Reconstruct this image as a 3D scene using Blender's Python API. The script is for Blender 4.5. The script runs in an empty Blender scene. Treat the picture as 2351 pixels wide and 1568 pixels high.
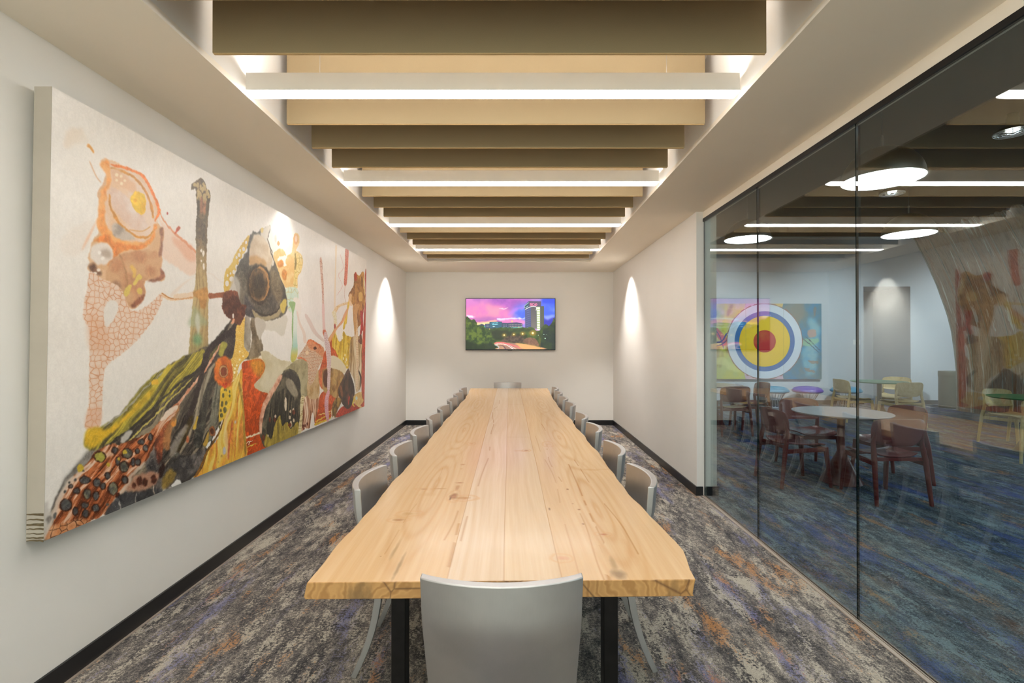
import bpy, math, random
import numpy as np
from mathutils import Vector, Matrix
PI = math.pi
SC = bpy.context.scene
COL = SC.collection

# ------------------------------------------------------------ camera, world, exposure
cam_data = bpy.data.cameras.new('camera')
cam_data.sensor_width = 36.0
cam_data.lens = 1150.0 / 2351.0 * 36.0
cam_data.shift_x = -8.5 / 2351.0
cam_data.shift_y = -3.5 / 2351.0
cam_data.clip_start = 0.05
cam = bpy.data.objects.new('camera', cam_data)
COL.objects.link(cam)
cam.location = (0.0, 0.0, 1.47)
cam.rotation_euler = (math.radians(90.3), 0.0, 0.0)
SC.camera = cam
world = bpy.data.worlds.new('world')
SC.world = world
world.use_nodes = True
world.node_tree.nodes['Background'].inputs[0].default_value = (1.0, 0.965, 0.90, 1)
world.node_tree.nodes['Background'].inputs[1].default_value = 1.6
SC.view_settings.view_transform = 'Standard'
SC.view_settings.look = 'None'
SC.view_settings.gamma = 1.0
SC.view_settings.use_curve_mapping = False
SC.view_settings.exposure = 1.66
SC.cycles.use_denoising = True
SC.cycles.max_bounces = 10
SC.cycles.diffuse_bounces = 6
SC.cycles.glossy_bounces = 4
SC.cycles.transparent_max_bounces = 16
SC.cycles.caustics_reflective = False
SC.cycles.caustics_refractive = False
SC.cycles.sample_clamp_indirect = 6.0

LENS_DOWN = 8.6      # light of the linear fixtures downwards
LENS_UP = 10.5         # and upwards
WARM = (1.0, 0.985, 0.965)
COOL = (0.72, 0.86, 1.0)
PENDANT = 5.0

def area_light(name, loc, sx, sy, power, color, rot=(0, 0, 0)):
    l = bpy.data.lights.new(name, 'AREA'); l.shape = 'RECTANGLE'; l.size = sx; l.size_y = sy
    l.energy = power; l.color = color
    o = bpy.data.objects.new(name, l); COL.objects.link(o); o.location = loc; o.rotation_euler = rot
    return o
def spot_light(name, loc, aim, power, color, cone, blend=0.25, radius=0.03):
    l = bpy.data.lights.new(name, 'SPOT'); l.energy = power; l.color = color
    l.spot_size = math.radians(cone); l.spot_blend = blend; l.shadow_soft_size = radius
    o = bpy.data.objects.new(name, l); COL.objects.link(o); o.location = loc
    o.rotation_euler = (Vector(aim) - Vector(loc)).to_track_quat('-Z', 'Y').to_euler()
    return o
# fill lights added for the lounge, overhead and at its side, out of view
area_light('lounge_fill_overhead', (7.0, 1.0, 3.85), 8.0, 3.0, 70, COOL)
area_light('lounge_fill_side', (12.6, 5.5, 2.2), 6.0, 2.5, 60, COOL, (0, PI / 2, 0))
for x_ in (4.6, 7.4, 10.4):
    spot_light('lounge_wall_washer', (x_, 9.0, 3.9), (x_ + 0.1, 11.95, 0.9), 195, (0.82, 0.89, 1.0), 84, 1.0, 0.15)
spot_light('recess_downlight', (8.85, 12.5, 2.75), (8.95, 13.0, 1.0), 4, WARM, 95, 1.0, 0.05)
# ceiling downlights grazing the meeting room's walls
for y_, wl, wr in ((0.45, 20, 20), (4.0, 8, 30), (7.55, 80, 75)):
    spot_light('wall_graze_downlight', (-1.70, y_, 2.722), (-1.72, y_, 0.0), wl, (1, .97, .93), 90, 0.8, 0.03)
    spot_light('wall_graze_downlight', (1.49, y_, 2.722), (1.51, y_, 0.0), wr, (1, .97, .93), 90, 0.8, 0.03)

# ------------------------------------------------------------ helpers
def srgb(c):
    if isinstance(c, str):
        c = tuple(int(c[i:i + 2], 16) for i in (0, 2, 4))
    o = []
    for v in c[:3]:
        v = v / 255.0
        o.append(v / 12.92 if v <= 0.04045 else ((v + 0.055) / 1.055) ** 2.4)
    return tuple(o) + (1.0,)

class NT:
    """small wrapper to write node trees in few lines"""
    def __init__(self, name):
        self.m = bpy.data.materials.new(name); self.m.use_nodes = True
        self.t = self.m.node_tree; self.b = self.t.nodes['Principled BSDF']; self.out = self.t.nodes['Material Output']
    def n(self, kind, **kw):
        nd = self.t.nodes.new('ShaderNode' + kind)
        for k, v in kw.items():
            if k.startswith('i_'):
                key = k[2:]; key = int(key) if key.isdigit() else key.replace('_', ' ')
                nd.inputs[key].default_value = v
            else:
                setattr(nd, k, v)
        return nd
    def l(self, a, b): self.t.links.new(a, b)
    def coords(self, scale=(1, 1, 1), rot=(0, 0, 0), kind='Object'):
        tc = self.n('TexCoord'); mp = self.n('Mapping'); self.l(tc.outputs[kind], mp.inputs[0])
        mp.inputs['Scale'].default_value = scale; mp.inputs['Rotation'].default_value = rot
        return mp.outputs[0]
    def noise(self, vec, scale, detail=4, rough=0.55, dist=0.0):
        nd = self.n('TexNoise'); self.l(vec, nd.inputs['Vector'])
        nd.inputs['Scale'].default_value = scale; nd.inputs['Detail'].default_value = detail
        nd.inputs['Roughness'].default_value = rough; nd.inputs['Distortion'].default_value = dist
        return nd.outputs[0]
    def ramp(self, fac, stops, interp='LINEAR'):
        r = self.n('ValToRGB'); self.l(fac, r.inputs[0]); cr = r.color_ramp; cr.interpolation = interp
        while len(cr.elements) < len(stops): cr.elements.new(0.5)
        for e, (p, c) in zip(cr.elements, stops):
            e.position = p; e.color = c if len(c) == 4 else tuple(c) + (1,)
        return r.outputs[0]
    def mix(self, fac, a, b, mode='MIX'):
        m = self.n('Mix', data_type='RGBA', blend_type=mode)
        for sock, v in ((m.inputs[0], fac), (m.inputs[6], a), (m.inputs[7], b)):
            if hasattr(v, 'links'): self.l(v, sock)
            else: sock.default_value = v
        return m.outputs[2]
    def bump(self, h, strength, dist=0.01):
        b = self.n('Bump'); b.inputs['Strength'].default_value = strength; b.inputs['Distance'].default_value = dist
        self.l(h, b.inputs['Height']); self.l(b.outputs[0], self.b.inputs['Normal'])

def plain(name, c, rough=0.5, metal=0.0, var=0.04, scale=8.0, bump=0.0, bscale=200.0, stretch=(1, 1, 1), spec=0.5):
    g = NT(name)
    v = g.coords(stretch)
    f = g.noise(v, scale, 3)
    a = srgb(c)
    lo = tuple(x * (1 - var) for x in a[:3]); hi = tuple(min(1, x * (1 + var)) for x in a[:3])
    g.l(g.ramp(f, [(0.3, lo), (0.7, hi)]), g.b.inputs['Base Color'])
    g.b.inputs['Roughness'].default_value = rough; g.b.inputs['Metallic'].default_value = metal
    g.b.inputs['Specular IOR Level'].default_value = spec
    if bump: g.bump(g.noise(v, bscale, 2), bump, 0.002)
    return g.m

def emit(name, c, s):
    g = NT(name); e = g.n('Emission'); e.inputs[0].default_value = tuple(c[:3]) + (1,); e.inputs[1].default_value = s
    g.l(e.outputs[0], g.out.inputs[0]); return g.m

class MB:
    """mesh builder"""
    def __init__(self): self.v = []; self.f = []; self.mi = []; self.cur = 0
    def add(self, vs, fs):
        o = len(self.v); self.v += [tuple(p) for p in vs]
        for f in fs: self.f.append(tuple(o + i for i in f)); self.mi.append(self.cur)
    def box(self, x0, x1, y0, y1, z0, z1):
        vs = [(x, y, z) for z in (z0, z1) for y in (y0, y1) for x in (x0, x1)]
        self.add(vs, [(0, 2, 3, 1), (4, 5, 7, 6), (0, 1, 5, 4), (2, 6, 7, 3), (0, 4, 6, 2), (1, 3, 7, 5)]); return self
    def sweep(self, path, sizes, n=4, up=(0, 0, 1), cap=True):
        """n-sided section swept along a path; sizes = half extents (a, b) or a number per point"""
        P = [Vector(p) for p in path]; rings = []
        if not isinstance(sizes, list): sizes = [sizes] * len(P)
        for i, p in enumerate(P):
            t = (P[min(i + 1, len(P) - 1)] - P[max(i - 1, 0)]).normalized()
            u = Vector(up)
            if abs(u.dot(t)) > 0.97: u = Vector((0, 1, 0))
            s = t.cross(u).normalized(); w = s.cross(t).normalized()
            sz = sizes[i]; a, b = sz if isinstance(sz, tuple) else (sz, sz)
            if n == 4: ring = [p + s * a * q + w * b * r for q, r in ((-1, -1), (1, -1), (1, 1), (-1, 1))]
            else: ring = [p + s * a * math.cos(2 * PI * k / n) + w * b * math.sin(2 * PI * k / n) for k in range(n)]
            rings.append(ring)
        vs = [q for r in rings for q in r]; fs = []
        for i in range(len(P) - 1):
            for k in range(n):
                k2 = (k + 1) % n
                fs.append((i * n + k, i * n + k2, (i + 1) * n + k2, (i + 1) * n + k))
        if cap: fs.append(tuple(range(n))[::-1]); fs.append(tuple((len(P) - 1) * n + k for k in range(n)))
        self.add(vs, fs); return self
    def lathe(self, prof, cx=0, cy=0, n=40, close=False):
        vs = []; fs = []
        for r, z in prof:
            for k in range(n):
                a = 2 * PI * k / n; vs.append((cx + r * math.cos(a), cy + r * math.sin(a), z))
        m = len(prof)
        for i in range(m - 1 if not close else m):
            j = (i + 1) % m
            for k in range(n):
                k2 = (k + 1) % n
                fs.append((i * n + k, i * n + k2, j * n + k2, j * n + k))
        self.add(vs, fs); return self
    def grid_shell(self, front, thick):
        """front: rows x cols of points; thick: function(row, col)->Vector offset to the back surface"""
        R = len(front); C = len(front[0]); vs = [Vector(p) for r in front for p in r]
        bk = [Vector(front[i][j]) + Vector(thick(i, j)) for i in range(R) for j in range(C)]
        fs = []; N = R * C
        for i in range(R - 1):
            for j in range(C - 1):
                a = i * C + j; fs.append((a, a + 1, a + C + 1, a + C)); fs.append((N + a, N + a + C, N + a + C + 1, N + a + 1))
        for j in range(C - 1):
            fs.append((j, N + j, N + j + 1, j + 1)); a = (R - 1) * C + j; fs.append((a, a + 1, N + a + 1, N + a))
        for i in range(R - 1):
            a = i * C; fs.append((a, a + C, N + a + C, N + a)); a = i * C + C - 1; fs.append((a, N + a, N + a + C, a + C))
        self.add(vs + bk, fs); return self
    def build(self, name, mats, parent=None, smooth=False, bevel=0.0, seg=2, fix=True, sub=0):
        me = bpy.data.meshes.new(name); me.from_pydata(self.v, [], self.f)
        for m in (mats if isinstance(mats, (list, tuple)) else [mats]): me.materials.append(m)
        me.polygons.foreach_set('material_index', self.mi)
        if fix:
            import bmesh
            b = bmesh.new(); b.from_mesh(me); bmesh.ops.recalc_face_normals(b, faces=b.faces); b.to_mesh(me); b.free()
        o = bpy.data.objects.new(name, me); COL.objects.link(o)
        if parent: o.parent = parent
        if bevel:
            md = o.modifiers.new('bevel', 'BEVEL'); md.width = bevel; md.segments = seg; md.limit_method = 'ANGLE'; md.angle_limit = math.radians(40)
        if sub:
            md = o.modifiers.new('sub', 'SUBSURF'); md.levels = sub; md.render_levels = sub
        if smooth or bevel:
            me.shade_smooth()
            if not sub:
                try: me.set_sharp_from_angle(angle=math.radians(38))
                except Exception: pass
        return o
def tag(o, label, cat, group=None, kind=None):
    o['label'] = label; o['category'] = cat
    if group: o['group'] = group
    if kind: o['kind'] = kind
    return o
def struct(name, mb, m, parent=None, **k):
    o = mb.build(name, m, parent, **k)
    if parent is None: o['kind'] = 'structure'
    return o
def empty(name, loc=(0, 0, 0), rz=0.0):
    o = bpy.data.objects.new(name, None); COL.objects.link(o); o.location = loc; o.rotation_euler = (0, 0, rz); o.empty_display_size = 0.1
    return o
def copy_tree(src, loc, rz=0.0, label=None):
    r = src.copy(); COL.objects.link(r); r.location = loc; r.rotation_euler = (0, 0, rz)
    if label: r['label'] = label
    for ch in list(src.children):
        c = ch.copy(); COL.objects.link(c); c.parent = r
        for g in list(ch.children):
            d = g.copy(); COL.objects.link(d); d.parent = c
    return r

# ------------------------------------------------------------ painted pictures (pixel fields computed here)
_TAB = np.random.RandomState(7).rand(256, 256).astype(np.float32)
def vn(x, y, s=0):
    x = x + s * 17.31; y = y + s * 9.77
    xi = np.floor(x).astype(np.int64); yi = np.floor(y).astype(np.int64); fx = x - xi; fy = y - yi
    fx = fx * fx * (3 - 2 * fx); fy = fy * fy * (3 - 2 * fy)
    a = _TAB[yi & 255, xi & 255]; b = _TAB[yi & 255, (xi + 1) & 255]; c = _TAB[(yi + 1) & 255, xi & 255]; d = _TAB[(yi + 1) & 255, (xi + 1) & 255]
    return (a * (1 - fx) + b * fx) * (1 - fy) + (c * (1 - fx) + d * fx) * fy
def fbm(x, y, s=0, oct=3):
    t = 0; a = 0.5; n = 0
    for k in range(oct): t = t + a * vn(x * 2 ** k, y * 2 ** k, s + k * 3.1); n += a; a *= 0.5
    return t / n
def hexf(h): return np.array([int(h[i:i + 2], 16) for i in (0, 2, 4)] if isinstance(h, str) else h, np.float32) / np.float32(255.0)
def blur(m, r):
    r = int(r)
    if r < 1: return m
    for ax in (0, 1, 0, 1):
        p = np.pad(m, [(r + 1, r) if a == ax else (0, 0) for a in (0, 1)], mode='edge')
        c = np.cumsum(p, axis=ax, dtype=np.float64); n = m.shape[ax]
        m = ((np.take(c, range(2 * r + 1, 2 * r + 1 + n), axis=ax) - np.take(c, range(0, n), axis=ax)) / (2 * r + 1)).astype(np.float32)
    return m
class Painter:
    def __init__(self, w, h, res, base, grain=0.0):
        self.res = res; self.W = int(w * res); self.H = int(h * res)
        self.px = np.empty((self.H, self.W, 3), np.float32); self.px[:] = hexf(base)
    def smooth(self, P):
        n = len(P); out = []
        for i in range(n):
            p0, p1, p2, p3 = P[i - 1], P[i], P[(i + 1) % n], P[(i + 2) % n]
            for t in (0, .25, .5, .75):
                out.append(0.5 * ((2 * p1) + (p2 - p0) * t + (2 * p0 - 5 * p1 + 4 * p2 - p3) * t * t + (3 * p1 - p0 - 3 * p2 + p3) * t ** 3))
        return np.array(out)
    def shape(self, spec, k):
        col, o, flat = spec
        P = np.array(flat, np.float64).reshape(-1, 2) * self.res
        if o.get('sm', 1): P = self.smooth(P)
        w = o.get('w', 0) * self.res; e = o.get('e', 2) * self.res
        pad = int(w + e * 2 + 4)
        x0 = max(0, int(P[:, 0].min()) - pad); x1 = min(self.W, int(P[:, 0].max()) + pad)
        y0 = max(0, int(P[:, 1].min()) - pad); y1 = min(self.H, int(P[:, 1].max()) + pad)
        if x1 - x0 < 2 or y1 - y0 < 2: return
        SS = 2
        hh = (y1 - y0) * SS; ww = (x1 - x0) * SS
        tog = np.zeros((hh, ww + 1), np.int32)
        Q = (P - (x0, y0)) * SS
        A = Q; B = np.roll(Q, -1, axis=0)
        for (ax, ay), (bx, by) in zip(A, B):
            if ay == by: continue
            lo, hi = (ay, by) if ay < by else (by, ay)
            r0 = max(0, int(math.ceil(lo - 0.5))); r1 = min(hh - 1, int(math.ceil(hi - 0.5)) - 1)
            if r1 < r0: continue
            rr = np.arange(r0, r1 + 1); xx = ax + (rr + 0.5 - ay) * (bx - ax) / (by - ay)
            xi = np.clip(np.ceil(xx - 0.5), 0, ww).astype(int); np.add.at(tog, (rr, xi), 1)
        m = (np.cumsum(tog, axis=1)[:, :ww] & 1).astype(np.float32)
        m = m.reshape(y1 - y0, SS, x1 - x0, SS).mean(axis=(1, 3))
        yy, xx = np.mgrid[y0:y1, x0:x1].astype(np.float32)
        mx = xx / self.res; my = yy / self.res
        if w > 0.3:
            f = max(6.0, o['w'] * 2.4)
            dx = (fbm(mx / f, my / f, k, 3) - 0.5) * 2 * w; dy = (fbm(mx / f + 50, my / f, k + 5, 3) - 0.5) * 2 * w
            iy = np.clip(np.rint(yy - y0 + dy), 0, m.shape[0] - 1).astype(int); ix = np.clip(np.rint(xx - x0 + dx), 0, m.shape[1] - 1).astype(int)
            m = m[iy, ix]
        m = blur(m, round(e * 0.5)) if e >= 1.5 else m
        c = np.empty(m.shape + (3,), np.float32); c[:] = hexf(col)
        if 'vg' in o:
            vs = [q[0] for q in o['vg']]; cs = np.array([hexf(q[1]) for q in o['vg']])
            for ch in range(3): c[..., ch] = np.interp(my, vs, cs[:, ch])
        if 'st' in o:
            a, L, S = o['st']; ca = math.cos(math.radians(a)); sa_ = math.sin(math.radians(a))
            wob = (fbm(mx / 160, my / 160, k + 2, 2) - 0.5) * S * 4
            u = (mx * ca + my * sa_) / L; v = (-mx * sa_ + my * ca + wob) / S
            n = fbm(u, v, k, 4); sa = o.get('sa', 1)
            t = np.clip((n - 0.48) * 5, 0, 1)[..., None] * sa; c = c * (1 - t) + hexf(o['c2']) * t
            if 'c3' in o:
                t = np.clip((0.44 - n) * 7, 0, 1)[..., None] * sa; c = c * (1 - t) + hexf(o['c3']) * t
        elif 'c2' in o and 'ce' not in o:
            s = o.get('sc', 80); n = fbm(mx / s, my / s, k, 4)
            t = np.clip((n - 0.35) * 3.2, 0, 1)[..., None]; c = c * (1 - t) + hexf(o['c2']) * t
        if 'ce' in o:
            S = o['ce']; gx = mx / S + (fbm(mx / 60, my / 60, k, 2) - .5) * .8; gy = my / S * 1.15
            cx = np.floor(gx).astype(int); cy = np.floor(gy).astype(int); d1 = np.full(m.shape, 9.0, np.float32); d2 = d1.copy()
            for i in (-1, 0, 1):
                for j in (-1, 0, 1):
                    jx = cx + i + 0.15 + 0.7 * _TAB[(cy + j) & 255, (cx + i) & 255]; jy = cy + j + 0.15 + 0.7 * _TAB[(cy + j + 91) & 255, (cx + i + 37) & 255]
                    d = np.hypot(gx - jx, gy - jy); d2 = np.where(d < d1, d1, np.minimum(d2, d)); d1 = np.minimum(d1, d)
            bd = np.clip(1 - (d2 - d1) / 0.24, 0, 1)[..., None] ** 1.6 * (.55 + .6 * fbm(mx / 50, my / 50, k + 1, 2)[..., None])
            t = np.clip(d1 * 1.3, 0, 1)[..., None]; c = c * (1 - t) + hexf(o.get('c2', col)) * t
            c = c * (1 - bd) + hexf(o['cb']) * bd
        m = (m * o.get('a', 1.0))[..., None]
        self.px[y0:y1, x0:x1] = self.px[y0:y1, x0:x1] * (1 - m) + c * m
    def run(self, specs):
        for k, s in enumerate(specs): self.shape(s, k * 0.37)
def to_image(name, px):
    H, W = px.shape[:2]
    im = bpy.data.images.new(name, W, H); a = np.ones((H, W, 4), np.float32); a[..., :3] = np.clip(px, 0, 1)
    im.pixels.foreach_set(a.ravel()); im.update(); im.pack(); return im
def painted_plane(name, corners, px, rough, parent=None, emission=None, bump=0.0):
    """a quad (lower left, lower right, upper right, upper left) carrying a computed picture"""
    me = bpy.data.meshes.new(name); me.from_pydata(corners, [], [(0, 1, 2, 3)])
    uv = me.uv_layers.new(name='UVMap')
    for i, c in enumerate(((0, 0), (1, 0), (1, 1), (0, 1))): uv.data[i].uv = c
    g = NT(name + '_paint'); t = g.n('TexImage', image=to_image(name + '_picture', px)); t.extension = 'EXTEND'
    if emission:
        g.l(t.outputs[0], g.b.inputs['Emission Color']); g.b.inputs['Emission Strength'].default_value = emission
        g.b.inputs['Base Color'].default_value = (0.01, 0.01, 0.01, 1)
    else: g.l(t.outputs[0], g.b.inputs['Base Color'])
    g.b.inputs['Roughness'].default_value = rough
    if bump: g.bump(g.noise(g.coords((1, 1, 1)), 60, 5, 0.7), bump, 0.002)
    me.materials.append(g.m)
    o = bpy.data.objects.new(name, me); COL.objects.link(o)
    if parent: o.parent = parent
    return o

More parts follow.
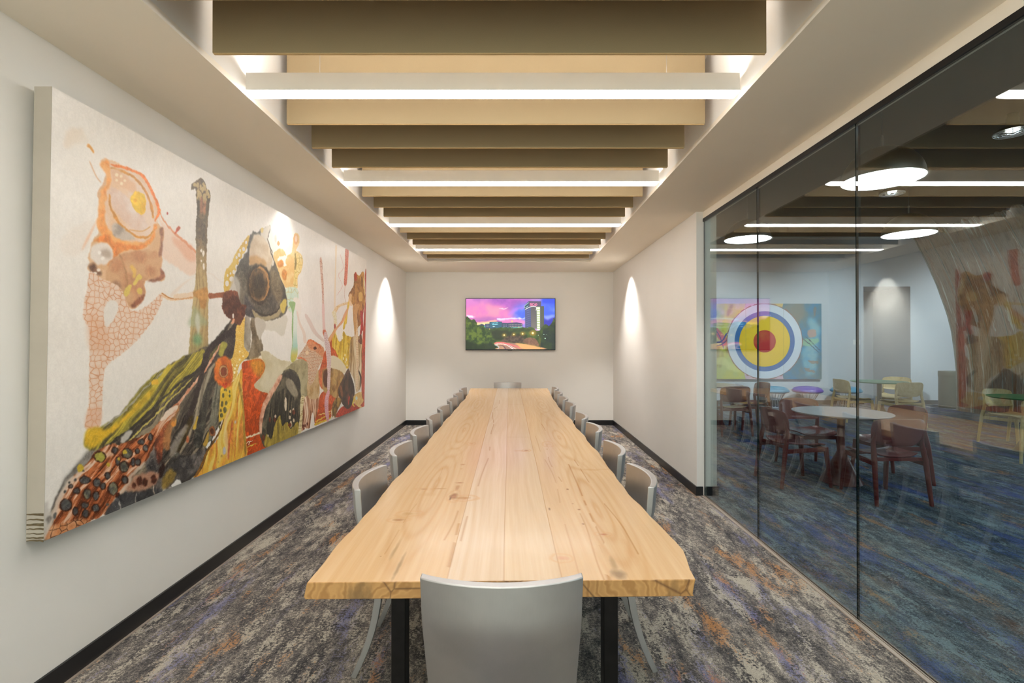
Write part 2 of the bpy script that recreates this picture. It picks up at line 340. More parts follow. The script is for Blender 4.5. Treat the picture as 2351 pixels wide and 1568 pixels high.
CANVAS = [
[[226,206,184],{'a':0.6,'e':14,'w':20},[60,1610,86,1677,144,1714,174,1668,130,1644,74,1597]],
[[231,222,211],{'a':0.5,'e':30,'w':40},[166,1743,205,1681,271,1639,240,1506,194,1387,162,1482,75,1485,61,1536]],
[[222,160,88],{'e':4,'w':8},[161,1646,176,1638,198,1627,206,1636,189,1653,170,1658]],
[[214,176,140],{'e':3},[181,1579,213,1530,238,1511,242,1515,218,1534,186,1582]],
[[228,214,200],{'a':0.5,'e':16,'w':20},[92,1271,203,1323,196,1242,152,1181,80,1156,52,1188]],
[[230,178,138],{'a':0.7,'e':6},[217,1327,175,1253,150,1195,154,1194,187,1251,221,1326]],
[[229,196,172],{'a':0.75,'e':12,'w':15},[597,1464,665,1418,811,1367,917,1319,920,1197,827,1184,715,1218,645,1254,632,1394]],
[[222,160,125],{'a':0.6,'e':18,'w':20},[713,1364,811,1367,904,1317,905,1265,825,1277]],
[[219,150,112],{'e':5,'w':8},[594,1493,660,1422,779,1364,920,1312,929,1320,792,1377,669,1429,599,1497]],
[[196,92,62],{'e':4,'w':8},[759,1436,741,1410,727,1389,733,1387,755,1406,779,1431]],
[[170,60,50],{'e':3},[678,1485,677,1482,675,1479,673,1477,671,1476,668,1477,667,1479,666,1482,667,1485,668,1488,670,1490,673,1491,675,1490,677,1488]],
[[226,205,186],{'a':0.6,'e':6},[733,1048,864,1152,1048,1212,1129,1186,1204,1170,1207,1174,1132,1190,1048,1216,860,1156,712,1062]],
[[214,170,126],{'w':12,'e':4,'c2':[226,190,152],'sc':120},[238,1610,271,1632,322,1630,394,1627,470,1631,531,1606,585,1539,613,1484,587,1423,643,1397,639,1316,634,1237,630,1173,659,1145,648,1120,525,1101,521,1036,491,996,438,959,395,981,349,1034,280,1068,187,1102,186,1174,204,1244,235,1277,231,1329,242,1386,225,1461,256,1518,272,1571]],
[[222,184,146],{'w':12,'e':10,'c2':[226,200,178],'sc':90},[247,1603,305,1617,394,1620,490,1616,553,1560,597,1480,577,1366,496,1296,400,1284,328,1276,276,1313,262,1378,257,1458,281,1533]],
[[229,150,76],{'w':12,'e':8,'c2':[236,172,104],'sc':50},[236,1591,277,1558,260,1502,236,1441,228,1369,226,1307,285,1255,395,1249,501,1265,580,1330,593,1399,572,1397,555,1336,491,1289,405,1282,319,1300,277,1335,270,1379,271,1445,286,1504,300,1568,274,1621]],
[[231,128,62],{'w':5,'e':4},[303,1608,410,1622,484,1618,547,1563,600,1480,576,1426,588,1425,620,1486,562,1573,496,1632,415,1634,306,1619]],
[[206,140,66],{'w':5,'e':4},[304,1592,409,1598,485,1566,535,1507,561,1438,574,1444,551,1515,497,1577,416,1609,307,1601]],
[[224,205,192],{'w':10,'e':8,'c2':[216,184,162],'sc':70},[298,1511,350,1506,434,1473,493,1437,530,1382,485,1352,398,1359,326,1401,292,1454]],
[[221,178,140],{'w':10,'e':10},[297,1586,340,1601,394,1584,452,1559,433,1524,377,1529,315,1537]],
[[235,214,180],{'e':3},[340,1579,339,1575,336,1571,332,1568,328,1567,323,1567,320,1569,319,1572,320,1576,323,1580,327,1583,332,1584,336,1584,339,1582]],
[[235,214,180],{'e':3},[365,1582,364,1578,362,1575,358,1573,354,1571,351,1571,348,1573,347,1576,348,1579,351,1582,354,1585,358,1586,362,1586,364,1584]],
[[235,214,180],{'e':3},[338,1553,337,1550,335,1547,332,1545,329,1544,325,1544,323,1545,322,1548,323,1551,325,1554,328,1556,332,1557,335,1557,337,1555]],
[[235,214,180],{'e':3},[369,1547,368,1544,365,1540,361,1537,357,1536,353,1536,350,1538,349,1541,350,1545,352,1548,356,1551,361,1552,365,1552,367,1550]],
[[235,214,180],{'e':3},[386,1567,386,1564,383,1561,380,1559,377,1558,373,1558,371,1559,370,1562,371,1565,373,1568,376,1570,380,1571,383,1571,386,1570]],
[[211,142,60],{'w':6,'e':4},[284,1465,294,1412,347,1346,433,1313,527,1317,571,1362,562,1366,524,1329,440,1325,359,1357,305,1418,294,1469]],
[[208,150,84],{'e':3},[417,1336,495,1347,547,1380,544,1384,494,1351,418,1340]],
[[236,194,58],{'w':8,'e':5,'c2':[228,176,48],'sc':40},[419,1498,452,1536,504,1532,515,1481,498,1436,459,1436,427,1462]],
[[224,166,40],{'e':4},[457,1493,456,1488,453,1483,448,1480,443,1479,438,1479,435,1482,434,1486,435,1491,438,1495,442,1499,448,1500,452,1500,456,1497]],
[[196,180,164],{'w':10,'e':8,'c2':[165,150,136],'sc':40},[301,1332,344,1346,389,1332,446,1308,437,1288,363,1280,319,1288]],
[[150,136,122],{'a':0.7,'e':16,'w':14},[375,1321,372,1311,364,1302,352,1295,338,1293,326,1294,318,1300,315,1308,318,1318,326,1327,338,1334,351,1337,363,1335,372,1330]],
[[230,146,74],{'w':10,'e':8,'c2':[222,130,56],'sc':40},[212,1242,276,1289,328,1262,457,1272,532,1286,496,1257,364,1220,312,1151,287,1144,315,1211,277,1239,214,1236]],
[[224,212,200],{'w':12,'e':6},[318,1208,312,1184,294,1163,268,1148,240,1144,215,1150,197,1165,191,1185,197,1208,213,1229,238,1243,266,1249,293,1244,311,1229]],
[[170,148,128],{'a':0.8,'w':12,'e':14},[310,1204,307,1193,298,1184,285,1177,271,1175,258,1177,250,1184,247,1193,249,1203,258,1213,270,1220,284,1222,297,1220,306,1214]],
[[238,230,220],{'e':3},[250,1198,249,1194,246,1190,243,1188,239,1187,235,1188,233,1191,232,1194,233,1198,235,1202,239,1204,243,1205,246,1204,249,1201]],
[[238,230,220],{'e':3},[269,1175,268,1171,265,1168,261,1166,257,1165,253,1166,250,1169,249,1172,250,1176,253,1179,257,1181,261,1182,265,1181,268,1179]],
[[208,162,120],{'w':10,'e':6,'c2':[196,140,100],'sc':70},[295,1152,355,1209,496,1257,601,1262,640,1238,630,1165,659,1137,519,1104,521,1028,438,962,349,1041,280,1074]],
[[150,98,76],{'a':0.8,'e':8,'w':8},[613,1389,623,1329,610,1249,636,1252,643,1333,639,1396]],
[[148,98,76],{'e':6,'w':6},[622,1174,629,1148,589,1124,539,1108,541,1102,596,1110,661,1141,638,1180]],
[[150,92,66],{'e':7,'w':8},[511,1038,475,1010,430,974,445,962,498,995,520,1033]],
[[176,130,88],{'a':0.7,'e':5,'w':8},[352,1202,387,1136,397,1068,373,1023,380,1021,410,1068,399,1141,359,1205]],
[[216,190,96],{'e':4,'w':6},[405,1015,422,1044,431,1072,416,1076,395,1050,384,1019]],
[[219,194,100],{'e':4,'w':6},[475,1133,454,1105,439,1079,452,1074,475,1096,503,1119]],
[[214,184,96],{'e':4,'w':5},[469,1062,469,1036,496,1036,501,1063]],
[[226,184,96],{'e':6,'w':6},[417,1160,437,1135,437,1109,453,1110,461,1143,433,1170]],
[[150,110,84],{'a':0.7,'e':14,'w':12},[368,1064,366,1054,358,1046,347,1041,334,1040,323,1042,315,1049,312,1058,315,1067,322,1075,333,1080,346,1082,357,1079,365,1073]],
[[112,74,54],{'a':0.9,'e':12,'w':14},[228,1127,226,1117,220,1108,211,1102,202,1101,193,1104,187,1111,184,1120,186,1130,192,1139,201,1145,211,1146,220,1143,226,1136]],
[[112,74,54],{'a':0.9,'e':12,'w':14},[255,1112,253,1106,247,1101,239,1098,230,1097,221,1098,216,1101,213,1106,215,1112,221,1117,229,1120,239,1121,247,1120,253,1117]],
[[232,220,205],{'e':3},[248,1119,247,1116,244,1113,240,1111,236,1110,232,1111,229,1113,228,1116,229,1120,232,1122,236,1124,240,1125,244,1124,247,1122]],
[[232,220,205],{'e':3},[230,1102,229,1099,226,1096,222,1094,217,1093,212,1094,209,1096,208,1099,209,1102,212,1104,217,1106,221,1107,226,1106,229,1104]],
[[226,204,186],{'w':5,'e':3,'ce':30,'cb':[206,140,98],'c2':[222,190,164]},[191,1101,263,1080,361,1053,430,951,530,975,644,1057,632,991,555,883,433,773,313,701,277,653,270,513,255,409,181,421,198,522,196,781,190,855,165,896,164,956,181,1033]],
[[224,216,206],{'w':5,'e':3},[270,948,319,992,355,962,330,908,284,862]],
[[214,150,112],{'a':0.35,'e':12},[181,421,255,409,268,490,196,499]],
[[205,130,80],{'a':0.25,'e':20},[189,920,276,875,302,766,196,767]],
[[226,190,150],{'e':3,'w':3},[639,1041,709,1020,812,1036,911,1049,907,1071,809,1052,713,1036,648,1054]],
[[200,140,86],{'e':2},[642,1050,696,1031,745,1030,746,1036,699,1037,646,1055]],
[[180,160,110],{'w':7,'e':3,'vg':[[300,[88,160,116]],[470,[96,158,112]],[560,[168,158,104]],[760,[172,156,104]],[820,[190,164,112]],[1100,[196,172,122]],[1300,[158,134,92]],[1440,[96,80,54]]],'st':[88,300,14],'c2':[130,96,62],'sa':0.3},[865,1671,867,1699,904,1734,949,1764,987,1755,1007,1720,1037,1710,1043,1670,1030,1605,1021,1525,1018,1439,1016,1318,1018,1228,1030,1127,1041,1092,1042,917,1042,836,1046,745,1009,728,973,716,955,699,929,735,898,689,862,705,870,776,880,910,895,1048,886,1071,912,1114,919,1214,917,1301,909,1474,921,1547,910,1632,900,1687,878,1674]],
[[206,178,120],{'a':0.8,'e':4,'w':8},[908,1712,907,1706,903,1701,898,1697,893,1695,888,1696,884,1699,883,1704,884,1710,887,1716,892,1720,898,1721,903,1721,907,1717]],
[[206,178,120],{'a':0.8,'e':4,'w':8},[933,1717,932,1710,929,1704,924,1699,918,1698,913,1699,909,1703,908,1709,909,1716,912,1723,918,1727,923,1729,928,1728,932,1724]],
[[206,178,120],{'a':0.8,'e':4,'w':8},[962,1714,960,1705,957,1697,952,1692,946,1690,941,1692,937,1698,936,1706,937,1715,940,1723,945,1729,951,1731,956,1728,960,1723]],
[[206,178,120],{'a':0.8,'e':4,'w':8},[986,1740,985,1733,981,1727,976,1723,971,1721,966,1722,963,1726,961,1732,962,1738,966,1744,970,1749,976,1751,981,1749,984,1746]],
[[206,178,120],{'a':0.8,'e':4,'w':8},[1002,1724,1000,1715,997,1706,992,1701,986,1699,980,1701,976,1707,975,1715,976,1725,980,1733,985,1738,991,1740,996,1738,1000,1732]],
[[206,178,120],{'a':0.8,'e':4,'w':8},[978,1705,977,1695,973,1687,968,1682,962,1680,957,1682,953,1688,952,1696,953,1706,956,1714,961,1719,967,1721,973,1719,976,1713]],
[[206,178,120],{'a':0.8,'e':4,'w':8},[935,1688,934,1682,931,1676,926,1672,921,1670,916,1672,913,1676,911,1681,912,1688,915,1693,920,1698,925,1699,930,1698,934,1694]],
[[206,178,120],{'a':0.8,'e':4,'w':8},[1024,1700,1022,1691,1019,1683,1013,1677,1007,1676,1002,1678,998,1684,996,1692,998,1701,1001,1710,1006,1715,1013,1717,1018,1715,1022,1709]],
[[206,178,120],{'a':0.8,'e':4,'w':8},[1041,1687,1040,1678,1036,1670,1031,1664,1025,1663,1020,1665,1017,1671,1015,1680,1016,1689,1020,1697,1025,1703,1030,1704,1035,1702,1039,1696]],
[[206,178,120],{'a':0.8,'e':4,'w':8},[962,1664,960,1651,953,1638,943,1630,933,1627,923,1630,916,1638,914,1650,916,1663,922,1675,932,1684,942,1687,952,1684,959,1676]],
[[206,178,120],{'a':0.8,'e':4,'w':8},[1011,1660,1009,1647,1003,1635,995,1627,985,1624,977,1627,971,1636,969,1648,970,1662,976,1674,984,1682,994,1685,1002,1681,1008,1673]],
[[176,118,84],{'a':0.8,'e':10,'w':8},[974,1611,973,1588,969,1568,962,1556,955,1554,948,1562,943,1580,941,1602,942,1625,946,1645,952,1657,960,1659,967,1651,972,1634]],
[[176,118,84],{'a':0.8,'e':10,'w':8},[1004,1604,1003,1586,1000,1570,995,1561,989,1559,983,1566,979,1580,977,1597,978,1616,982,1631,987,1641,993,1642,998,1636,1002,1622]],
[[84,72,48],{'a':0.8,'e':8,'w':8},[945,1606,944,1588,942,1573,937,1564,932,1563,928,1569,924,1583,923,1600,924,1618,926,1633,931,1642,936,1644,940,1637,944,1624]],
[[84,72,48],{'a':0.8,'e':8,'w':8},[1019,1578,1019,1560,1017,1545,1013,1536,1009,1535,1006,1542,1003,1556,1002,1574,1002,1592,1004,1607,1008,1616,1012,1617,1015,1610,1018,1596]],
[[232,222,208],{'e':4,'w':4},[972,1340,971,1336,969,1332,965,1330,961,1329,957,1330,955,1333,954,1337,954,1341,957,1345,961,1347,965,1348,969,1347,971,1344]],
[[232,222,208],{'e':4,'w':4},[996,1327,995,1319,992,1312,988,1308,983,1307,978,1310,975,1315,974,1323,975,1331,978,1337,982,1342,987,1343,992,1340,995,1334]],
[[232,222,208],{'e':4,'w':4},[975,1278,974,1275,972,1272,969,1270,965,1270,962,1271,960,1273,959,1276,960,1279,962,1282,965,1284,969,1284,972,1283,974,1281]],
[[232,222,208],{'e':4,'w':4},[1000,1249,999,1241,997,1233,993,1229,989,1228,985,1231,982,1238,981,1247,982,1255,984,1263,988,1267,992,1268,996,1265,999,1258]],
[[196,136,70],{'a':0.75,'e':8,'w':8},[886,1083,922,1097,991,1117,1020,1129,1041,1085,1022,1029,1003,998,965,1001,941,1052,895,1060]],
[[160,176,140],{'a':0.6,'e':20,'w':14},[867,891,1040,897,1005,938,938,987,901,997,880,949]],
[[206,206,190],{'a':0.85,'e':14,'w':12},[964,906,963,878,958,855,950,842,941,842,932,855,926,877,924,905,925,933,930,955,938,968,947,969,956,957,962,934]],
[[92,168,124],{'a':0.6,'e':30,'w':12},[984,812,980,796,969,784,951,777,932,777,915,784,904,796,899,811,903,826,914,838,931,846,950,846,967,839,980,827]],
[[228,204,176],{'e':4,'w':4},[888,1085,838,1074,738,1056,739,1032,813,1041,891,1055]],
[[208,150,96],{'e':3,'w':4},[739,1028,813,1037,890,1052,888,1057,812,1043,738,1032]],
[[146,86,56],{'e':3,'w':4},[1048,1061,1104,1069,1154,1077,1217,1079,1220,1113,1153,1108,1099,1098,1044,1092]],
[[220,188,98],{'w':5,'e':3,'c2':[206,166,70],'sc':60},[1487,1540,1507,1502,1436,1412,1364,1325,1318,1251,1308,1197,1257,1132,1207,1114,1200,1190,1215,1250,1282,1312,1327,1386,1422,1485]],
[[226,218,208],{'e':2},[1467,1487,1465,1481,1462,1476,1457,1473,1451,1471,1446,1473,1443,1476,1441,1482,1442,1487,1446,1492,1451,1496,1456,1497,1462,1495,1465,1492]],
[[226,218,208],{'e':2},[1441,1437,1439,1430,1435,1424,1428,1420,1420,1418,1413,1420,1408,1424,1406,1430,1407,1437,1412,1443,1419,1447,1427,1449,1434,1447,1439,1443]],
[[226,218,208],{'e':2},[1390,1417,1389,1412,1387,1407,1383,1404,1378,1403,1374,1405,1372,1408,1371,1414,1371,1419,1374,1424,1378,1427,1382,1428,1386,1426,1389,1422]],
[[226,218,208],{'e':2},[1386,1386,1384,1380,1380,1374,1373,1371,1365,1369,1359,1371,1354,1374,1352,1380,1353,1386,1358,1392,1365,1395,1372,1397,1379,1395,1384,1391]],
[[226,218,208],{'e':2},[1431,1390,1430,1384,1426,1379,1421,1375,1416,1374,1411,1376,1407,1380,1406,1386,1407,1392,1410,1397,1415,1401,1421,1402,1426,1400,1429,1396]],
[[226,218,208],{'e':2},[1351,1363,1350,1359,1347,1355,1342,1352,1337,1351,1332,1352,1329,1355,1327,1359,1328,1364,1332,1368,1336,1370,1342,1371,1346,1370,1350,1367]],
[[226,218,208],{'e':2},[1400,1348,1399,1342,1394,1336,1386,1332,1378,1331,1371,1332,1366,1336,1364,1342,1365,1348,1370,1353,1378,1357,1386,1358,1393,1357,1398,1353]],
[[226,218,208],{'e':2},[1356,1300,1355,1293,1351,1286,1345,1282,1338,1281,1331,1283,1327,1289,1325,1296,1327,1303,1331,1309,1337,1314,1344,1315,1350,1312,1355,1307]],
[[226,218,208],{'e':2},[1325,1262,1323,1256,1319,1250,1312,1246,1305,1245,1298,1247,1294,1252,1292,1258,1294,1264,1298,1270,1304,1274,1312,1275,1318,1273,1323,1268]],
[[226,218,208],{'e':2},[1281,1246,1280,1243,1277,1240,1274,1238,1270,1237,1266,1238,1263,1240,1262,1244,1263,1247,1266,1250,1269,1252,1273,1253,1277,1252,1280,1249]],
[[226,218,208],{'e':2},[1309,1214,1307,1206,1300,1199,1290,1195,1279,1193,1269,1195,1261,1200,1259,1207,1261,1215,1268,1222,1278,1226,1289,1228,1300,1226,1307,1221]],
[[226,218,208],{'e':2},[1247,1229,1246,1224,1244,1221,1240,1218,1236,1218,1233,1219,1230,1222,1229,1226,1230,1230,1232,1234,1236,1237,1240,1237,1243,1236,1246,1233]],
[[226,218,208],{'e':2},[1254,1177,1252,1169,1246,1161,1238,1157,1230,1156,1221,1159,1216,1165,1214,1173,1215,1181,1221,1189,1229,1193,1238,1194,1246,1192,1252,1186]],
[[116,108,92],{'w':16,'e':6,'c2':[84,78,66],'sc':160},[1537,1585,1564,1577,1633,1600,1763,1674,1794,1666,1751,1566,1814,1495,1863,1435,1930,1359,1983,1287,2054,1215,2093,1097,2042,1012,1876,972,1693,949,1566,965,1447,994,1382,1078,1357,1123,1320,1185,1318,1238,1364,1325,1437,1391,1486,1470,1511,1531]],
[[208,198,182],{'w':10,'e':8},[1647,1603,1763,1674,1794,1666,1751,1566,1822,1489,1863,1435,1833,1376,1754,1447,1678,1536]],
[[212,194,168],{'w':12,'e':12,'c2':[196,172,140],'sc':80},[1551,1553,1648,1581,1736,1548,1807,1479,1825,1398,1772,1329,1711,1372,1610,1378,1496,1332,1498,1437,1525,1505]],
[[196,156,106],{'w':10,'e':16},[1492,1338,1501,1396,1609,1421,1733,1398,1712,1354,1597,1355]],
[[196,188,176],{'w':10,'e':14,'a':0.8},[1318,1238,1379,1192,1382,1091,1345,1121,1274,1128,1273,1167]],
[[92,84,72],{'e':8,'w':8},[1501,1544,1477,1448,1471,1356,1448,1257,1484,1259,1494,1359,1497,1450,1527,1547]],
[[96,88,74],{'e':4,'w':12},[1792,1482,1855,1416,1940,1328,2042,1204,2084,1095,2102,1098,2066,1210,1956,1333,1873,1422,1806,1487]],
[[110,100,84],{'e':3,'w':10},[1745,1564,1815,1486,1829,1492,1756,1568]],
[[72,62,48],{'w':14,'e':14},[1813,1232,1797,1163,1748,1104,1678,1070,1602,1064,1536,1087,1491,1133,1474,1193,1488,1257,1530,1313,1595,1350,1670,1362,1741,1344,1793,1297]],
[[178,132,80],{'w':10,'e':6},[1790,1237,1776,1179,1736,1130,1678,1101,1614,1095,1559,1114,1521,1153,1506,1204,1518,1258,1554,1305,1608,1337,1671,1346,1731,1330,1773,1291]],
[[88,72,52],{'w':10,'e':8,'c2':[120,92,60],'sc':30},[1760,1226,1748,1171,1711,1125,1658,1097,1600,1092,1549,1110,1514,1147,1501,1196,1512,1248,1545,1293,1594,1322,1652,1331,1706,1315,1745,1278]],
[[70,60,44],{'w':10,'e':16},[1726,1211,1718,1170,1693,1135,1658,1114,1619,1111,1584,1125,1560,1154,1550,1191,1558,1231,1580,1264,1614,1286,1653,1292,1690,1279,1716,1250]],
[[128,112,84],{'a':0.8,'w':14,'e':20},[1803,1349,1915,1334,2002,1218,1971,1103,1855,1156,1806,1227]],
[[84,78,76],{'a':0.9,'w':14,'e':16},[1444,1117,1550,1056,1663,991,1579,965,1459,1001]],
[[168,152,116],{'w':8,'e':8},[1548,1028,1692,986,1875,1018,1971,1088,1957,1007,1722,953,1600,966]],
[[70,62,46],{'e':4,'w':8},[1575,1020,1720,989,1897,1022,1980,1086,1969,1089,1884,1032,1722,1001,1580,1025]],
[[208,184,92],{'w':8,'e':8},[1971,1095,2056,1151,2075,1095,2024,1027,1972,1064]],
[[214,206,190],{'w':16,'e':8},[1664,940,1876,968,2060,1013,2097,966,2029,858,1895,879,1724,891]],
[[226,220,210],{'a':0.8,'w':10,'e':8},[1794,1651,1866,1621,1909,1528,1846,1478,1797,1545]],
[[214,190,120],{'e':5,'w':6},[1691,1624,1689,1615,1683,1607,1674,1601,1663,1599,1654,1601,1648,1606,1645,1613,1647,1622,1653,1630,1663,1636,1673,1638,1682,1637,1689,1631]],
[[226,182,112],{'w':8,'e':4,'c2':[232,200,140],'sc':60},[2170,1602,2186,1689,2232,1724,2291,1711,2293,1643,2237,1573,2326,1563,2378,1511,2350,1420,2273,1349,2275,1264,2180,1237,2053,1239,1965,1309,1914,1373,1863,1427,1846,1478,1959,1538,2028,1526,2063,1500,2153,1541]],
[[228,196,112],{'w':4,'e':4,'ce':70,'cb':[196,160,70],'c2':[232,214,160]},[2209,1551,2326,1559,2372,1510,2346,1419,2272,1366,2266,1254,2198,1272,2213,1400]],
[[238,232,220],{'w':8,'e':5},[2081,1503,2047,1449,2066,1419,2005,1410,1987,1455,1912,1427,1928,1461,2011,1491]],
[[222,160,100],{'e':8,'w':6},[2271,1673,2267,1653,2256,1635,2239,1623,2220,1620,2203,1625,2191,1638,2187,1656,2190,1675,2201,1693,2218,1705,2237,1709,2254,1704,2266,1691]],
[[228,196,160],{'e':6},[2259,1679,2257,1666,2250,1655,2240,1647,2229,1645,2219,1648,2212,1657,2209,1669,2211,1681,2218,1693,2228,1700,2239,1703,2249,1699,2256,1691]],
[[206,136,66],{'e':6,'w':12},[2013,1423,2008,1410,1994,1398,1974,1389,1952,1386,1932,1389,1918,1396,1913,1408,1917,1421,1931,1433,1950,1441,1973,1445,1993,1443,2008,1435]],
[[206,136,66],{'e':6,'w':12},[2079,1348,2075,1328,2062,1310,2044,1299,2024,1297,2006,1303,1993,1317,1988,1336,1992,1356,2004,1373,2022,1384,2042,1387,2060,1381,2073,1367]],
[[210,150,90],{'e':4,'w':6},[1943,1578,1941,1569,1935,1562,1926,1556,1917,1554,1908,1556,1902,1562,1900,1569,1902,1578,1907,1585,1916,1591,1925,1593,1934,1591,1940,1586]],
[[196,186,170],{'a':0.7,'e':8},[1894,1603,1893,1589,1887,1578,1880,1570,1871,1568,1863,1573,1858,1582,1856,1595,1857,1609,1862,1621,1870,1628,1878,1630,1886,1626,1892,1616]],
[[150,124,60],{'e':5,'w':6},[2211,1543,2215,1476,2213,1409,2232,1411,2253,1482,2226,1546]],
[[210,218,196],{'w':8,'e':6,'ce':70,'cb':[206,190,130],'c2':[196,216,200]},[2062,1232,2260,1257,2298,1172,2204,1063,2112,1057,2082,1153]],
[[232,222,210],{'w':8,'e':6,'a':0.9},[2201,1163,2298,1172,2360,1099,2304,968,2226,988,2223,1072]],
[[150,180,120],{'e':3,'w':3},[2117,1122,2237,1132,2217,1052,2205,914,2209,786,2184,679,2174,640,2164,679,2192,786,2177,913,2179,1049]],
[[200,190,80],{'w':4,'e':4,'vg':[[560,[160,170,70]],[680,[206,190,90]],[760,[170,206,190]],[900,[220,226,214]]]},[2210,1051,2277,1055,2279,866,2299,716,2262,647,2185,628,2177,698,2203,786,2210,914]],
[[206,160,134],{'w':4,'e':3,'ce':60,'cb':[160,96,70],'c2':[226,200,184]},[2751,1591,2767,1479,2812,1294,2843,989,2870,862,2915,864,2883,991,2862,1300,2825,1489,2799,1600]],
[[204,112,88],{'w':4,'e':4,'ce':50,'cb':[176,64,50],'c2':[214,140,110]},[3452,1810,3451,1688,3440,1545,3426,1424,3509,1431,3537,1556,3554,1703,3556,1828]],
[[230,210,180],{'a':0.9,'w':4,'e':5},[3149,1777,3153,1587,3139,1277,3141,969,3153,866,3199,867,3187,970,3184,1281,3187,1592,3200,1786]],
[[214,150,140],{'e':2,'w':10,'a':0.6},[3301,1715,3397,1603,3249,1497,3373,1406,3228,1296,3238,1295,3386,1407,3261,1498,3409,1604,3312,1718]],
[[190,150,120],{'e':2,'w':6,'a':0.6},[3467,1428,3440,1305,3507,1223,3520,1225,3453,1306,3480,1429]],
[[226,196,140],{'e':4,'w':4,'ce':50,'cb':[206,160,90],'c2':[232,212,176]},[3192,1096,3294,1164,3462,1202,3620,1227,3606,1248,3438,1225,3240,1182,3116,1110]],
[[222,186,66],{'e':3,'w':3},[3619,1291,3544,1205,3493,1017,3538,1017,3583,1206,3670,1290]],
[[214,160,120],{'e':6,'w':4},[3552,1184,3428,1091,3347,999,3382,996,3481,1086,3577,1182]],
[[176,74,54],{'e':2,'w':3},[4172,1630,4233,1639,4272,757,4148,782,4163,1176,4213,1340]],
[[188,136,60],{'w':10,'e':5,'c2':[150,100,44],'sc':70},[3772,1590,3956,1591,4070,1658,4151,1630,4165,1496,4205,1340,4154,1200,4057,1039,3871,947,3824,1029,3752,1196,3618,1277,3582,1329,3742,1448,3756,1542]],
[[190,70,40],{'e':6,'w':8},[3867,1568,3863,1545,3850,1525,3830,1513,3807,1510,3787,1517,3772,1533,3766,1554,3770,1577,3783,1596,3803,1609,3826,1612,3846,1605,3861,1589]],
[[214,172,90],{'e':12,'w':12},[4099,1355,4091,1328,4068,1305,4034,1290,3996,1287,3962,1296,3938,1314,3929,1339,3936,1365,3958,1388,3991,1403,4029,1407,4064,1399,4089,1380]],
[[110,74,36],{'a':0.7,'e':8,'w':6},[4087,1536,4085,1509,4077,1487,4065,1474,4051,1473,4038,1483,4029,1503,4024,1528,4026,1555,4034,1577,4046,1590,4060,1592,4073,1582,4083,1562]],
[[226,196,130],{'a':0.8,'e':6},[4164,1521,4163,1489,4156,1462,4145,1447,4133,1445,4121,1458,4112,1483,4108,1514,4109,1546,4116,1572,4127,1588,4139,1590,4151,1577,4160,1552]],
[[226,196,130],{'a':0.8,'e':6},[4193,1425,4191,1404,4185,1386,4176,1375,4165,1374,4155,1383,4148,1399,4144,1420,4146,1442,4152,1459,4161,1470,4172,1471,4182,1463,4190,1446]],
[[230,190,140],{'e':8,'w':8,'a':0.8},[3609,1334,3582,1261,3656,1210,3708,1219,3676,1272,3690,1338]],
[[176,52,44],{'e':4},[4094,1196,4070,1098,4092,952,4140,954,4118,1100,4126,1198]],
[[96,86,74],{'w':14,'e':6,'st':[42,420,20],'c2':[52,46,42],'c3':[146,132,108],'sa':1},[0,46,48,162,117,251,192,309,284,398,411,460,552,585,645,642,854,722,1047,778,1167,852,1286,940,1378,974,1446,873,1449,752,1371,607,1223,474,1203,309,1112,214,1070,102,1008,11,907,12,758,16,446,18,197,21,1,5]],
[[150,143,134],{'w':16,'e':18,'c2':[108,102,96],'sc':60,'a':0.95},[25,45,49,144,107,245,203,325,273,340,227,262,129,193,69,83]],
[[148,136,58],{'w':10,'e':6,'st':[40,460,13],'c2':[88,80,52],'c3':[200,178,66],'sa':1},[281,412,389,467,456,527,569,611,648,647,854,722,1048,757,1109,756,1015,679,857,585,681,481,525,400,386,349,285,318,203,316,187,377]],
[[170,164,152],{'a':0.9,'e':5,'w':8},[285,406,414,467,541,561,654,626,649,630,533,568,407,474,282,410]],
[[222,178,48],{'w':10,'e':10,'c2':[186,156,50],'sc':60},[183,349,191,404,241,415,296,396,338,409,438,467,567,555,602,545,524,477,411,418,339,378,272,350,226,321]],
[[226,180,60],{'e':4,'w':8},[588,572,628,578,612,604,576,594]],
[[60,56,50],{'e':4,'w':8},[312,319,445,365,576,432,718,521,845,580,979,624,970,633,831,593,709,529,563,444,434,377,307,327]],
[[204,186,96],{'e':3,'w':8},[442,316,574,390,735,484,898,580,892,584,728,490,567,396,438,320]],
[[186,180,170],{'e':6,'w':6},[397,309,433,331,453,352,437,367,404,356,376,326]],
[[80,70,66],{'w':8,'e':5,'c2':[60,50,48],'sc':80},[1341,897,1337,787,1298,703,1180,706,1156,663,1061,624,993,600,1001,725,1093,781,1228,855,1334,927,1411,970,1434,940]],
[[170,160,74],{'e':8,'w':8},[1185,794,1155,724,1184,703,1202,708,1205,718,1249,781]],
[[120,110,60],{'a':0.7,'e':10,'w':8},[1055,685,1156,740,1165,777,1142,784,1103,762,1040,692]],
[[206,140,106],{'w':8,'e':4,'c2':[226,180,150],'sc':30},[1175,802,1130,747,1050,671,1007,623,939,581,857,520,778,464,722,433,741,418,798,449,876,508,959,569,1022,615,1070,662,1149,741,1182,800]],
[[58,48,46],{'w':6,'e':5},[1316,894,1157,832,1035,755,981,660,957,577,920,485,876,411,817,320,765,199,802,183,863,302,924,394,961,473,996,568,1025,650,1082,735,1199,802,1355,860]],
[[164,152,130],{'w':8,'e':6,'st':[70,300,12],'c2':[110,100,84],'sa':0.8},[1097,661,1028,603,963,481,928,360,920,292,937,287,958,351,1006,469,1071,589,1118,653]],
[[52,50,46],{'w':10,'e':8,'c2':[84,80,70],'sc':40},[1118,596,1033,519,979,411,956,316,925,198,990,177,1031,296,1050,392,1094,499,1149,585]],
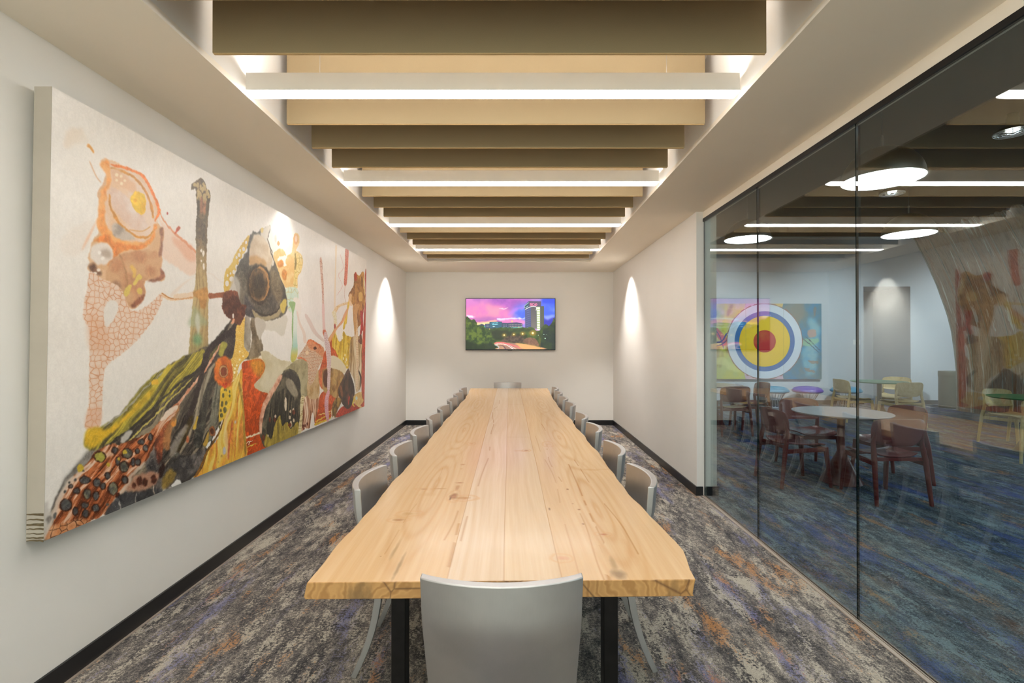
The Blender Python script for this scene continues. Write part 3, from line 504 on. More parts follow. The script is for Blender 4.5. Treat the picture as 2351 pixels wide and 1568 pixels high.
[[122,118,100],{'w':10,'e':8,'st':[75,240,14],'c2':[76,74,66],'sa':0.8},[1136,528,1100,452,1084,366,1058,258,1015,181,1057,162,1128,235,1157,350,1173,436,1195,515]],
[[206,168,62],{'w':6,'e':5},[935,285,949,311,960,352,948,356,928,319,911,295]],
[[190,150,60],{'w':8,'e':8},[1047,165,1066,199,1064,237,1050,240,1039,209,1013,181]],
[[150,92,56],{'e':4,'w':8},[1134,236,1131,222,1122,213,1110,209,1096,212,1083,220,1075,233,1071,247,1074,260,1082,270,1094,274,1108,271,1121,263,1130,250]],
[[96,60,44],{'e':4,'w':8},[1117,239,1115,230,1110,224,1103,222,1095,223,1088,228,1083,236,1081,245,1082,254,1087,260,1094,263,1102,261,1109,256,1115,248]],
[[70,56,30],{'w':8,'e':8},[761,169,833,219,881,292,914,356,887,367,840,310,791,242,730,191]],
[[176,100,64],{'e':6,'w':6},[884,236,883,228,879,222,873,219,867,220,861,225,857,233,855,242,857,250,861,257,866,259,873,258,878,253,883,245]],
[[206,150,80],{'w':8,'e':5},[768,340,774,365,748,374,735,351]],
[[58,54,50],{'w':14,'e':8,'c2':[104,98,88],'sc':70},[702,51,728,152,774,186,874,138,1026,89,1037,115,1082,177,1154,192,1072,121,1016,42,918,5,759,-3]],
[[222,220,212],{'e':4,'w':8},[1055,150,1081,166,1086,182,1078,186,1060,178,1040,160]],
[[156,84,52],{'w':8,'e':8,'c2':[96,50,36],'sc':60},[708,413,627,320,600,241,594,184,653,164,669,218,685,295,744,396]],
[[92,50,40],{'a':0.8,'e':12,'w':10},[656,179,653,164,645,153,633,149,620,153,608,162,599,177,596,193,599,208,607,218,618,223,632,220,644,210,652,196]],
[[176,118,70],{'a':0.9,'e':10,'w':8},[781,434,706,362,664,267,691,215,719,213,721,251,748,345,795,427]],
[[212,140,62],{'e':5,'w':8},[750,361,727,353,739,336,766,337]],
[[150,140,128],{'a':0.8,'e':10,'w':10},[840,324,754,255,721,191,764,170,805,228,873,306]],
[[66,62,60],{'w':16,'e':12,'c2':[112,104,98],'sc':60},[599,261,659,116,781,137,887,148,1032,144,975,36,836,10,733,4,661,8,626,10,547,113,567,220]],
[[50,30,24],{'e':8,'w':8},[671,101,670,89,665,80,658,77,650,79,643,86,638,97,636,110,638,122,642,130,649,134,657,132,664,125,669,114]],
[[50,30,24],{'e':8,'w':8},[685,127,684,116,680,108,674,105,668,106,662,113,658,122,657,134,658,144,661,152,667,155,673,154,679,147,683,138]],
[[150,120,50],{'a':0.8,'w':12,'e':10},[673,5,666,65,719,101,783,68,733,21]],
[[226,222,214],{'w':8,'e':4},[733,4,783,33,823,-4,784,-6]],
[[182,104,60],{'w':10,'e':4,'st':[38,120,17],'c2':[106,54,30],'c3':[222,180,150],'sa':1},[7,7,33,60,60,121,102,199,209,272,233,301,310,320,383,313,501,320,598,350,725,439,788,448,726,371,621,305,599,253,546,193,483,161,425,93,368,43,297,8,197,1,69,2]],
[[218,196,176],{'a':0.85,'w':10,'e':6},[13,15,64,109,111,183,222,251,213,261,93,202,43,124,0,24]],
[[220,190,166],{'a':0.7,'w':10,'e':6},[235,262,316,267,369,288,360,300,304,287,231,271]],
[[210,190,170],{'a':0.8,'w':10,'e':6},[358,40,440,81,455,124,542,182,529,193,432,142,410,105,342,57]],
[[230,208,186],{'w':8,'e':4},[661,376,728,402,782,435,769,447,698,428,648,388]],
[[62,30,18],{'e':3,'w':5},[297,269,294,259,284,252,271,250,255,254,242,262,232,273,229,285,232,295,241,301,255,303,270,300,284,292,293,281]],
[[62,30,18],{'e':3,'w':5},[366,283,364,276,359,271,351,269,342,271,334,276,328,283,326,291,328,299,333,304,341,305,350,303,358,298,364,291]],
[[62,30,18],{'e':3,'w':5},[459,248,455,237,445,230,430,229,414,233,400,241,390,252,386,264,390,274,399,281,413,283,430,279,444,271,455,260]],
[[62,30,18],{'e':3,'w':5},[537,289,535,283,528,279,518,278,507,280,497,285,490,292,487,299,489,306,496,310,506,311,517,309,528,304,535,297]],
[[62,30,18],{'e':3,'w':5},[594,302,592,294,588,287,581,285,573,286,566,292,561,300,559,309,560,318,565,324,572,327,580,325,587,320,592,312]],
[[62,30,18],{'e':3,'w':5},[563,252,561,245,555,239,547,237,538,239,530,245,524,252,522,261,524,269,529,274,537,276,547,274,555,269,561,261]],
[[62,30,18],{'e':3,'w':5},[503,249,502,243,497,239,491,237,483,239,477,243,472,249,471,257,472,263,476,267,483,269,490,267,497,263,502,257]],
[[62,30,18],{'e':3,'w':5},[435,189,432,177,423,170,411,167,397,171,385,179,376,191,373,204,376,215,384,223,396,225,410,222,423,213,431,201]],
[[62,30,18],{'e':3,'w':5},[380,228,379,219,375,212,369,209,362,211,356,216,352,225,351,235,352,244,356,251,362,254,368,252,374,247,379,238]],
[[62,30,18],{'e':3,'w':5},[477,201,475,192,471,185,464,182,457,184,451,190,446,199,444,209,446,219,450,225,456,228,464,227,470,221,475,212]],
[[62,30,18],{'e':3,'w':5},[512,193,510,185,504,180,496,179,487,181,478,186,473,194,470,203,472,210,478,215,486,217,495,215,504,209,510,202]],
[[62,30,18],{'e':3,'w':5},[217,184,214,176,205,172,193,172,179,176,167,183,159,192,156,201,159,208,167,212,179,213,192,209,205,202,213,193]],
[[62,30,18],{'e':3,'w':5},[271,158,269,149,263,143,254,141,245,144,236,151,230,160,227,171,229,180,235,186,244,188,254,185,263,178,269,169]],
[[62,30,18],{'e':3,'w':5},[325,174,324,167,319,163,312,161,304,163,297,169,292,176,290,184,291,191,296,196,303,197,311,195,318,190,323,182]],
[[62,30,18],{'e':3,'w':5},[299,133,298,125,293,120,286,118,278,121,271,126,266,134,265,143,266,150,271,155,278,157,285,155,292,149,297,141]],
[[62,30,18],{'e':3,'w':5},[371,101,368,88,360,79,347,77,333,81,321,91,312,104,309,119,312,132,320,141,332,143,346,140,359,130,368,116]],
[[62,30,18],{'e':3,'w':5},[433,125,431,117,424,112,415,110,405,113,395,120,389,128,387,137,389,145,395,150,404,151,414,149,424,142,430,134]],
[[62,30,18],{'e':3,'w':5},[162,152,160,146,155,142,148,142,140,144,132,149,127,156,126,163,127,168,132,172,139,173,148,170,155,165,160,159]],
[[62,30,18],{'e':3,'w':5},[221,121,219,110,213,104,204,102,194,105,186,112,180,122,177,134,179,144,185,150,194,153,203,150,212,143,218,132]],
[[62,30,18],{'e':3,'w':5},[263,101,261,92,256,86,249,85,240,87,233,94,228,102,226,112,228,121,232,126,240,128,248,126,255,120,261,111]],
[[62,30,18],{'e':3,'w':5},[124,103,121,93,113,86,101,85,88,90,77,99,69,110,66,122,68,133,76,139,88,141,101,137,113,128,121,116]],
[[62,30,18],{'e':3,'w':5},[209,76,207,70,201,67,192,67,183,70,175,75,169,82,167,90,169,95,175,99,183,99,192,96,200,91,206,83]],
[[62,30,18],{'e':3,'w':5},[160,65,158,57,153,53,146,52,137,54,130,61,125,69,123,77,125,85,130,90,137,91,145,88,152,82,158,74]],
[[62,30,18],{'e':3,'w':5},[267,43,265,36,259,31,250,31,240,34,232,41,226,49,223,57,225,65,231,69,240,70,250,67,259,60,265,52]],
[[62,30,18],{'e':3,'w':5},[212,37,210,30,204,25,197,24,188,27,180,33,175,42,173,50,175,58,180,63,188,64,196,61,204,55,209,46]],
[[62,30,18],{'e':3,'w':5},[127,182,126,178,123,175,118,174,113,176,108,179,105,184,104,189,105,193,108,196,113,196,118,195,123,191,126,187]],
[[62,30,18],{'e':3,'w':5},[383,64,382,58,378,54,372,53,365,55,359,60,355,66,353,73,355,79,359,83,364,84,371,82,377,77,381,71]],
[[156,150,66],{'e':4,'w':5},[292,270,289,262,281,256,269,255,256,258,245,265,237,274,234,283,237,292,244,297,256,299,269,296,280,290,289,280]],
[[98,96,92],{'e':3,'w':5,'c2':[72,70,68],'sc':20},[362,284,360,278,356,274,350,273,343,274,337,278,332,284,331,290,332,296,336,300,342,301,349,300,356,296,360,290]],
[[98,96,92],{'e':3,'w':5,'c2':[72,70,68],'sc':20},[532,290,530,286,525,283,517,282,508,284,500,288,494,293,492,298,494,303,499,306,507,307,516,305,524,301,530,296]],
[[98,96,92],{'e':3,'w':5,'c2':[72,70,68],'sc':20},[588,303,587,297,584,292,579,290,574,291,569,295,565,301,564,308,565,315,568,320,573,322,579,321,584,317,587,311]],
[[98,96,92],{'e':3,'w':5,'c2':[72,70,68],'sc':20},[558,254,556,248,552,244,546,242,539,244,533,248,529,253,527,260,529,266,533,270,539,271,545,270,552,266,556,260]],
[[98,96,92],{'e':3,'w':5,'c2':[72,70,68],'sc':20},[498,251,497,246,494,242,490,241,485,242,480,245,477,250,476,255,477,260,480,264,484,265,489,264,494,261,497,256]],
[[98,96,92],{'e':3,'w':5,'c2':[72,70,68],'sc':20},[375,229,374,222,371,216,368,214,364,215,360,219,357,226,356,234,357,241,359,247,363,249,367,248,371,244,374,237]],
[[98,96,92],{'e':3,'w':5,'c2':[72,70,68],'sc':20},[471,202,470,195,467,189,463,187,458,188,454,192,451,200,449,208,450,215,453,221,458,224,462,223,467,218,470,211]],
[[98,96,92],{'e':3,'w':5,'c2':[72,70,68],'sc':20},[507,194,505,188,501,185,495,183,488,185,481,189,477,195,476,202,477,207,481,211,487,212,494,211,500,207,505,201]],
[[98,96,92],{'e':3,'w':5,'c2':[72,70,68],'sc':20},[212,185,209,179,202,176,192,176,180,179,170,185,163,192,161,199,163,205,170,208,180,209,191,205,202,200,209,193]],
[[98,96,92],{'e':3,'w':5,'c2':[72,70,68],'sc':20},[266,160,265,152,260,147,253,146,246,148,239,153,234,161,232,169,234,177,238,182,245,183,253,181,259,176,264,168]],
[[98,96,92],{'e':3,'w':5,'c2':[72,70,68],'sc':20},[320,176,319,171,315,167,310,166,305,167,300,171,296,176,295,182,296,188,299,191,304,193,310,191,315,187,319,182]],
[[98,96,92],{'e':3,'w':5,'c2':[72,70,68],'sc':20},[294,134,293,128,290,124,285,123,279,124,274,129,271,135,270,141,271,147,274,151,279,152,284,151,289,147,293,141]],
[[98,96,92],{'e':3,'w':5,'c2':[72,70,68],'sc':20},[427,126,425,120,421,116,414,115,406,117,399,122,394,129,392,136,394,142,399,146,405,147,413,145,420,140,425,133]],
[[98,96,92],{'e':3,'w':5,'c2':[72,70,68],'sc':20},[158,153,156,149,152,146,147,146,141,148,135,151,131,156,130,161,131,165,135,168,140,169,147,167,152,163,156,158]],
[[98,96,92],{'e':3,'w':5,'c2':[72,70,68],'sc':20},[258,102,256,95,253,91,247,89,241,91,236,96,232,103,231,111,232,117,236,122,241,124,247,122,252,117,256,110]],
[[98,96,92],{'e':3,'w':5,'c2':[72,70,68],'sc':20},[120,105,117,96,110,90,100,90,89,93,79,101,72,111,70,121,72,130,79,135,89,137,100,133,110,126,117,116]],
[[98,96,92],{'e':3,'w':5,'c2':[72,70,68],'sc':20},[204,78,202,73,198,71,191,71,184,73,178,78,173,83,172,88,173,92,178,95,184,95,191,92,197,88,202,83]],
[[98,96,92],{'e':3,'w':5,'c2':[72,70,68],'sc':20},[155,67,154,61,150,57,144,56,138,58,133,63,129,69,128,76,129,82,132,86,138,87,144,85,150,80,154,74]],
[[98,96,92],{'e':3,'w':5,'c2':[72,70,68],'sc':20},[262,45,260,39,256,36,249,35,242,38,235,43,230,49,228,56,230,61,234,65,241,65,249,63,255,58,260,51]],
[[98,96,92],{'e':3,'w':5,'c2':[72,70,68],'sc':20},[207,39,205,33,201,29,196,28,189,30,183,35,179,42,178,49,179,55,183,59,189,60,195,58,201,53,205,46]],
[[98,96,92],{'e':3,'w':5,'c2':[72,70,68],'sc':20},[124,183,123,180,121,178,117,178,114,179,110,181,108,184,107,188,108,191,110,192,114,193,117,192,121,190,123,186]],
[[98,96,92],{'e':3,'w':5,'c2':[72,70,68],'sc':20},[142,204,142,202,140,201,137,201,134,201,131,203,129,206,129,208,129,210,131,212,134,212,137,211,140,209,142,207]],
[[98,96,92],{'e':3,'w':5,'c2':[72,70,68],'sc':20},[54,81,53,77,51,74,47,73,43,75,40,78,37,83,36,88,37,92,39,95,43,96,47,94,51,91,53,86]],
[[98,96,92],{'e':3,'w':5,'c2':[72,70,68],'sc':20},[95,168,95,165,93,163,91,162,88,163,86,165,84,168,84,172,84,175,86,177,88,178,90,177,93,175,95,172]],
[[98,96,92],{'e':3,'w':5,'c2':[72,70,68],'sc':20},[115,202,115,200,113,198,111,198,108,199,106,200,104,203,103,205,104,207,106,209,108,209,111,208,113,207,115,204]],
[[98,96,92],{'e':3,'w':5,'c2':[72,70,68],'sc':20},[181,235,180,232,178,230,175,230,172,231,169,233,167,235,166,238,167,241,169,242,172,243,175,242,178,240,180,237]],
[[98,96,92],{'e':3,'w':5,'c2':[72,70,68],'sc':20},[318,44,317,41,315,39,311,38,308,39,305,42,302,46,302,50,302,53,304,55,308,56,311,55,314,52,317,48]],
[[84,82,74],{'e':3,'w':5,'c2':[120,116,92],'sc':25},[453,249,450,240,441,235,429,234,416,237,403,243,395,253,392,262,395,271,403,276,415,278,428,275,441,268,449,259]],
[[84,82,74],{'e':3,'w':5,'c2':[120,116,92],'sc':25},[429,190,427,180,420,174,410,172,398,175,388,182,381,192,379,202,381,212,388,218,398,220,409,218,419,211,426,201]],
[[84,82,74],{'e':3,'w':5,'c2':[120,116,92],'sc':25},[366,103,363,91,356,84,346,81,335,85,324,93,317,105,315,117,317,129,324,136,334,139,345,136,355,127,363,116]],
[[84,82,74],{'e':3,'w':5,'c2':[120,116,92],'sc':25},[216,122,214,114,210,108,203,106,195,108,189,114,184,123,182,132,184,141,188,146,195,148,202,146,209,140,214,132]],
[[196,166,54],{'e':4,'w':6},[177,246,176,239,171,234,165,233,158,235,152,239,148,246,146,253,147,260,152,265,158,266,165,264,171,260,176,253]],
[[196,166,54],{'e':4,'w':6},[322,227,321,223,318,220,314,219,309,220,304,223,301,228,300,233,301,237,304,240,308,241,313,240,318,237,321,232]],
[[196,166,54],{'e':4,'w':6},[421,264,420,260,416,258,410,257,404,258,399,261,395,265,394,269,395,273,399,275,404,276,410,275,416,272,419,268]],
[[196,166,54],{'e':4,'w':6},[377,240,377,237,375,235,372,234,368,235,365,237,363,240,362,243,363,246,365,248,368,249,371,248,374,246,377,243]],
[[196,124,76],{'w':12,'e':6,'ce':34,'cb':[78,40,22],'c2':[214,160,118]},[7,7,33,41,104,41,196,22,213,-5,142,-6,48,-3]],
[[82,80,80],{'w':12,'e':6,'c2':[56,54,54],'sc':50},[297,8,368,58,425,78,475,55,505,77,581,40,661,17,667,-10,528,-8,388,-8]],
[[190,180,170],{'e':4,'w':8},[390,-8,381,39,375,40,386,-8]],
[[180,170,160],{'e':4,'w':8},[478,0,488,43,482,46,474,2]],
[[196,180,160],{'e':4,'w':8},[612,3,608,48,629,107,620,111,599,51,607,4]],
[[176,130,104],{'w':10,'e':10},[425,78,464,128,536,132,636,106,626,60,570,51,485,52]],
[[84,44,30],{'e':6,'w':8},[628,74,626,64,619,57,610,55,600,58,591,65,585,75,582,86,584,96,590,103,599,105,609,102,619,95,625,85]],
[[84,44,30],{'e':6,'w':8},[558,78,557,69,553,62,546,60,539,62,533,68,528,77,526,87,528,96,532,103,538,105,545,104,552,97,557,88]],
[[84,44,30],{'e':6,'w':8},[524,94,522,85,517,79,510,77,501,79,494,86,488,95,486,105,488,113,493,120,500,122,509,120,517,113,522,104]],
[[84,44,30],{'e':6,'w':8},[482,83,480,76,476,71,470,70,463,71,457,77,453,84,451,91,453,98,457,103,463,105,469,103,476,98,480,91]],
[[196,188,178],{'w':14,'e':12,'a':0.9},[-31,145,5,151,33,105,26,50,0,22,-33,23]],
[[120,112,104],{'e':8,'w':10},[18,78,18,71,16,66,14,64,12,65,9,69,8,75,7,82,8,89,9,94,11,96,14,96,16,92,17,85]],
[[120,112,104],{'e':8,'w':10},[31,86,31,82,29,80,27,79,25,80,23,82,21,86,20,90,21,94,22,96,25,97,27,96,29,94,31,90]],
[[170,160,144],{'w':8,'e':6,'c2':[150,138,118],'sc':60},[1448,964,1516,964,1535,828,1521,738,1460,751,1436,851]],
[[142,126,102],{'w':8,'e':6,'c2':[116,100,76],'sc':60},[1524,943,1603,964,1681,813,1705,726,1610,676,1455,674,1397,653,1484,698,1514,730,1551,812]],
[[196,186,170],{'w':10,'e':8},[1586,971,1720,960,1742,918,1689,847,1664,813,1613,863]],
[[228,178,66],{'w':6,'e':4,'ce':30,'cb':[216,150,40],'c2':[238,214,140]},[1390,938,1451,966,1447,852,1453,763,1515,705,1397,645,1370,575,1315,540,1274,581,1285,673,1312,703,1337,787,1346,889]],
[[132,76,50],{'w':8,'e':4,'c2':[100,60,42],'sc':60},[1192,1033,1453,1053,1455,1013,1411,962,1334,924,1306,942,1292,972,1225,991]],
[[138,78,52],{'w':8,'e':4,'c2':[96,58,42],'sc':90},[1207,1114,1345,1136,1382,1078,1452,1015,1435,959,1386,909,1302,932,1267,950,1210,980,1187,1029]],
[[222,160,124],{'e':4,'w':4},[1309,952,1295,930,1283,920,1289,915,1318,923,1330,949]],
[[224,216,206],{'e':3},[1320,970,1319,962,1317,956,1312,953,1307,952,1303,955,1300,961,1299,968,1299,976,1302,982,1307,985,1311,986,1316,983,1319,977]],
[[244,232,196],{'e':3},[1318,644,1317,641,1314,639,1309,638,1303,638,1299,640,1295,642,1294,645,1295,648,1298,651,1303,652,1309,651,1314,650,1317,647]],
[[244,232,196],{'e':3},[1352,619,1351,616,1348,613,1344,612,1339,612,1334,614,1331,617,1330,620,1331,624,1334,626,1338,628,1343,627,1348,626,1351,623]],
[[244,232,196],{'e':3},[1347,592,1346,588,1343,585,1338,584,1332,584,1327,586,1324,590,1322,594,1323,598,1327,601,1332,602,1337,602,1342,600,1346,596]],
[[244,232,196],{'e':3},[1374,638,1373,635,1370,633,1365,631,1359,632,1354,633,1350,636,1349,639,1350,642,1354,644,1359,645,1364,645,1369,644,1373,641]],
[[244,232,196],{'e':3},[1408,676,1407,673,1404,671,1399,670,1394,670,1389,672,1386,674,1385,677,1386,680,1389,682,1394,683,1399,683,1403,681,1407,679]],
[[244,232,196],{'e':3},[1453,699,1451,696,1448,694,1442,693,1437,693,1431,694,1428,697,1426,699,1427,702,1431,704,1436,705,1442,705,1448,704,1451,702]],
[[244,232,196],{'e':3},[1406,732,1405,729,1402,726,1398,725,1393,725,1388,727,1385,729,1383,732,1385,735,1388,738,1392,739,1397,739,1402,737,1405,735]],
[[244,232,196],{'e':3},[1325,578,1324,575,1321,572,1317,571,1312,571,1308,573,1305,576,1304,579,1305,583,1307,585,1312,586,1317,586,1321,584,1324,581]],
[[244,232,196],{'e':3},[1385,598,1384,595,1382,593,1379,592,1375,592,1371,594,1369,596,1368,599,1369,602,1371,604,1375,605,1378,604,1382,603,1384,601]],
[[200,186,150],{'w':8,'e':5,'c2':[214,202,172],'sc':90},[1675,727,1779,725,1967,657,2185,628,2050,569,1972,499,1896,450,1806,392,1683,430,1583,482,1680,538,1743,612,1684,692]],
[[200,82,28],{'w':4,'e':3,'c2':[190,72,22],'sc':300},[1437,657,1531,668,1643,675,1711,657,1742,604,1680,538,1586,486,1683,433,1802,397,1720,310,1679,229,1690,133,1793,-2,1513,2,1483,137,1464,286,1438,450,1424,604]],
[[200,140,40],{'a':0.85,'w':10,'e':30},[1531,665,1643,675,1711,655,1740,604,1688,546,1613,559,1548,613]],
[[236,220,186],{'w':12,'e':3},[1487,122,1564,122,1686,120,1678,135,1556,136,1480,133]],
[[236,220,186],{'w':8,'e':2},[1492,89,1548,89,1582,90,1578,95,1543,96,1488,95]],
[[236,220,186],{'w':5,'e':2},[1533,70,1547,90,1538,93,1527,72]],
[[216,190,80],{'w':8,'e':2},[1502,56,1572,57,1640,57,1638,61,1567,65,1498,62]],
[[230,178,66],{'w':8,'e':4,'st':[78,300,26],'c2':[220,140,62],'c3':[236,206,110],'sa':1},[1316,532,1377,575,1430,603,1438,450,1464,286,1486,137,1504,1,1247,1,931,0,1016,42,1060,131,1154,184,1215,293,1171,292,1177,395,1195,503]],
[[150,120,50],{'a':0.7,'w':8,'e':6},[1386,510,1436,362,1454,199,1476,33,1501,28,1478,195,1459,360,1414,510]],
[[128,86,36],{'w':8,'e':4},[1210,298,1178,233,1112,180,1040,131,994,64,932,5,947,-4,1014,54,1057,122,1124,173,1192,227,1220,295]],
[[226,186,56],{'w':8,'e':10},[1191,509,1289,504,1318,424,1279,352,1227,313,1171,292,1177,395]],
[[120,112,66],{'e':3,'w':4},[1223,453,1222,446,1219,441,1214,438,1209,438,1204,442,1201,448,1200,456,1201,463,1204,468,1208,471,1214,470,1218,466,1222,460]],
[[120,112,66],{'e':3,'w':4},[1236,489,1235,485,1233,481,1229,480,1224,480,1220,483,1217,487,1216,491,1217,496,1219,499,1223,501,1228,500,1232,498,1235,494]],
[[120,112,66],{'e':3,'w':4},[1254,484,1253,480,1250,477,1246,476,1241,476,1237,479,1234,482,1233,486,1233,490,1236,493,1240,494,1245,494,1249,492,1252,488]],
[[120,112,66],{'e':3,'w':4},[1214,398,1213,389,1209,383,1203,380,1197,381,1191,385,1187,393,1186,401,1187,409,1191,416,1196,419,1202,418,1208,414,1212,406]],
[[120,112,66],{'e':3,'w':4},[1259,398,1258,392,1254,387,1248,385,1242,386,1236,389,1232,395,1231,402,1232,408,1236,413,1241,415,1248,414,1254,411,1258,405]],
[[120,112,66],{'e':3,'w':4},[1253,355,1251,347,1245,341,1238,338,1229,339,1221,344,1216,352,1213,360,1215,369,1220,375,1228,377,1237,376,1245,372,1250,364]],
[[120,112,66],{'e':3,'w':4},[1213,324,1211,318,1206,314,1199,312,1191,313,1184,317,1179,323,1177,330,1179,336,1184,340,1191,342,1199,341,1206,337,1211,331]],
[[120,112,66],{'e':3,'w':4},[1294,469,1293,465,1290,462,1286,460,1281,461,1277,463,1274,467,1272,471,1273,475,1276,478,1281,479,1285,478,1290,476,1293,473]],
[[120,112,66],{'e':3,'w':4},[1294,443,1294,439,1291,435,1286,434,1282,434,1277,437,1274,441,1273,446,1274,450,1277,453,1281,455,1286,455,1290,452,1293,448]],
[[120,112,66],{'e':3,'w':4},[1199,359,1198,353,1195,350,1191,348,1186,349,1181,352,1178,356,1177,362,1178,367,1181,370,1185,372,1190,371,1195,368,1198,364]],
[[120,112,66],{'e':3,'w':4},[1185,256,1184,252,1182,249,1178,248,1173,248,1169,251,1166,255,1165,260,1166,264,1169,267,1173,269,1177,268,1181,265,1184,261]],
[[236,206,150],{'a':0.7,'w':10,'e':12},[1269,355,1226,277,1232,169,1260,49,1286,45,1269,163,1257,270,1290,349]],
[[206,96,60],{'a':0.7,'w':10,'e':8},[1315,270,1286,160,1269,41,1290,35,1308,154,1329,267]],
[[226,130,60],{'a':0.7,'w':10,'e':8},[1369,340,1356,224,1348,38,1362,34,1373,221,1383,337]],
[[196,192,196],{'e':6,'w':8},[1253,89,1252,80,1247,73,1240,70,1231,72,1224,78,1219,87,1217,97,1218,107,1223,113,1230,116,1239,115,1246,109,1251,100]],
[[196,192,196],{'e':6,'w':8},[1366,257,1366,253,1363,251,1359,249,1355,250,1351,253,1348,256,1347,260,1348,264,1350,267,1354,268,1358,268,1362,265,1365,262]],
[[206,160,80],{'e':3},[1216,64,1215,60,1212,58,1207,58,1202,59,1198,61,1194,65,1193,69,1194,72,1197,74,1202,75,1207,74,1212,71,1215,67]],
[[206,160,80],{'e':3},[1179,35,1178,32,1176,31,1172,30,1168,31,1165,33,1162,36,1161,39,1162,42,1164,44,1168,44,1172,43,1175,41,1178,38]],
[[206,160,80],{'e':3},[1156,0,1155,-2,1152,-4,1148,-4,1144,-3,1140,-1,1137,2,1136,5,1137,7,1140,9,1144,9,1148,8,1152,5,1155,3]],
[[206,92,36],{'w':8,'e':12,'c2':[226,130,50],'sc':70},[1111,621,1131,678,1206,705,1285,680,1314,610,1315,548,1276,505,1223,502,1159,530,1115,570]],
[[170,90,50],{'e':5,'w':6},[1265,605,1260,586,1245,572,1223,565,1199,566,1178,576,1163,592,1157,611,1162,629,1176,643,1197,651,1221,650,1244,640,1259,624]],
[[196,160,110],{'e':3,'w':6},[1257,605,1253,589,1240,577,1222,571,1201,572,1182,581,1170,594,1165,611,1169,626,1181,639,1199,645,1220,644,1239,636,1252,622]],
[[146,72,44],{'e':4,'w':6},[1249,604,1246,591,1236,580,1222,575,1206,576,1191,583,1181,595,1177,608,1181,622,1190,632,1204,637,1220,637,1235,630,1246,618]],
[[196,60,30],{'e':3},[1224,521,1223,516,1220,513,1215,511,1210,512,1205,514,1202,518,1201,523,1202,527,1205,530,1210,532,1215,532,1219,529,1223,525]],
[[196,60,30],{'e':3},[1254,522,1253,517,1250,513,1245,511,1240,511,1235,514,1232,519,1230,524,1231,529,1235,533,1239,535,1244,535,1249,532,1253,527]],
[[196,60,30],{'e':3},[1240,504,1239,501,1236,499,1232,498,1227,498,1223,500,1220,503,1219,506,1220,509,1223,512,1227,513,1232,512,1236,510,1239,508]],
[[180,168,130],{'w':8,'e':5,'c2':[156,142,104],'sc':80},[2026,559,2285,646,2452,640,2524,575,2518,290,2377,306,2349,461,2176,562]],
[[64,58,48],{'w':8,'e':5,'c2':[104,96,76],'sc':60},[1688,228,1772,329,1896,450,1972,499,2050,560,2176,572,2312,514,2357,410,2386,254,2353,106,2316,-1,2025,2,1789,-2,1700,79,1681,160]],
[[196,132,102],{'w':6,'e':6,'c2':[226,180,150],'sc':30},[1976,533,1867,452,1757,374,1694,300,1669,198,1680,126,1708,121,1716,188,1754,283,1821,351,1926,430,2026,517]],
[[150,138,116],{'w':10,'e':10},[2081,482,2134,395,2264,330,2325,341,2274,413,2192,493]],
[[52,48,44],{'w':10,'e':6},[2155,563,2266,517,2356,461,2363,389,2292,416,2179,484,2051,522,2071,549]],
[[50,46,38],{'w':10,'e':6,'st':[84,200,12],'c2':[110,100,78],'sa':0.9},[1879,398,1974,406,2096,414,2205,345,2320,252,2359,125,2280,57,1946,23,1797,34,1776,144,1809,280]],
[[176,152,62],{'w':8,'e':4,'st':[84,150,10],'c2':[110,92,44],'sa':0.6},[1762,10,1777,108,1851,50,1923,164,1990,214,2032,119,2114,143,2191,73,2324,110,2316,-1,2025,2]],
[[216,196,170],{'e':4,'w':6},[2112,288,2110,263,2104,244,2095,234,2085,235,2076,247,2069,268,2066,293,2067,318,2073,337,2082,347,2092,346,2102,334,2109,313]],
[[198,178,150],{'e':3,'w':5},[1935,213,1934,207,1929,202,1922,201,1914,202,1907,206,1903,211,1901,218,1902,224,1907,228,1914,230,1921,229,1928,225,1933,220]],
[[198,178,150],{'e':3,'w':5},[2193,214,2192,208,2187,204,2180,202,2172,204,2165,207,2160,213,2158,219,2160,224,2165,229,2171,230,2179,229,2186,226,2191,220]],
[[198,178,150],{'e':3,'w':5},[2188,166,2186,159,2180,153,2172,151,2162,153,2153,157,2147,164,2145,172,2147,180,2152,185,2161,187,2171,186,2179,181,2186,174]],
[[198,178,150],{'e':3,'w':5},[2248,221,2247,215,2242,210,2235,208,2227,209,2220,213,2214,219,2212,226,2214,233,2219,238,2226,240,2234,239,2241,235,2246,228]],
[[198,178,150],{'e':3,'w':5},[2209,109,2208,96,2203,87,2195,82,2186,84,2178,91,2172,102,2170,115,2172,127,2177,137,2184,141,2193,140,2201,133,2207,122]],
[[198,178,150],{'e':3,'w':5},[2262,130,2261,123,2256,118,2249,117,2241,118,2233,122,2228,128,2226,135,2228,142,2233,147,2240,149,2248,148,2255,143,2260,137]],
[[198,178,150],{'e':3,'w':5},[1817,83,1816,80,1813,77,1808,76,1802,77,1797,80,1794,84,1792,88,1793,92,1797,94,1802,95,1807,94,1812,91,1816,87]],
[[120,60,36],{'e':5,'w':6},[1936,185,1934,178,1927,174,1918,172,1908,173,1899,178,1892,185,1890,192,1892,199,1898,204,1907,206,1917,204,1927,199,1933,193]],
[[120,60,36],{'e':5,'w':6},[1843,199,1842,190,1838,183,1833,180,1826,181,1820,186,1816,194,1814,204,1815,213,1819,220,1825,223,1831,222,1837,217,1842,209]],
[[120,60,36],{'e':5,'w':6},[2269,199,2267,189,2259,183,2249,180,2237,182,2226,188,2218,196,2215,206,2218,215,2225,222,2235,224,2247,223,2258,217,2266,208]],
[[120,60,36],{'e':5,'w':6},[2199,101,2196,93,2188,87,2175,85,2162,88,2150,94,2141,102,2138,111,2141,119,2149,124,2161,126,2174,124,2187,118,2195,110]],
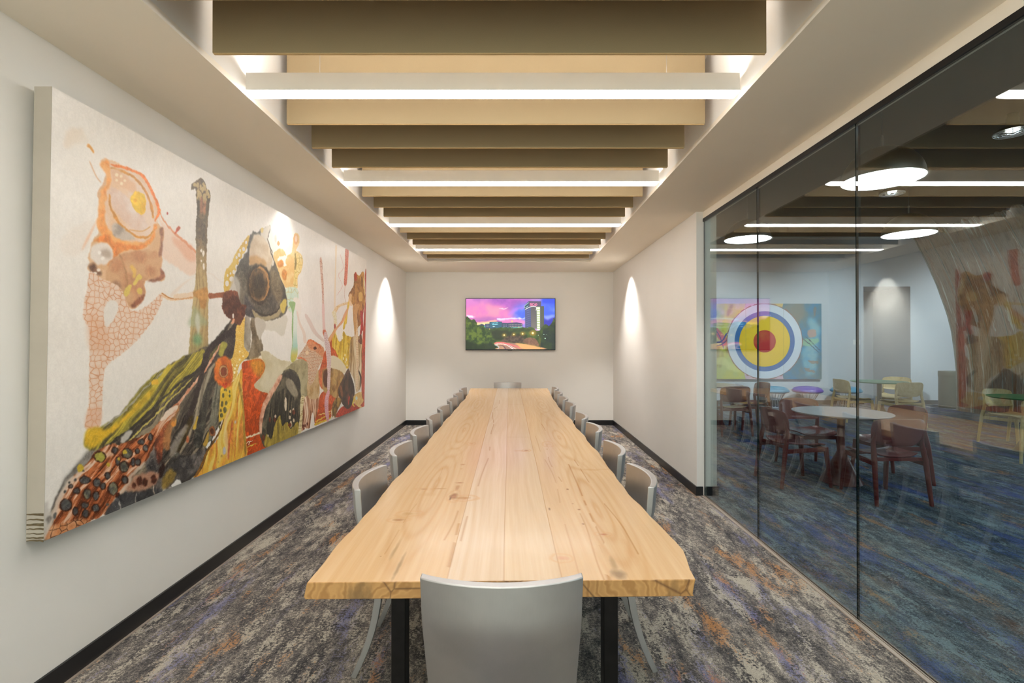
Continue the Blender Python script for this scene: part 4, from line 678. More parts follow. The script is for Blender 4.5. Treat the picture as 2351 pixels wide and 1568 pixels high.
[[120,60,36],{'e':5,'w':6},[1755,77,1754,67,1748,60,1740,56,1730,58,1722,65,1716,74,1714,85,1715,95,1721,103,1729,106,1738,104,1747,98,1753,88]],
[[222,206,160],{'w':4,'e':3,'st':[0,60,9],'c2':[170,140,84],'sa':0.7},[2377,311,2462,307,2453,194,2432,93,2398,6,2332,8,2359,125]],
[[200,146,110],{'w':6,'e':5,'st':[86,160,20],'c2':[140,84,54],'c3':[232,206,180],'sa':1},[2462,307,2781,278,2762,174,2718,70,2599,13,2471,24,2403,16,2420,95]],
[[110,52,34],{'e':3},[2455,48,2453,41,2447,36,2439,35,2429,36,2420,41,2414,48,2411,55,2413,62,2419,67,2428,69,2438,67,2447,62,2453,56]],
[[110,52,34],{'e':3},[2495,47,2493,40,2488,36,2480,35,2471,36,2463,40,2457,46,2455,53,2457,59,2462,63,2470,65,2479,63,2487,59,2493,53]],
[[110,52,34],{'e':3},[2538,55,2536,49,2531,45,2524,43,2516,44,2509,48,2504,54,2502,61,2504,67,2509,72,2516,73,2523,72,2531,68,2536,62]],
[[110,52,34],{'e':3},[2464,24,2462,19,2457,17,2450,16,2443,17,2436,20,2431,25,2429,30,2431,34,2435,37,2442,37,2450,36,2457,33,2462,29]],
[[234,224,212],{'w':6,'e':4},[2586,5,2597,78,2634,148,2677,54,2652,15]],
[[186,146,92],{'w':6,'e':8,'c2':[206,176,130],'sc':60},[2520,459,2772,529,2792,372,2767,268,2538,293]],
[[204,178,150],{'w':6,'e':5,'ce':34,'cb':[168,90,52],'c2':[222,190,160]},[2472,775,2547,823,2736,785,2881,739,2885,637,2771,563,2717,499,2665,437,2560,403,2519,480,2516,585,2452,640,2296,658,2377,714]],
[[222,120,66],{'a':0.6,'w':10,'e':14},[2497,786,2560,817,2736,780,2876,734,2873,649,2683,709,2550,732]],
[[214,104,50],{'w':10,'e':4},[2490,784,2549,812,2646,791,2768,759,2783,729,2805,730,2790,766,2660,801,2545,823,2479,788]],
[[216,110,60],{'w':6,'e':3},[2297,655,2375,653,2473,626,2481,632,2382,663,2296,661]],
[[232,206,170],{'e':4},[2530,701,2527,693,2517,686,2503,683,2487,683,2473,687,2463,694,2460,702,2463,710,2472,717,2486,720,2502,720,2516,716,2526,709]],
[[96,44,28],{'e':5,'w':6},[2707,741,2703,735,2693,729,2677,727,2660,727,2645,730,2635,736,2631,742,2634,749,2644,754,2659,757,2676,757,2692,753,2703,748]],
[[200,84,34],{'w':4,'e':3},[2800,544,2850,615,2912,710,2974,669,2963,542,2859,524]],
[[200,84,34],{'w':4,'e':3},[3052,696,3057,820,3101,846,3155,796,3180,748,3310,673,3297,634,3101,654]],
[[202,84,32],{'w':4,'e':3},[2692,25,2762,152,2795,271,2881,313,3018,311,3256,245,3233,138,3105,106,3107,34,2906,18]],
[[226,196,70],{'w':10,'e':3},[2724,43,2855,49,3095,69,3085,76,2837,63,2713,53]],
[[232,206,120],{'w':10,'e':3},[2790,95,2968,91,3125,94,3117,102,2959,101,2784,102]],
[[216,180,50],{'w':8,'e':3},[2714,14,2946,15,3099,24,3084,37,2925,35,2698,31]],
[[184,62,36],{'w':4,'e':3},[3275,3,3360,84,3543,99,3867,79,4045,8,4101,-14]],
[[206,110,60],{'w':6,'e':6},[2772,529,2873,546,2948,537,2955,357,2836,351,2776,429]],
[[220,182,46],{'w':6,'e':4,'st':[80,160,20],'c2':[190,146,30],'c3':[236,214,110],'sa':0.9},[3091,773,3150,935,3269,821,3368,809,3430,917,3532,872,3752,837,3677,691,3642,560,3585,500,3341,585,3216,699]],
[[240,228,190],{'e':3},[3421,847,3420,838,3415,831,3408,827,3400,827,3392,831,3387,838,3385,847,3386,856,3391,863,3398,867,3406,867,3414,863,3419,856]],
[[240,228,190],{'e':3},[3511,655,3509,649,3504,644,3496,641,3488,641,3480,644,3475,650,3473,656,3475,663,3480,668,3487,671,3495,671,3503,668,3508,662]],
[[240,228,190],{'e':3},[3562,602,3561,594,3555,588,3548,585,3539,585,3532,589,3526,596,3524,604,3525,611,3530,617,3538,621,3547,620,3554,617,3560,610]],
[[240,228,190],{'e':3},[3467,618,3465,612,3460,607,3453,604,3445,604,3437,607,3432,613,3430,619,3432,626,3436,631,3444,634,3452,634,3460,630,3465,625]],
[[240,228,190],{'e':3},[3584,536,3582,531,3577,528,3569,526,3561,526,3553,529,3548,533,3545,538,3547,543,3552,547,3560,549,3569,549,3576,546,3582,542]],
[[240,228,190],{'e':3},[3521,578,3520,573,3516,569,3510,567,3503,567,3497,570,3493,574,3491,579,3492,584,3496,588,3502,590,3509,590,3515,587,3519,583]],
[[240,228,190],{'e':3},[3225,894,3224,887,3219,881,3213,877,3205,877,3198,880,3193,886,3192,893,3193,901,3197,907,3204,910,3212,910,3218,907,3223,901]],
[[240,228,190],{'e':3},[3261,858,3259,851,3255,846,3248,843,3240,843,3234,846,3229,851,3227,857,3228,864,3233,869,3239,872,3247,872,3254,869,3259,864]],
[[222,208,176],{'w':6,'e':6},[3085,654,3269,637,3527,526,3455,453,3106,529]],
[[150,104,46],{'w':8,'e':6,'c2':[184,146,84],'sc':70},[2874,524,3089,535,3455,453,3423,316,3285,205,3083,263,2896,317,2856,434]],
[[98,52,26],{'e':10,'w':8},[3033,433,3026,392,3004,362,2973,346,2937,350,2905,370,2883,404,2874,444,2880,483,2900,514,2931,530,2966,528,2999,508,3023,474]],
[[204,178,134],{'w':8,'e':5,'st':[88,240,20],'c2':[150,112,62],'c3':[228,214,186],'sa':1},[3644,507,3671,823,3920,866,4112,826,4127,454,4080,258,3904,212,3813,363]],
[[120,70,46],{'e':6,'w':8},[3930,817,4035,778,4081,788,4003,833]],
[[66,44,28],{'e':3,'w':4},[3924,492,4035,373,4044,262,4071,259,4098,372,3948,493]],
[[224,196,150],{'e':3,'w':3,'ce':34,'cb':[176,110,70],'c2':[230,210,180]},[3839,1069,3862,824,3895,550,3893,275,3963,269,3973,546,3940,825,3899,1072]],
[[54,38,30],{'w':5,'e':4,'c2':[90,60,40],'sc':60},[3605,503,3695,425,3825,281,3822,145,3631,46,3393,155,3296,290,3420,392]],
[[140,86,50],{'a':0.8,'e':8,'w':6},[3334,322,3398,216,3456,213,3404,320]],
[[110,60,44],{'a':0.9,'e':6,'w':6},[3674,162,3669,139,3654,123,3632,115,3608,118,3585,131,3570,151,3563,174,3568,196,3582,213,3604,221,3628,218,3651,206,3667,186]],
[[190,50,30],{'e':3},[3637,180,3617,103,3640,99,3677,174]],
[[168,130,60],{'w':6,'e':4,'c2':[110,80,40],'sc':40},[3140,29,3120,128,3233,211,3374,195,3394,143,3290,81,3224,5,3183,35]],
[[222,190,126],{'w':6,'e':4,'c2':[206,166,90],'sc':40},[3854,183,4083,194,4237,114,4256,24,4091,-1,3867,72,3801,148]],
[[222,196,60],{'e':3,'w':4},[3826,160,3758,85,3833,46,3860,49,3808,79,3859,154]],
[[196,214,206],{'e':5},[3956,131,3952,121,3941,115,3926,112,3908,114,3892,120,3881,129,3877,139,3881,148,3891,155,3906,158,3924,156,3940,150,3951,141]],
[[186,76,54],{'w':3,'e':3},[4112,826,4232,1117,4281,-5,4147,6,4072,33,4191,76,4106,199]],
[[176,52,42],{'w':6,'e':4},[4006,1160,4034,1022,4012,896,4076,895,4117,1025,4078,1166]],
[[116,70,46],{'w':8,'e':5},[3991,880,4026,782,4090,784,4072,883]],
[[196,148,86],{'w':5,'e':5},[3757,1226,3993,1244,3908,1155,3873,961,3827,851,3788,959,3741,1118]],
[[224,190,180],{'w':4,'e':4},[2823,1156,2836,1021,2861,903,2920,906,2895,1025,2882,1161]],
[[206,90,50],{'a':0.8,'w':8,'e':8},[2850,906,2892,836,2975,743,3081,756,2984,849,2919,915]],
[[214,186,184],{'w':5,'e':4,'ce':26,'cb':[170,120,110],'c2':[228,210,206]},[2880,873,2937,702,2986,517,2989,331,3058,324,3074,513,3073,704,2963,880]],
[[218,150,160],{'w':5,'e':4,'ce':26,'cb':[190,80,90],'c2':[232,206,210]},[2991,310,2923,224,2939,104,3001,2,3045,-2,3038,93,3028,209,3059,298]],
[[220,200,188],{'w':5,'e':5},[2430,1034,2506,967,2631,878,2843,805,2885,821,2696,899,2578,986,2473,1046]],
[[226,206,190],{'w':5,'e':5},[2260,1053,2316,954,2392,875,2418,794,2476,798,2448,882,2351,961,2286,1057]],
[[226,214,176],{'w':5,'e':5,'ce':36,'cb':[206,180,100],'c2':[232,226,200]},[3083,1101,3147,1023,3150,941,3217,942,3227,1029,3186,1115]],
[[176,60,40],{'e':4,'w':6},[3196,960,3194,947,3188,937,3179,931,3168,931,3159,936,3152,946,3149,959,3151,971,3157,981,3166,987,3177,988,3186,982,3193,973]],
[[222,186,56],{'e':3,'w':3},[3574,1214,3483,1080,3414,950,3472,948,3528,1079,3619,1214]],
[[222,160,110],{'e':5,'w':4,'a':0.9},[3542,1161,3365,1028,3201,948,2994,828,3070,812,3246,938,3428,1018,3577,1158]]]
SCREEN = [
[[206,120,190],{'e':160,'w':60,'c2':[150,84,170],'sc':260},[-4.3,884.2,1041.6,884.2,1041.6,376.5,-4.3,376.5]],
[[240,140,170],{'e':90,'w':60,'c2':[214,116,180],'sc':180},[-4.3,748.8,361.4,782.7,701.5,723.5,1041.6,605.0,999.1,461.2,531.4,528.8,-4.3,562.7]],
[[146,70,166],{'e':80,'w':60,'c2':[190,90,190],'sc':160,'a':0.8},[361.4,884.2,1041.6,884.2,999.1,723.5,701.5,723.5,488.9,782.7]],
[[64,96,220],{'e':120,'w':50,'c2':[110,140,240],'sc':200},[871.6,748.8,1126.6,799.6,1577.3,884.2,1577.3,393.5,956.6,410.4,829.0,562.7]],
[[40,70,214],{'e':40,'w':40},[1339.2,884.2,1577.3,884.2,1577.3,782.7,1381.7,799.6]],
[[50,50,170],{'e':40,'w':40},[1364.7,528.8,1577.3,562.7,1577.3,359.6,1364.7,393.5]],
[[180,110,220],{'a':0.7,'e':30,'w':40},[752.8,590.5,881.0,657.6,1043.7,715.3,1039.6,731.7,862.1,704.7,735.3,619.5]],
[[150,170,240],{'a':0.8,'e':30,'w':30},[1363.6,549.2,1471.1,529.2,1563.8,588.8,1556.8,604.2,1462.4,579.2,1365.9,576.2]],
[[240,226,250],{'e':16,'w':20},[7.1,560.1,70.7,549.2,157.3,559.3,157.3,566.1,73.9,576.1,18.4,599.1]],
[[214,214,250],{'e':14,'w':20},[547.4,511.1,659.3,499.2,787.2,518.7,1025.0,534.8,1024.2,548.3,785.8,539.0,658.7,533.1,549.5,538.1]],
[[190,110,170],{'a':0.7,'e':14,'w':16},[21.3,517.0,173.9,513.6,310.8,508.5,498.2,534.8,496.7,548.3,309.9,532.2,174.8,544.1,21.3,540.7]],
[[250,176,150],{'e':24,'w':16},[191.9,430.7,364.5,431.7,535.2,478.5,527.7,511.5,358.2,482.1,190.8,474.7]],
[[255,226,150],{'e':16,'w':10},[192.8,412.2,295.5,419.0,414.3,437.6,410.4,467.8,291.2,456.0,189.8,442.5]],
[[250,190,210],{'e':8,'w':12},[582.1,705.7,659.7,697.3,727.9,720.2,726.1,726.7,658.3,712.4,582.9,715.8]],
[[240,130,180],{'a':0.8,'e':26,'w':16},[618.2,452.7,870.3,464.6,1017.2,428.1,1032.0,494.2,872.8,525.4,614.8,503.4]],
[[46,60,90],{'e':6,'w':12},[191.3,410.4,242.3,435.8,310.4,427.3,327.4,359.6,191.3,359.6]],
[[58,66,92],{'e':3,'sm':0},[335.9,444.2,412.4,448.5,412.4,478.1,629.2,482.3,633.5,461.2,735.5,456.9,888.6,469.6,990.6,448.5,990.6,359.6,335.9,351.2]],
[[48,92,112],{'e':3,'sm':0},[414.1,473.8,625.0,478.1,625.0,372.3,414.1,369.8]],
[[140,220,235],{'e':2,'w':6},[453.5,449.3,506.2,451.9,561.6,456.1,560.8,466.2,505.6,462.0,453.0,459.5]],
[[140,220,235],{'e':2,'w':6},[456.8,425.6,506.3,427.3,561.7,432.4,560.7,442.5,505.6,437.5,456.4,435.8]],
[[226,240,240],{'e':4,'w':6},[511.0,395.2,508.8,391.8,502.7,389.2,493.8,387.7,484.0,387.7,475.1,389.2,469.0,391.8,466.8,395.2,469.0,398.5,475.1,401.1,484.0,402.6,493.8,402.6,502.7,401.1,508.8,398.5]],
[[170,190,200],{'e':2},[362.2,422.2,361.7,420.0,360.3,418.3,358.3,417.3,356.0,417.3,353.9,418.3,352.5,420.0,352.0,422.2,352.5,424.4,353.9,426.2,356.0,427.2,358.3,427.2,360.3,426.2,361.7,424.4]],
[[170,190,200],{'e':2},[362.2,393.5,361.7,391.3,360.3,389.5,358.3,388.5,356.0,388.5,353.9,389.5,352.5,391.3,352.0,393.5,352.5,395.7,353.9,397.4,356.0,398.4,358.3,398.4,360.3,397.4,361.7,395.7]],
[[170,190,200],{'e':2},[385.2,422.2,384.7,420.0,383.3,418.3,381.2,417.3,378.9,417.3,376.9,418.3,375.5,420.0,375.0,422.2,375.5,424.4,376.9,426.2,378.9,427.2,381.2,427.2,383.3,426.2,384.7,424.4]],
[[170,190,200],{'e':2},[385.2,393.5,384.7,391.3,383.3,389.5,381.2,388.5,378.9,388.5,376.9,389.5,375.5,391.3,375.0,393.5,375.5,395.7,376.9,397.4,378.9,398.4,381.2,398.4,383.3,397.4,384.7,395.7]],
[[170,190,200],{'e':2},[407.3,422.2,406.8,420.0,405.4,418.3,403.3,417.3,401.1,417.3,399.0,418.3,397.6,420.0,397.1,422.2,397.6,424.4,399.0,426.2,401.1,427.2,403.3,427.2,405.4,426.2,406.8,424.4]],
[[170,190,200],{'e':2},[407.3,393.5,406.8,391.3,405.4,389.5,403.3,388.5,401.1,388.5,399.0,389.5,397.6,391.3,397.1,393.5,397.6,395.7,399.0,397.4,401.1,398.4,403.3,398.4,405.4,397.4,406.8,395.7]],
[[170,190,200],{'e':2},[662.4,422.2,661.9,420.0,660.5,418.3,658.4,417.3,656.1,417.3,654.1,418.3,652.7,420.0,652.2,422.2,652.7,424.4,654.1,426.2,656.1,427.2,658.4,427.2,660.5,426.2,661.9,424.4]],
[[170,190,200],{'e':2},[662.4,393.5,661.9,391.3,660.5,389.5,658.4,388.5,656.1,388.5,654.1,389.5,652.7,391.3,652.2,393.5,652.7,395.7,654.1,397.4,656.1,398.4,658.4,398.4,660.5,397.4,661.9,395.7]],
[[170,190,200],{'e':2},[686.2,422.2,685.7,420.0,684.3,418.3,682.2,417.3,680.0,417.3,677.9,418.3,676.5,420.0,676.0,422.2,676.5,424.4,677.9,426.2,680.0,427.2,682.2,427.2,684.3,426.2,685.7,424.4]],
[[170,190,200],{'e':2},[686.2,393.5,685.7,391.3,684.3,389.5,682.2,388.5,680.0,388.5,677.9,389.5,676.5,391.3,676.0,393.5,676.5,395.7,677.9,397.4,680.0,398.4,682.2,398.4,684.3,397.4,685.7,395.7]],
[[170,190,200],{'e':2},[711.7,422.2,711.2,420.0,709.8,418.3,707.7,417.3,705.5,417.3,703.4,418.3,702.0,420.0,701.5,422.2,702.0,424.4,703.4,426.2,705.5,427.2,707.7,427.2,709.8,426.2,711.2,424.4]],
[[170,190,200],{'e':2},[711.7,393.5,711.2,391.3,709.8,389.5,707.7,388.5,705.5,388.5,703.4,389.5,702.0,391.3,701.5,393.5,702.0,395.7,703.4,397.4,705.5,398.4,707.7,398.4,709.8,397.4,711.2,395.7]],
[[206,190,170],{'e':3,'w':3},[767.8,425.6,766.7,423.4,763.7,421.6,759.2,420.7,754.3,420.7,749.9,421.6,746.8,423.4,745.7,425.6,746.8,427.8,749.9,429.6,754.3,430.6,759.2,430.6,763.7,429.6,766.7,427.8]],
[[206,190,170],{'e':3,'w':3},[767.8,395.2,766.7,393.0,763.7,391.2,759.2,390.2,754.3,390.2,749.9,391.2,746.8,393.0,745.7,395.2,746.8,397.4,749.9,399.1,754.3,400.1,759.2,400.1,763.7,399.1,766.7,397.4]],
[[206,190,170],{'e':3,'w':3},[795.0,425.6,793.9,423.4,790.9,421.6,786.4,420.7,781.5,420.7,777.1,421.6,774.0,423.4,772.9,425.6,774.0,427.8,777.1,429.6,781.5,430.6,786.4,430.6,790.9,429.6,793.9,427.8]],
[[206,190,170],{'e':3,'w':3},[795.0,395.2,793.9,393.0,790.9,391.2,786.4,390.2,781.5,390.2,777.1,391.2,774.0,393.0,772.9,395.2,774.0,397.4,777.1,399.1,781.5,400.1,786.4,400.1,790.9,399.1,793.9,397.4]],
[[206,190,170],{'e':3,'w':3},[822.2,425.6,821.1,423.4,818.1,421.6,813.6,420.7,808.7,420.7,804.3,421.6,801.2,423.4,800.1,425.6,801.2,427.8,804.3,429.6,808.7,430.6,813.6,430.6,818.1,429.6,821.1,427.8]],
[[206,190,170],{'e':3,'w':3},[822.2,395.2,821.1,393.0,818.1,391.2,813.6,390.2,808.7,390.2,804.3,391.2,801.2,393.0,800.1,395.2,801.2,397.4,804.3,399.1,808.7,400.1,813.6,400.1,818.1,399.1,821.1,397.4]],
[[206,190,170],{'e':3,'w':3},[849.4,425.6,848.4,423.4,845.3,421.6,840.9,420.7,835.9,420.7,831.5,421.6,828.4,423.4,827.3,425.6,828.4,427.8,831.5,429.6,835.9,430.6,840.9,430.6,845.3,429.6,848.4,427.8]],
[[206,190,170],{'e':3,'w':3},[849.4,395.2,848.4,393.0,845.3,391.2,840.9,390.2,835.9,390.2,831.5,391.2,828.4,393.0,827.3,395.2,828.4,397.4,831.5,399.1,835.9,400.1,840.9,400.1,845.3,399.1,848.4,397.4]],
[[206,190,170],{'e':3,'w':3},[876.7,425.6,875.6,423.4,872.5,421.6,868.1,420.7,863.1,420.7,858.7,421.6,855.6,423.4,854.6,425.6,855.6,427.8,858.7,429.6,863.1,430.6,868.1,430.6,872.5,429.6,875.6,427.8]],
[[206,190,170],{'e':3,'w':3},[876.7,395.2,875.6,393.0,872.5,391.2,868.1,390.2,863.1,390.2,858.7,391.2,855.6,393.0,854.6,395.2,855.6,397.4,858.7,399.1,863.1,400.1,868.1,400.1,872.5,399.1,875.6,397.4]],
[[206,190,170],{'e':3,'w':3},[903.9,425.6,902.8,423.4,899.7,421.6,895.3,420.7,890.4,420.7,885.9,421.6,882.9,423.4,881.8,425.6,882.9,427.8,885.9,429.6,890.4,430.6,895.3,430.6,899.7,429.6,902.8,427.8]],
[[206,190,170],{'e':3,'w':3},[903.9,395.2,902.8,393.0,899.7,391.2,895.3,390.2,890.4,390.2,885.9,391.2,882.9,393.0,881.8,395.2,882.9,397.4,885.9,399.1,890.4,400.1,895.3,400.1,899.7,399.1,902.8,397.4]],
[[206,190,170],{'e':3,'w':3},[931.1,425.6,930.0,423.4,926.9,421.6,922.5,420.7,917.6,420.7,913.1,421.6,910.1,423.4,909.0,425.6,910.1,427.8,913.1,429.6,917.6,430.6,922.5,430.6,926.9,429.6,930.0,427.8]],
[[206,190,170],{'e':3,'w':3},[931.1,395.2,930.0,393.0,926.9,391.2,922.5,390.2,917.6,390.2,913.1,391.2,910.1,393.0,909.0,395.2,910.1,397.4,913.1,399.1,917.6,400.1,922.5,400.1,926.9,399.1,930.0,397.4]],
[[206,190,170],{'e':3,'w':3},[958.3,425.6,957.2,423.4,954.1,421.6,949.7,420.7,944.8,420.7,940.3,421.6,937.3,423.4,936.2,425.6,937.3,427.8,940.3,429.6,944.8,430.6,949.7,430.6,954.1,429.6,957.2,427.8]],
[[206,190,170],{'e':3,'w':3},[958.3,395.2,957.2,393.0,954.1,391.2,949.7,390.2,944.8,390.2,940.3,391.2,937.3,393.0,936.2,395.2,937.3,397.4,940.3,399.1,944.8,400.1,949.7,400.1,954.1,399.1,957.2,397.4]],
[[206,190,170],{'e':3,'w':3},[985.5,425.6,984.4,423.4,981.3,421.6,976.9,420.7,972.0,420.7,967.6,421.6,964.5,423.4,963.4,425.6,964.5,427.8,967.6,429.6,972.0,430.6,976.9,430.6,981.3,429.6,984.4,427.8]],
[[206,190,170],{'e':3,'w':3},[985.5,395.2,984.4,393.0,981.3,391.2,976.9,390.2,972.0,390.2,967.6,391.2,964.5,393.0,963.4,395.2,964.5,397.4,967.6,399.1,972.0,400.1,976.9,400.1,981.3,399.1,984.4,397.4]],
[[120,214,190],{'e':3},[633.5,370.6,829.2,370.6,982.4,382.5,981.8,390.9,828.9,379.1,633.5,379.1]],
[[246,196,120],{'e':5},[822.2,486.5,820.9,479.2,817.1,473.3,811.7,470.0,805.6,470.0,800.2,473.3,796.4,479.2,795.0,486.5,796.4,493.9,800.2,499.8,805.6,503.0,811.7,503.0,817.1,499.8,820.9,493.9]],
[[90,214,190],{'e':5},[337.6,391.8,336.7,382.2,334.4,374.6,331.0,370.3,327.2,370.3,323.8,374.6,321.4,382.2,320.6,391.8,321.4,401.3,323.8,409.0,327.2,413.2,331.0,413.2,334.4,409.0,336.7,401.3]],
[[78,76,84],{'e':3,'sm':0},[1026.3,757.3,1105.4,840.2,1318.0,836.0,1318.0,748.8,1369.0,750.5,1369.0,359.6,1041.6,359.6,1037.4,689.6,1026.3,710.8]],
[[44,66,92],{'e':3,'sm':0},[1028.0,757.3,1106.2,838.5,1107.9,731.9,1028.0,706.5]],
[[84,70,96],{'e':3,'sm':0},[1107.9,838.5,1317.1,834.3,1317.1,748.8,1232.1,744.6,1107.9,744.6]],
[[104,100,96],{'e':3,'sm':0,'vg':[[400,[112,106,100]],[740,[84,80,84]]]},[1139.4,727.7,1232.9,731.9,1238.9,359.6,1143.7,359.6]],
[[70,76,120],{'e':3,'sm':0},[1041.6,696.4,1139.4,727.7,1143.7,359.6,1043.3,359.6]],
[[110,116,160],{'e':3},[1064.6,671.0,1064.0,667.7,1062.3,665.0,1059.9,663.6,1057.3,663.6,1054.9,665.0,1053.3,667.7,1052.7,671.0,1053.3,674.3,1054.9,677.0,1057.3,678.4,1059.9,678.4,1062.3,677.0,1064.0,674.3]],
[[110,116,160],{'e':3},[1086.7,676.9,1086.1,673.6,1084.4,671.0,1082.1,669.5,1079.4,669.5,1077.0,671.0,1075.4,673.6,1074.8,676.9,1075.4,680.2,1077.0,682.9,1079.4,684.3,1082.1,684.3,1084.4,682.9,1086.1,680.2]],
[[110,116,160],{'e':3},[1108.8,682.8,1108.2,679.5,1106.5,676.9,1104.2,675.4,1101.5,675.4,1099.1,676.9,1097.5,679.5,1096.9,682.8,1097.5,686.2,1099.1,688.8,1101.5,690.3,1104.2,690.3,1106.5,688.8,1108.2,686.2]],
[[110,116,160],{'e':3},[1130.9,688.8,1130.3,685.5,1128.7,682.8,1126.3,681.3,1123.6,681.3,1121.2,682.8,1119.6,685.5,1119.0,688.8,1119.6,692.1,1121.2,694.7,1123.6,696.2,1126.3,696.2,1128.7,694.7,1130.3,692.1]],
[[110,116,160],{'e':3},[1064.6,633.8,1064.0,630.5,1062.3,627.8,1059.9,626.3,1057.3,626.3,1054.9,627.8,1053.3,630.5,1052.7,633.8,1053.3,637.1,1054.9,639.7,1057.3,641.2,1059.9,641.2,1062.3,639.7,1064.0,637.1]],
[[110,116,160],{'e':3},[1086.7,639.7,1086.1,636.4,1084.4,633.7,1082.1,632.3,1079.4,632.3,1077.0,633.7,1075.4,636.4,1074.8,639.7,1075.4,643.0,1077.0,645.6,1079.4,647.1,1082.1,647.1,1084.4,645.6,1086.1,643.0]],
[[110,116,160],{'e':3},[1108.8,645.6,1108.2,642.3,1106.5,639.7,1104.2,638.2,1101.5,638.2,1099.1,639.7,1097.5,642.3,1096.9,645.6,1097.5,648.9,1099.1,651.6,1101.5,653.0,1104.2,653.0,1106.5,651.6,1108.2,648.9]],
[[110,116,160],{'e':3},[1130.9,651.5,1130.3,648.2,1128.7,645.6,1126.3,644.1,1123.6,644.1,1121.2,645.6,1119.6,648.2,1119.0,651.5,1119.6,654.8,1121.2,657.5,1123.6,659.0,1126.3,659.0,1128.7,657.5,1130.3,654.8]],
[[110,116,160],{'e':3},[1064.6,596.5,1064.0,593.2,1062.3,590.6,1059.9,589.1,1057.3,589.1,1054.9,590.6,1053.3,593.2,1052.7,596.5,1053.3,599.8,1054.9,602.5,1057.3,604.0,1059.9,604.0,1062.3,602.5,1064.0,599.8]],
[[110,116,160],{'e':3},[1086.7,602.5,1086.1,599.2,1084.4,596.5,1082.1,595.0,1079.4,595.0,1077.0,596.5,1075.4,599.2,1074.8,602.5,1075.4,605.8,1077.0,608.4,1079.4,609.9,1082.1,609.9,1084.4,608.4,1086.1,605.8]],
[[110,116,160],{'e':3},[1108.8,608.4,1108.2,605.1,1106.5,602.4,1104.2,601.0,1101.5,601.0,1099.1,602.4,1097.5,605.1,1096.9,608.4,1097.5,611.7,1099.1,614.3,1101.5,615.8,1104.2,615.8,1106.5,614.3,1108.2,611.7]],
[[110,116,160],{'e':3},[1130.9,614.3,1130.3,611.0,1128.7,608.4,1126.3,606.9,1123.6,606.9,1121.2,608.4,1119.6,611.0,1119.0,614.3,1119.6,617.6,1121.2,620.3,1123.6,621.7,1126.3,621.7,1128.7,620.3,1130.3,617.6]],
[[110,116,160],{'e':3},[1064.6,559.3,1064.0,556.0,1062.3,553.4,1059.9,551.9,1057.3,551.9,1054.9,553.4,1053.3,556.0,1052.7,559.3,1053.3,562.6,1054.9,565.3,1057.3,566.7,1059.9,566.7,1062.3,565.3,1064.0,562.6]],
[[110,116,160],{'e':3},[1086.7,565.2,1086.1,561.9,1084.4,559.3,1082.1,557.8,1079.4,557.8,1077.0,559.3,1075.4,561.9,1074.8,565.2,1075.4,568.5,1077.0,571.2,1079.4,572.7,1082.1,572.7,1084.4,571.2,1086.1,568.5]],
[[110,116,160],{'e':3},[1108.8,571.2,1108.2,567.8,1106.5,565.2,1104.2,563.7,1101.5,563.7,1099.1,565.2,1097.5,567.8,1096.9,571.2,1097.5,574.5,1099.1,577.1,1101.5,578.6,1104.2,578.6,1106.5,577.1,1108.2,574.5]],
[[110,116,160],{'e':3},[1130.9,577.1,1130.3,573.8,1128.7,571.1,1126.3,569.7,1123.6,569.7,1121.2,571.1,1119.6,573.8,1119.0,577.1,1119.6,580.4,1121.2,583.0,1123.6,584.5,1126.3,584.5,1128.7,583.0,1130.3,580.4]],
[[110,116,160],{'e':3},[1064.6,522.1,1064.0,518.8,1062.3,516.1,1059.9,514.7,1057.3,514.7,1054.9,516.1,1053.3,518.8,1052.7,522.1,1053.3,525.4,1054.9,528.0,1057.3,529.5,1059.9,529.5,1062.3,528.0,1064.0,525.4]],
[[110,116,160],{'e':3},[1086.7,528.0,1086.1,524.7,1084.4,522.0,1082.1,520.6,1079.4,520.6,1077.0,522.0,1075.4,524.7,1074.8,528.0,1075.4,531.3,1077.0,534.0,1079.4,535.4,1082.1,535.4,1084.4,534.0,1086.1,531.3]],
[[110,116,160],{'e':3},[1108.8,533.9,1108.2,530.6,1106.5,528.0,1104.2,526.5,1101.5,526.5,1099.1,528.0,1097.5,530.6,1096.9,533.9,1097.5,537.2,1099.1,539.9,1101.5,541.3,1104.2,541.3,1106.5,539.9,1108.2,537.2]],
[[110,116,160],{'e':3},[1130.9,539.8,1130.3,536.5,1128.7,533.9,1126.3,532.4,1123.6,532.4,1121.2,533.9,1119.6,536.5,1119.0,539.8,1119.6,543.2,1121.2,545.8,1123.6,547.3,1126.3,547.3,1128.7,545.8,1130.3,543.2]],
[[110,116,160],{'e':3},[1064.6,484.8,1064.0,481.5,1062.3,478.9,1059.9,477.4,1057.3,477.4,1054.9,478.9,1053.3,481.5,1052.7,484.8,1053.3,488.2,1054.9,490.8,1057.3,492.3,1059.9,492.3,1062.3,490.8,1064.0,488.2]],
[[110,116,160],{'e':3},[1086.7,490.8,1086.1,487.5,1084.4,484.8,1082.1,483.3,1079.4,483.3,1077.0,484.8,1075.4,487.5,1074.8,490.8,1075.4,494.1,1077.0,496.7,1079.4,498.2,1082.1,498.2,1084.4,496.7,1086.1,494.1]],
[[110,116,160],{'e':3},[1108.8,496.7,1108.2,493.4,1106.5,490.7,1104.2,489.3,1101.5,489.3,1099.1,490.7,1097.5,493.4,1096.9,496.7,1097.5,500.0,1099.1,502.6,1101.5,504.1,1104.2,504.1,1106.5,502.6,1108.2,500.0]],
[[110,116,160],{'e':3},[1130.9,502.6,1130.3,499.3,1128.7,496.7,1126.3,495.2,1123.6,495.2,1121.2,496.7,1119.6,499.3,1119.0,502.6,1119.6,505.9,1121.2,508.6,1123.6,510.0,1126.3,510.0,1128.7,508.6,1130.3,505.9]],
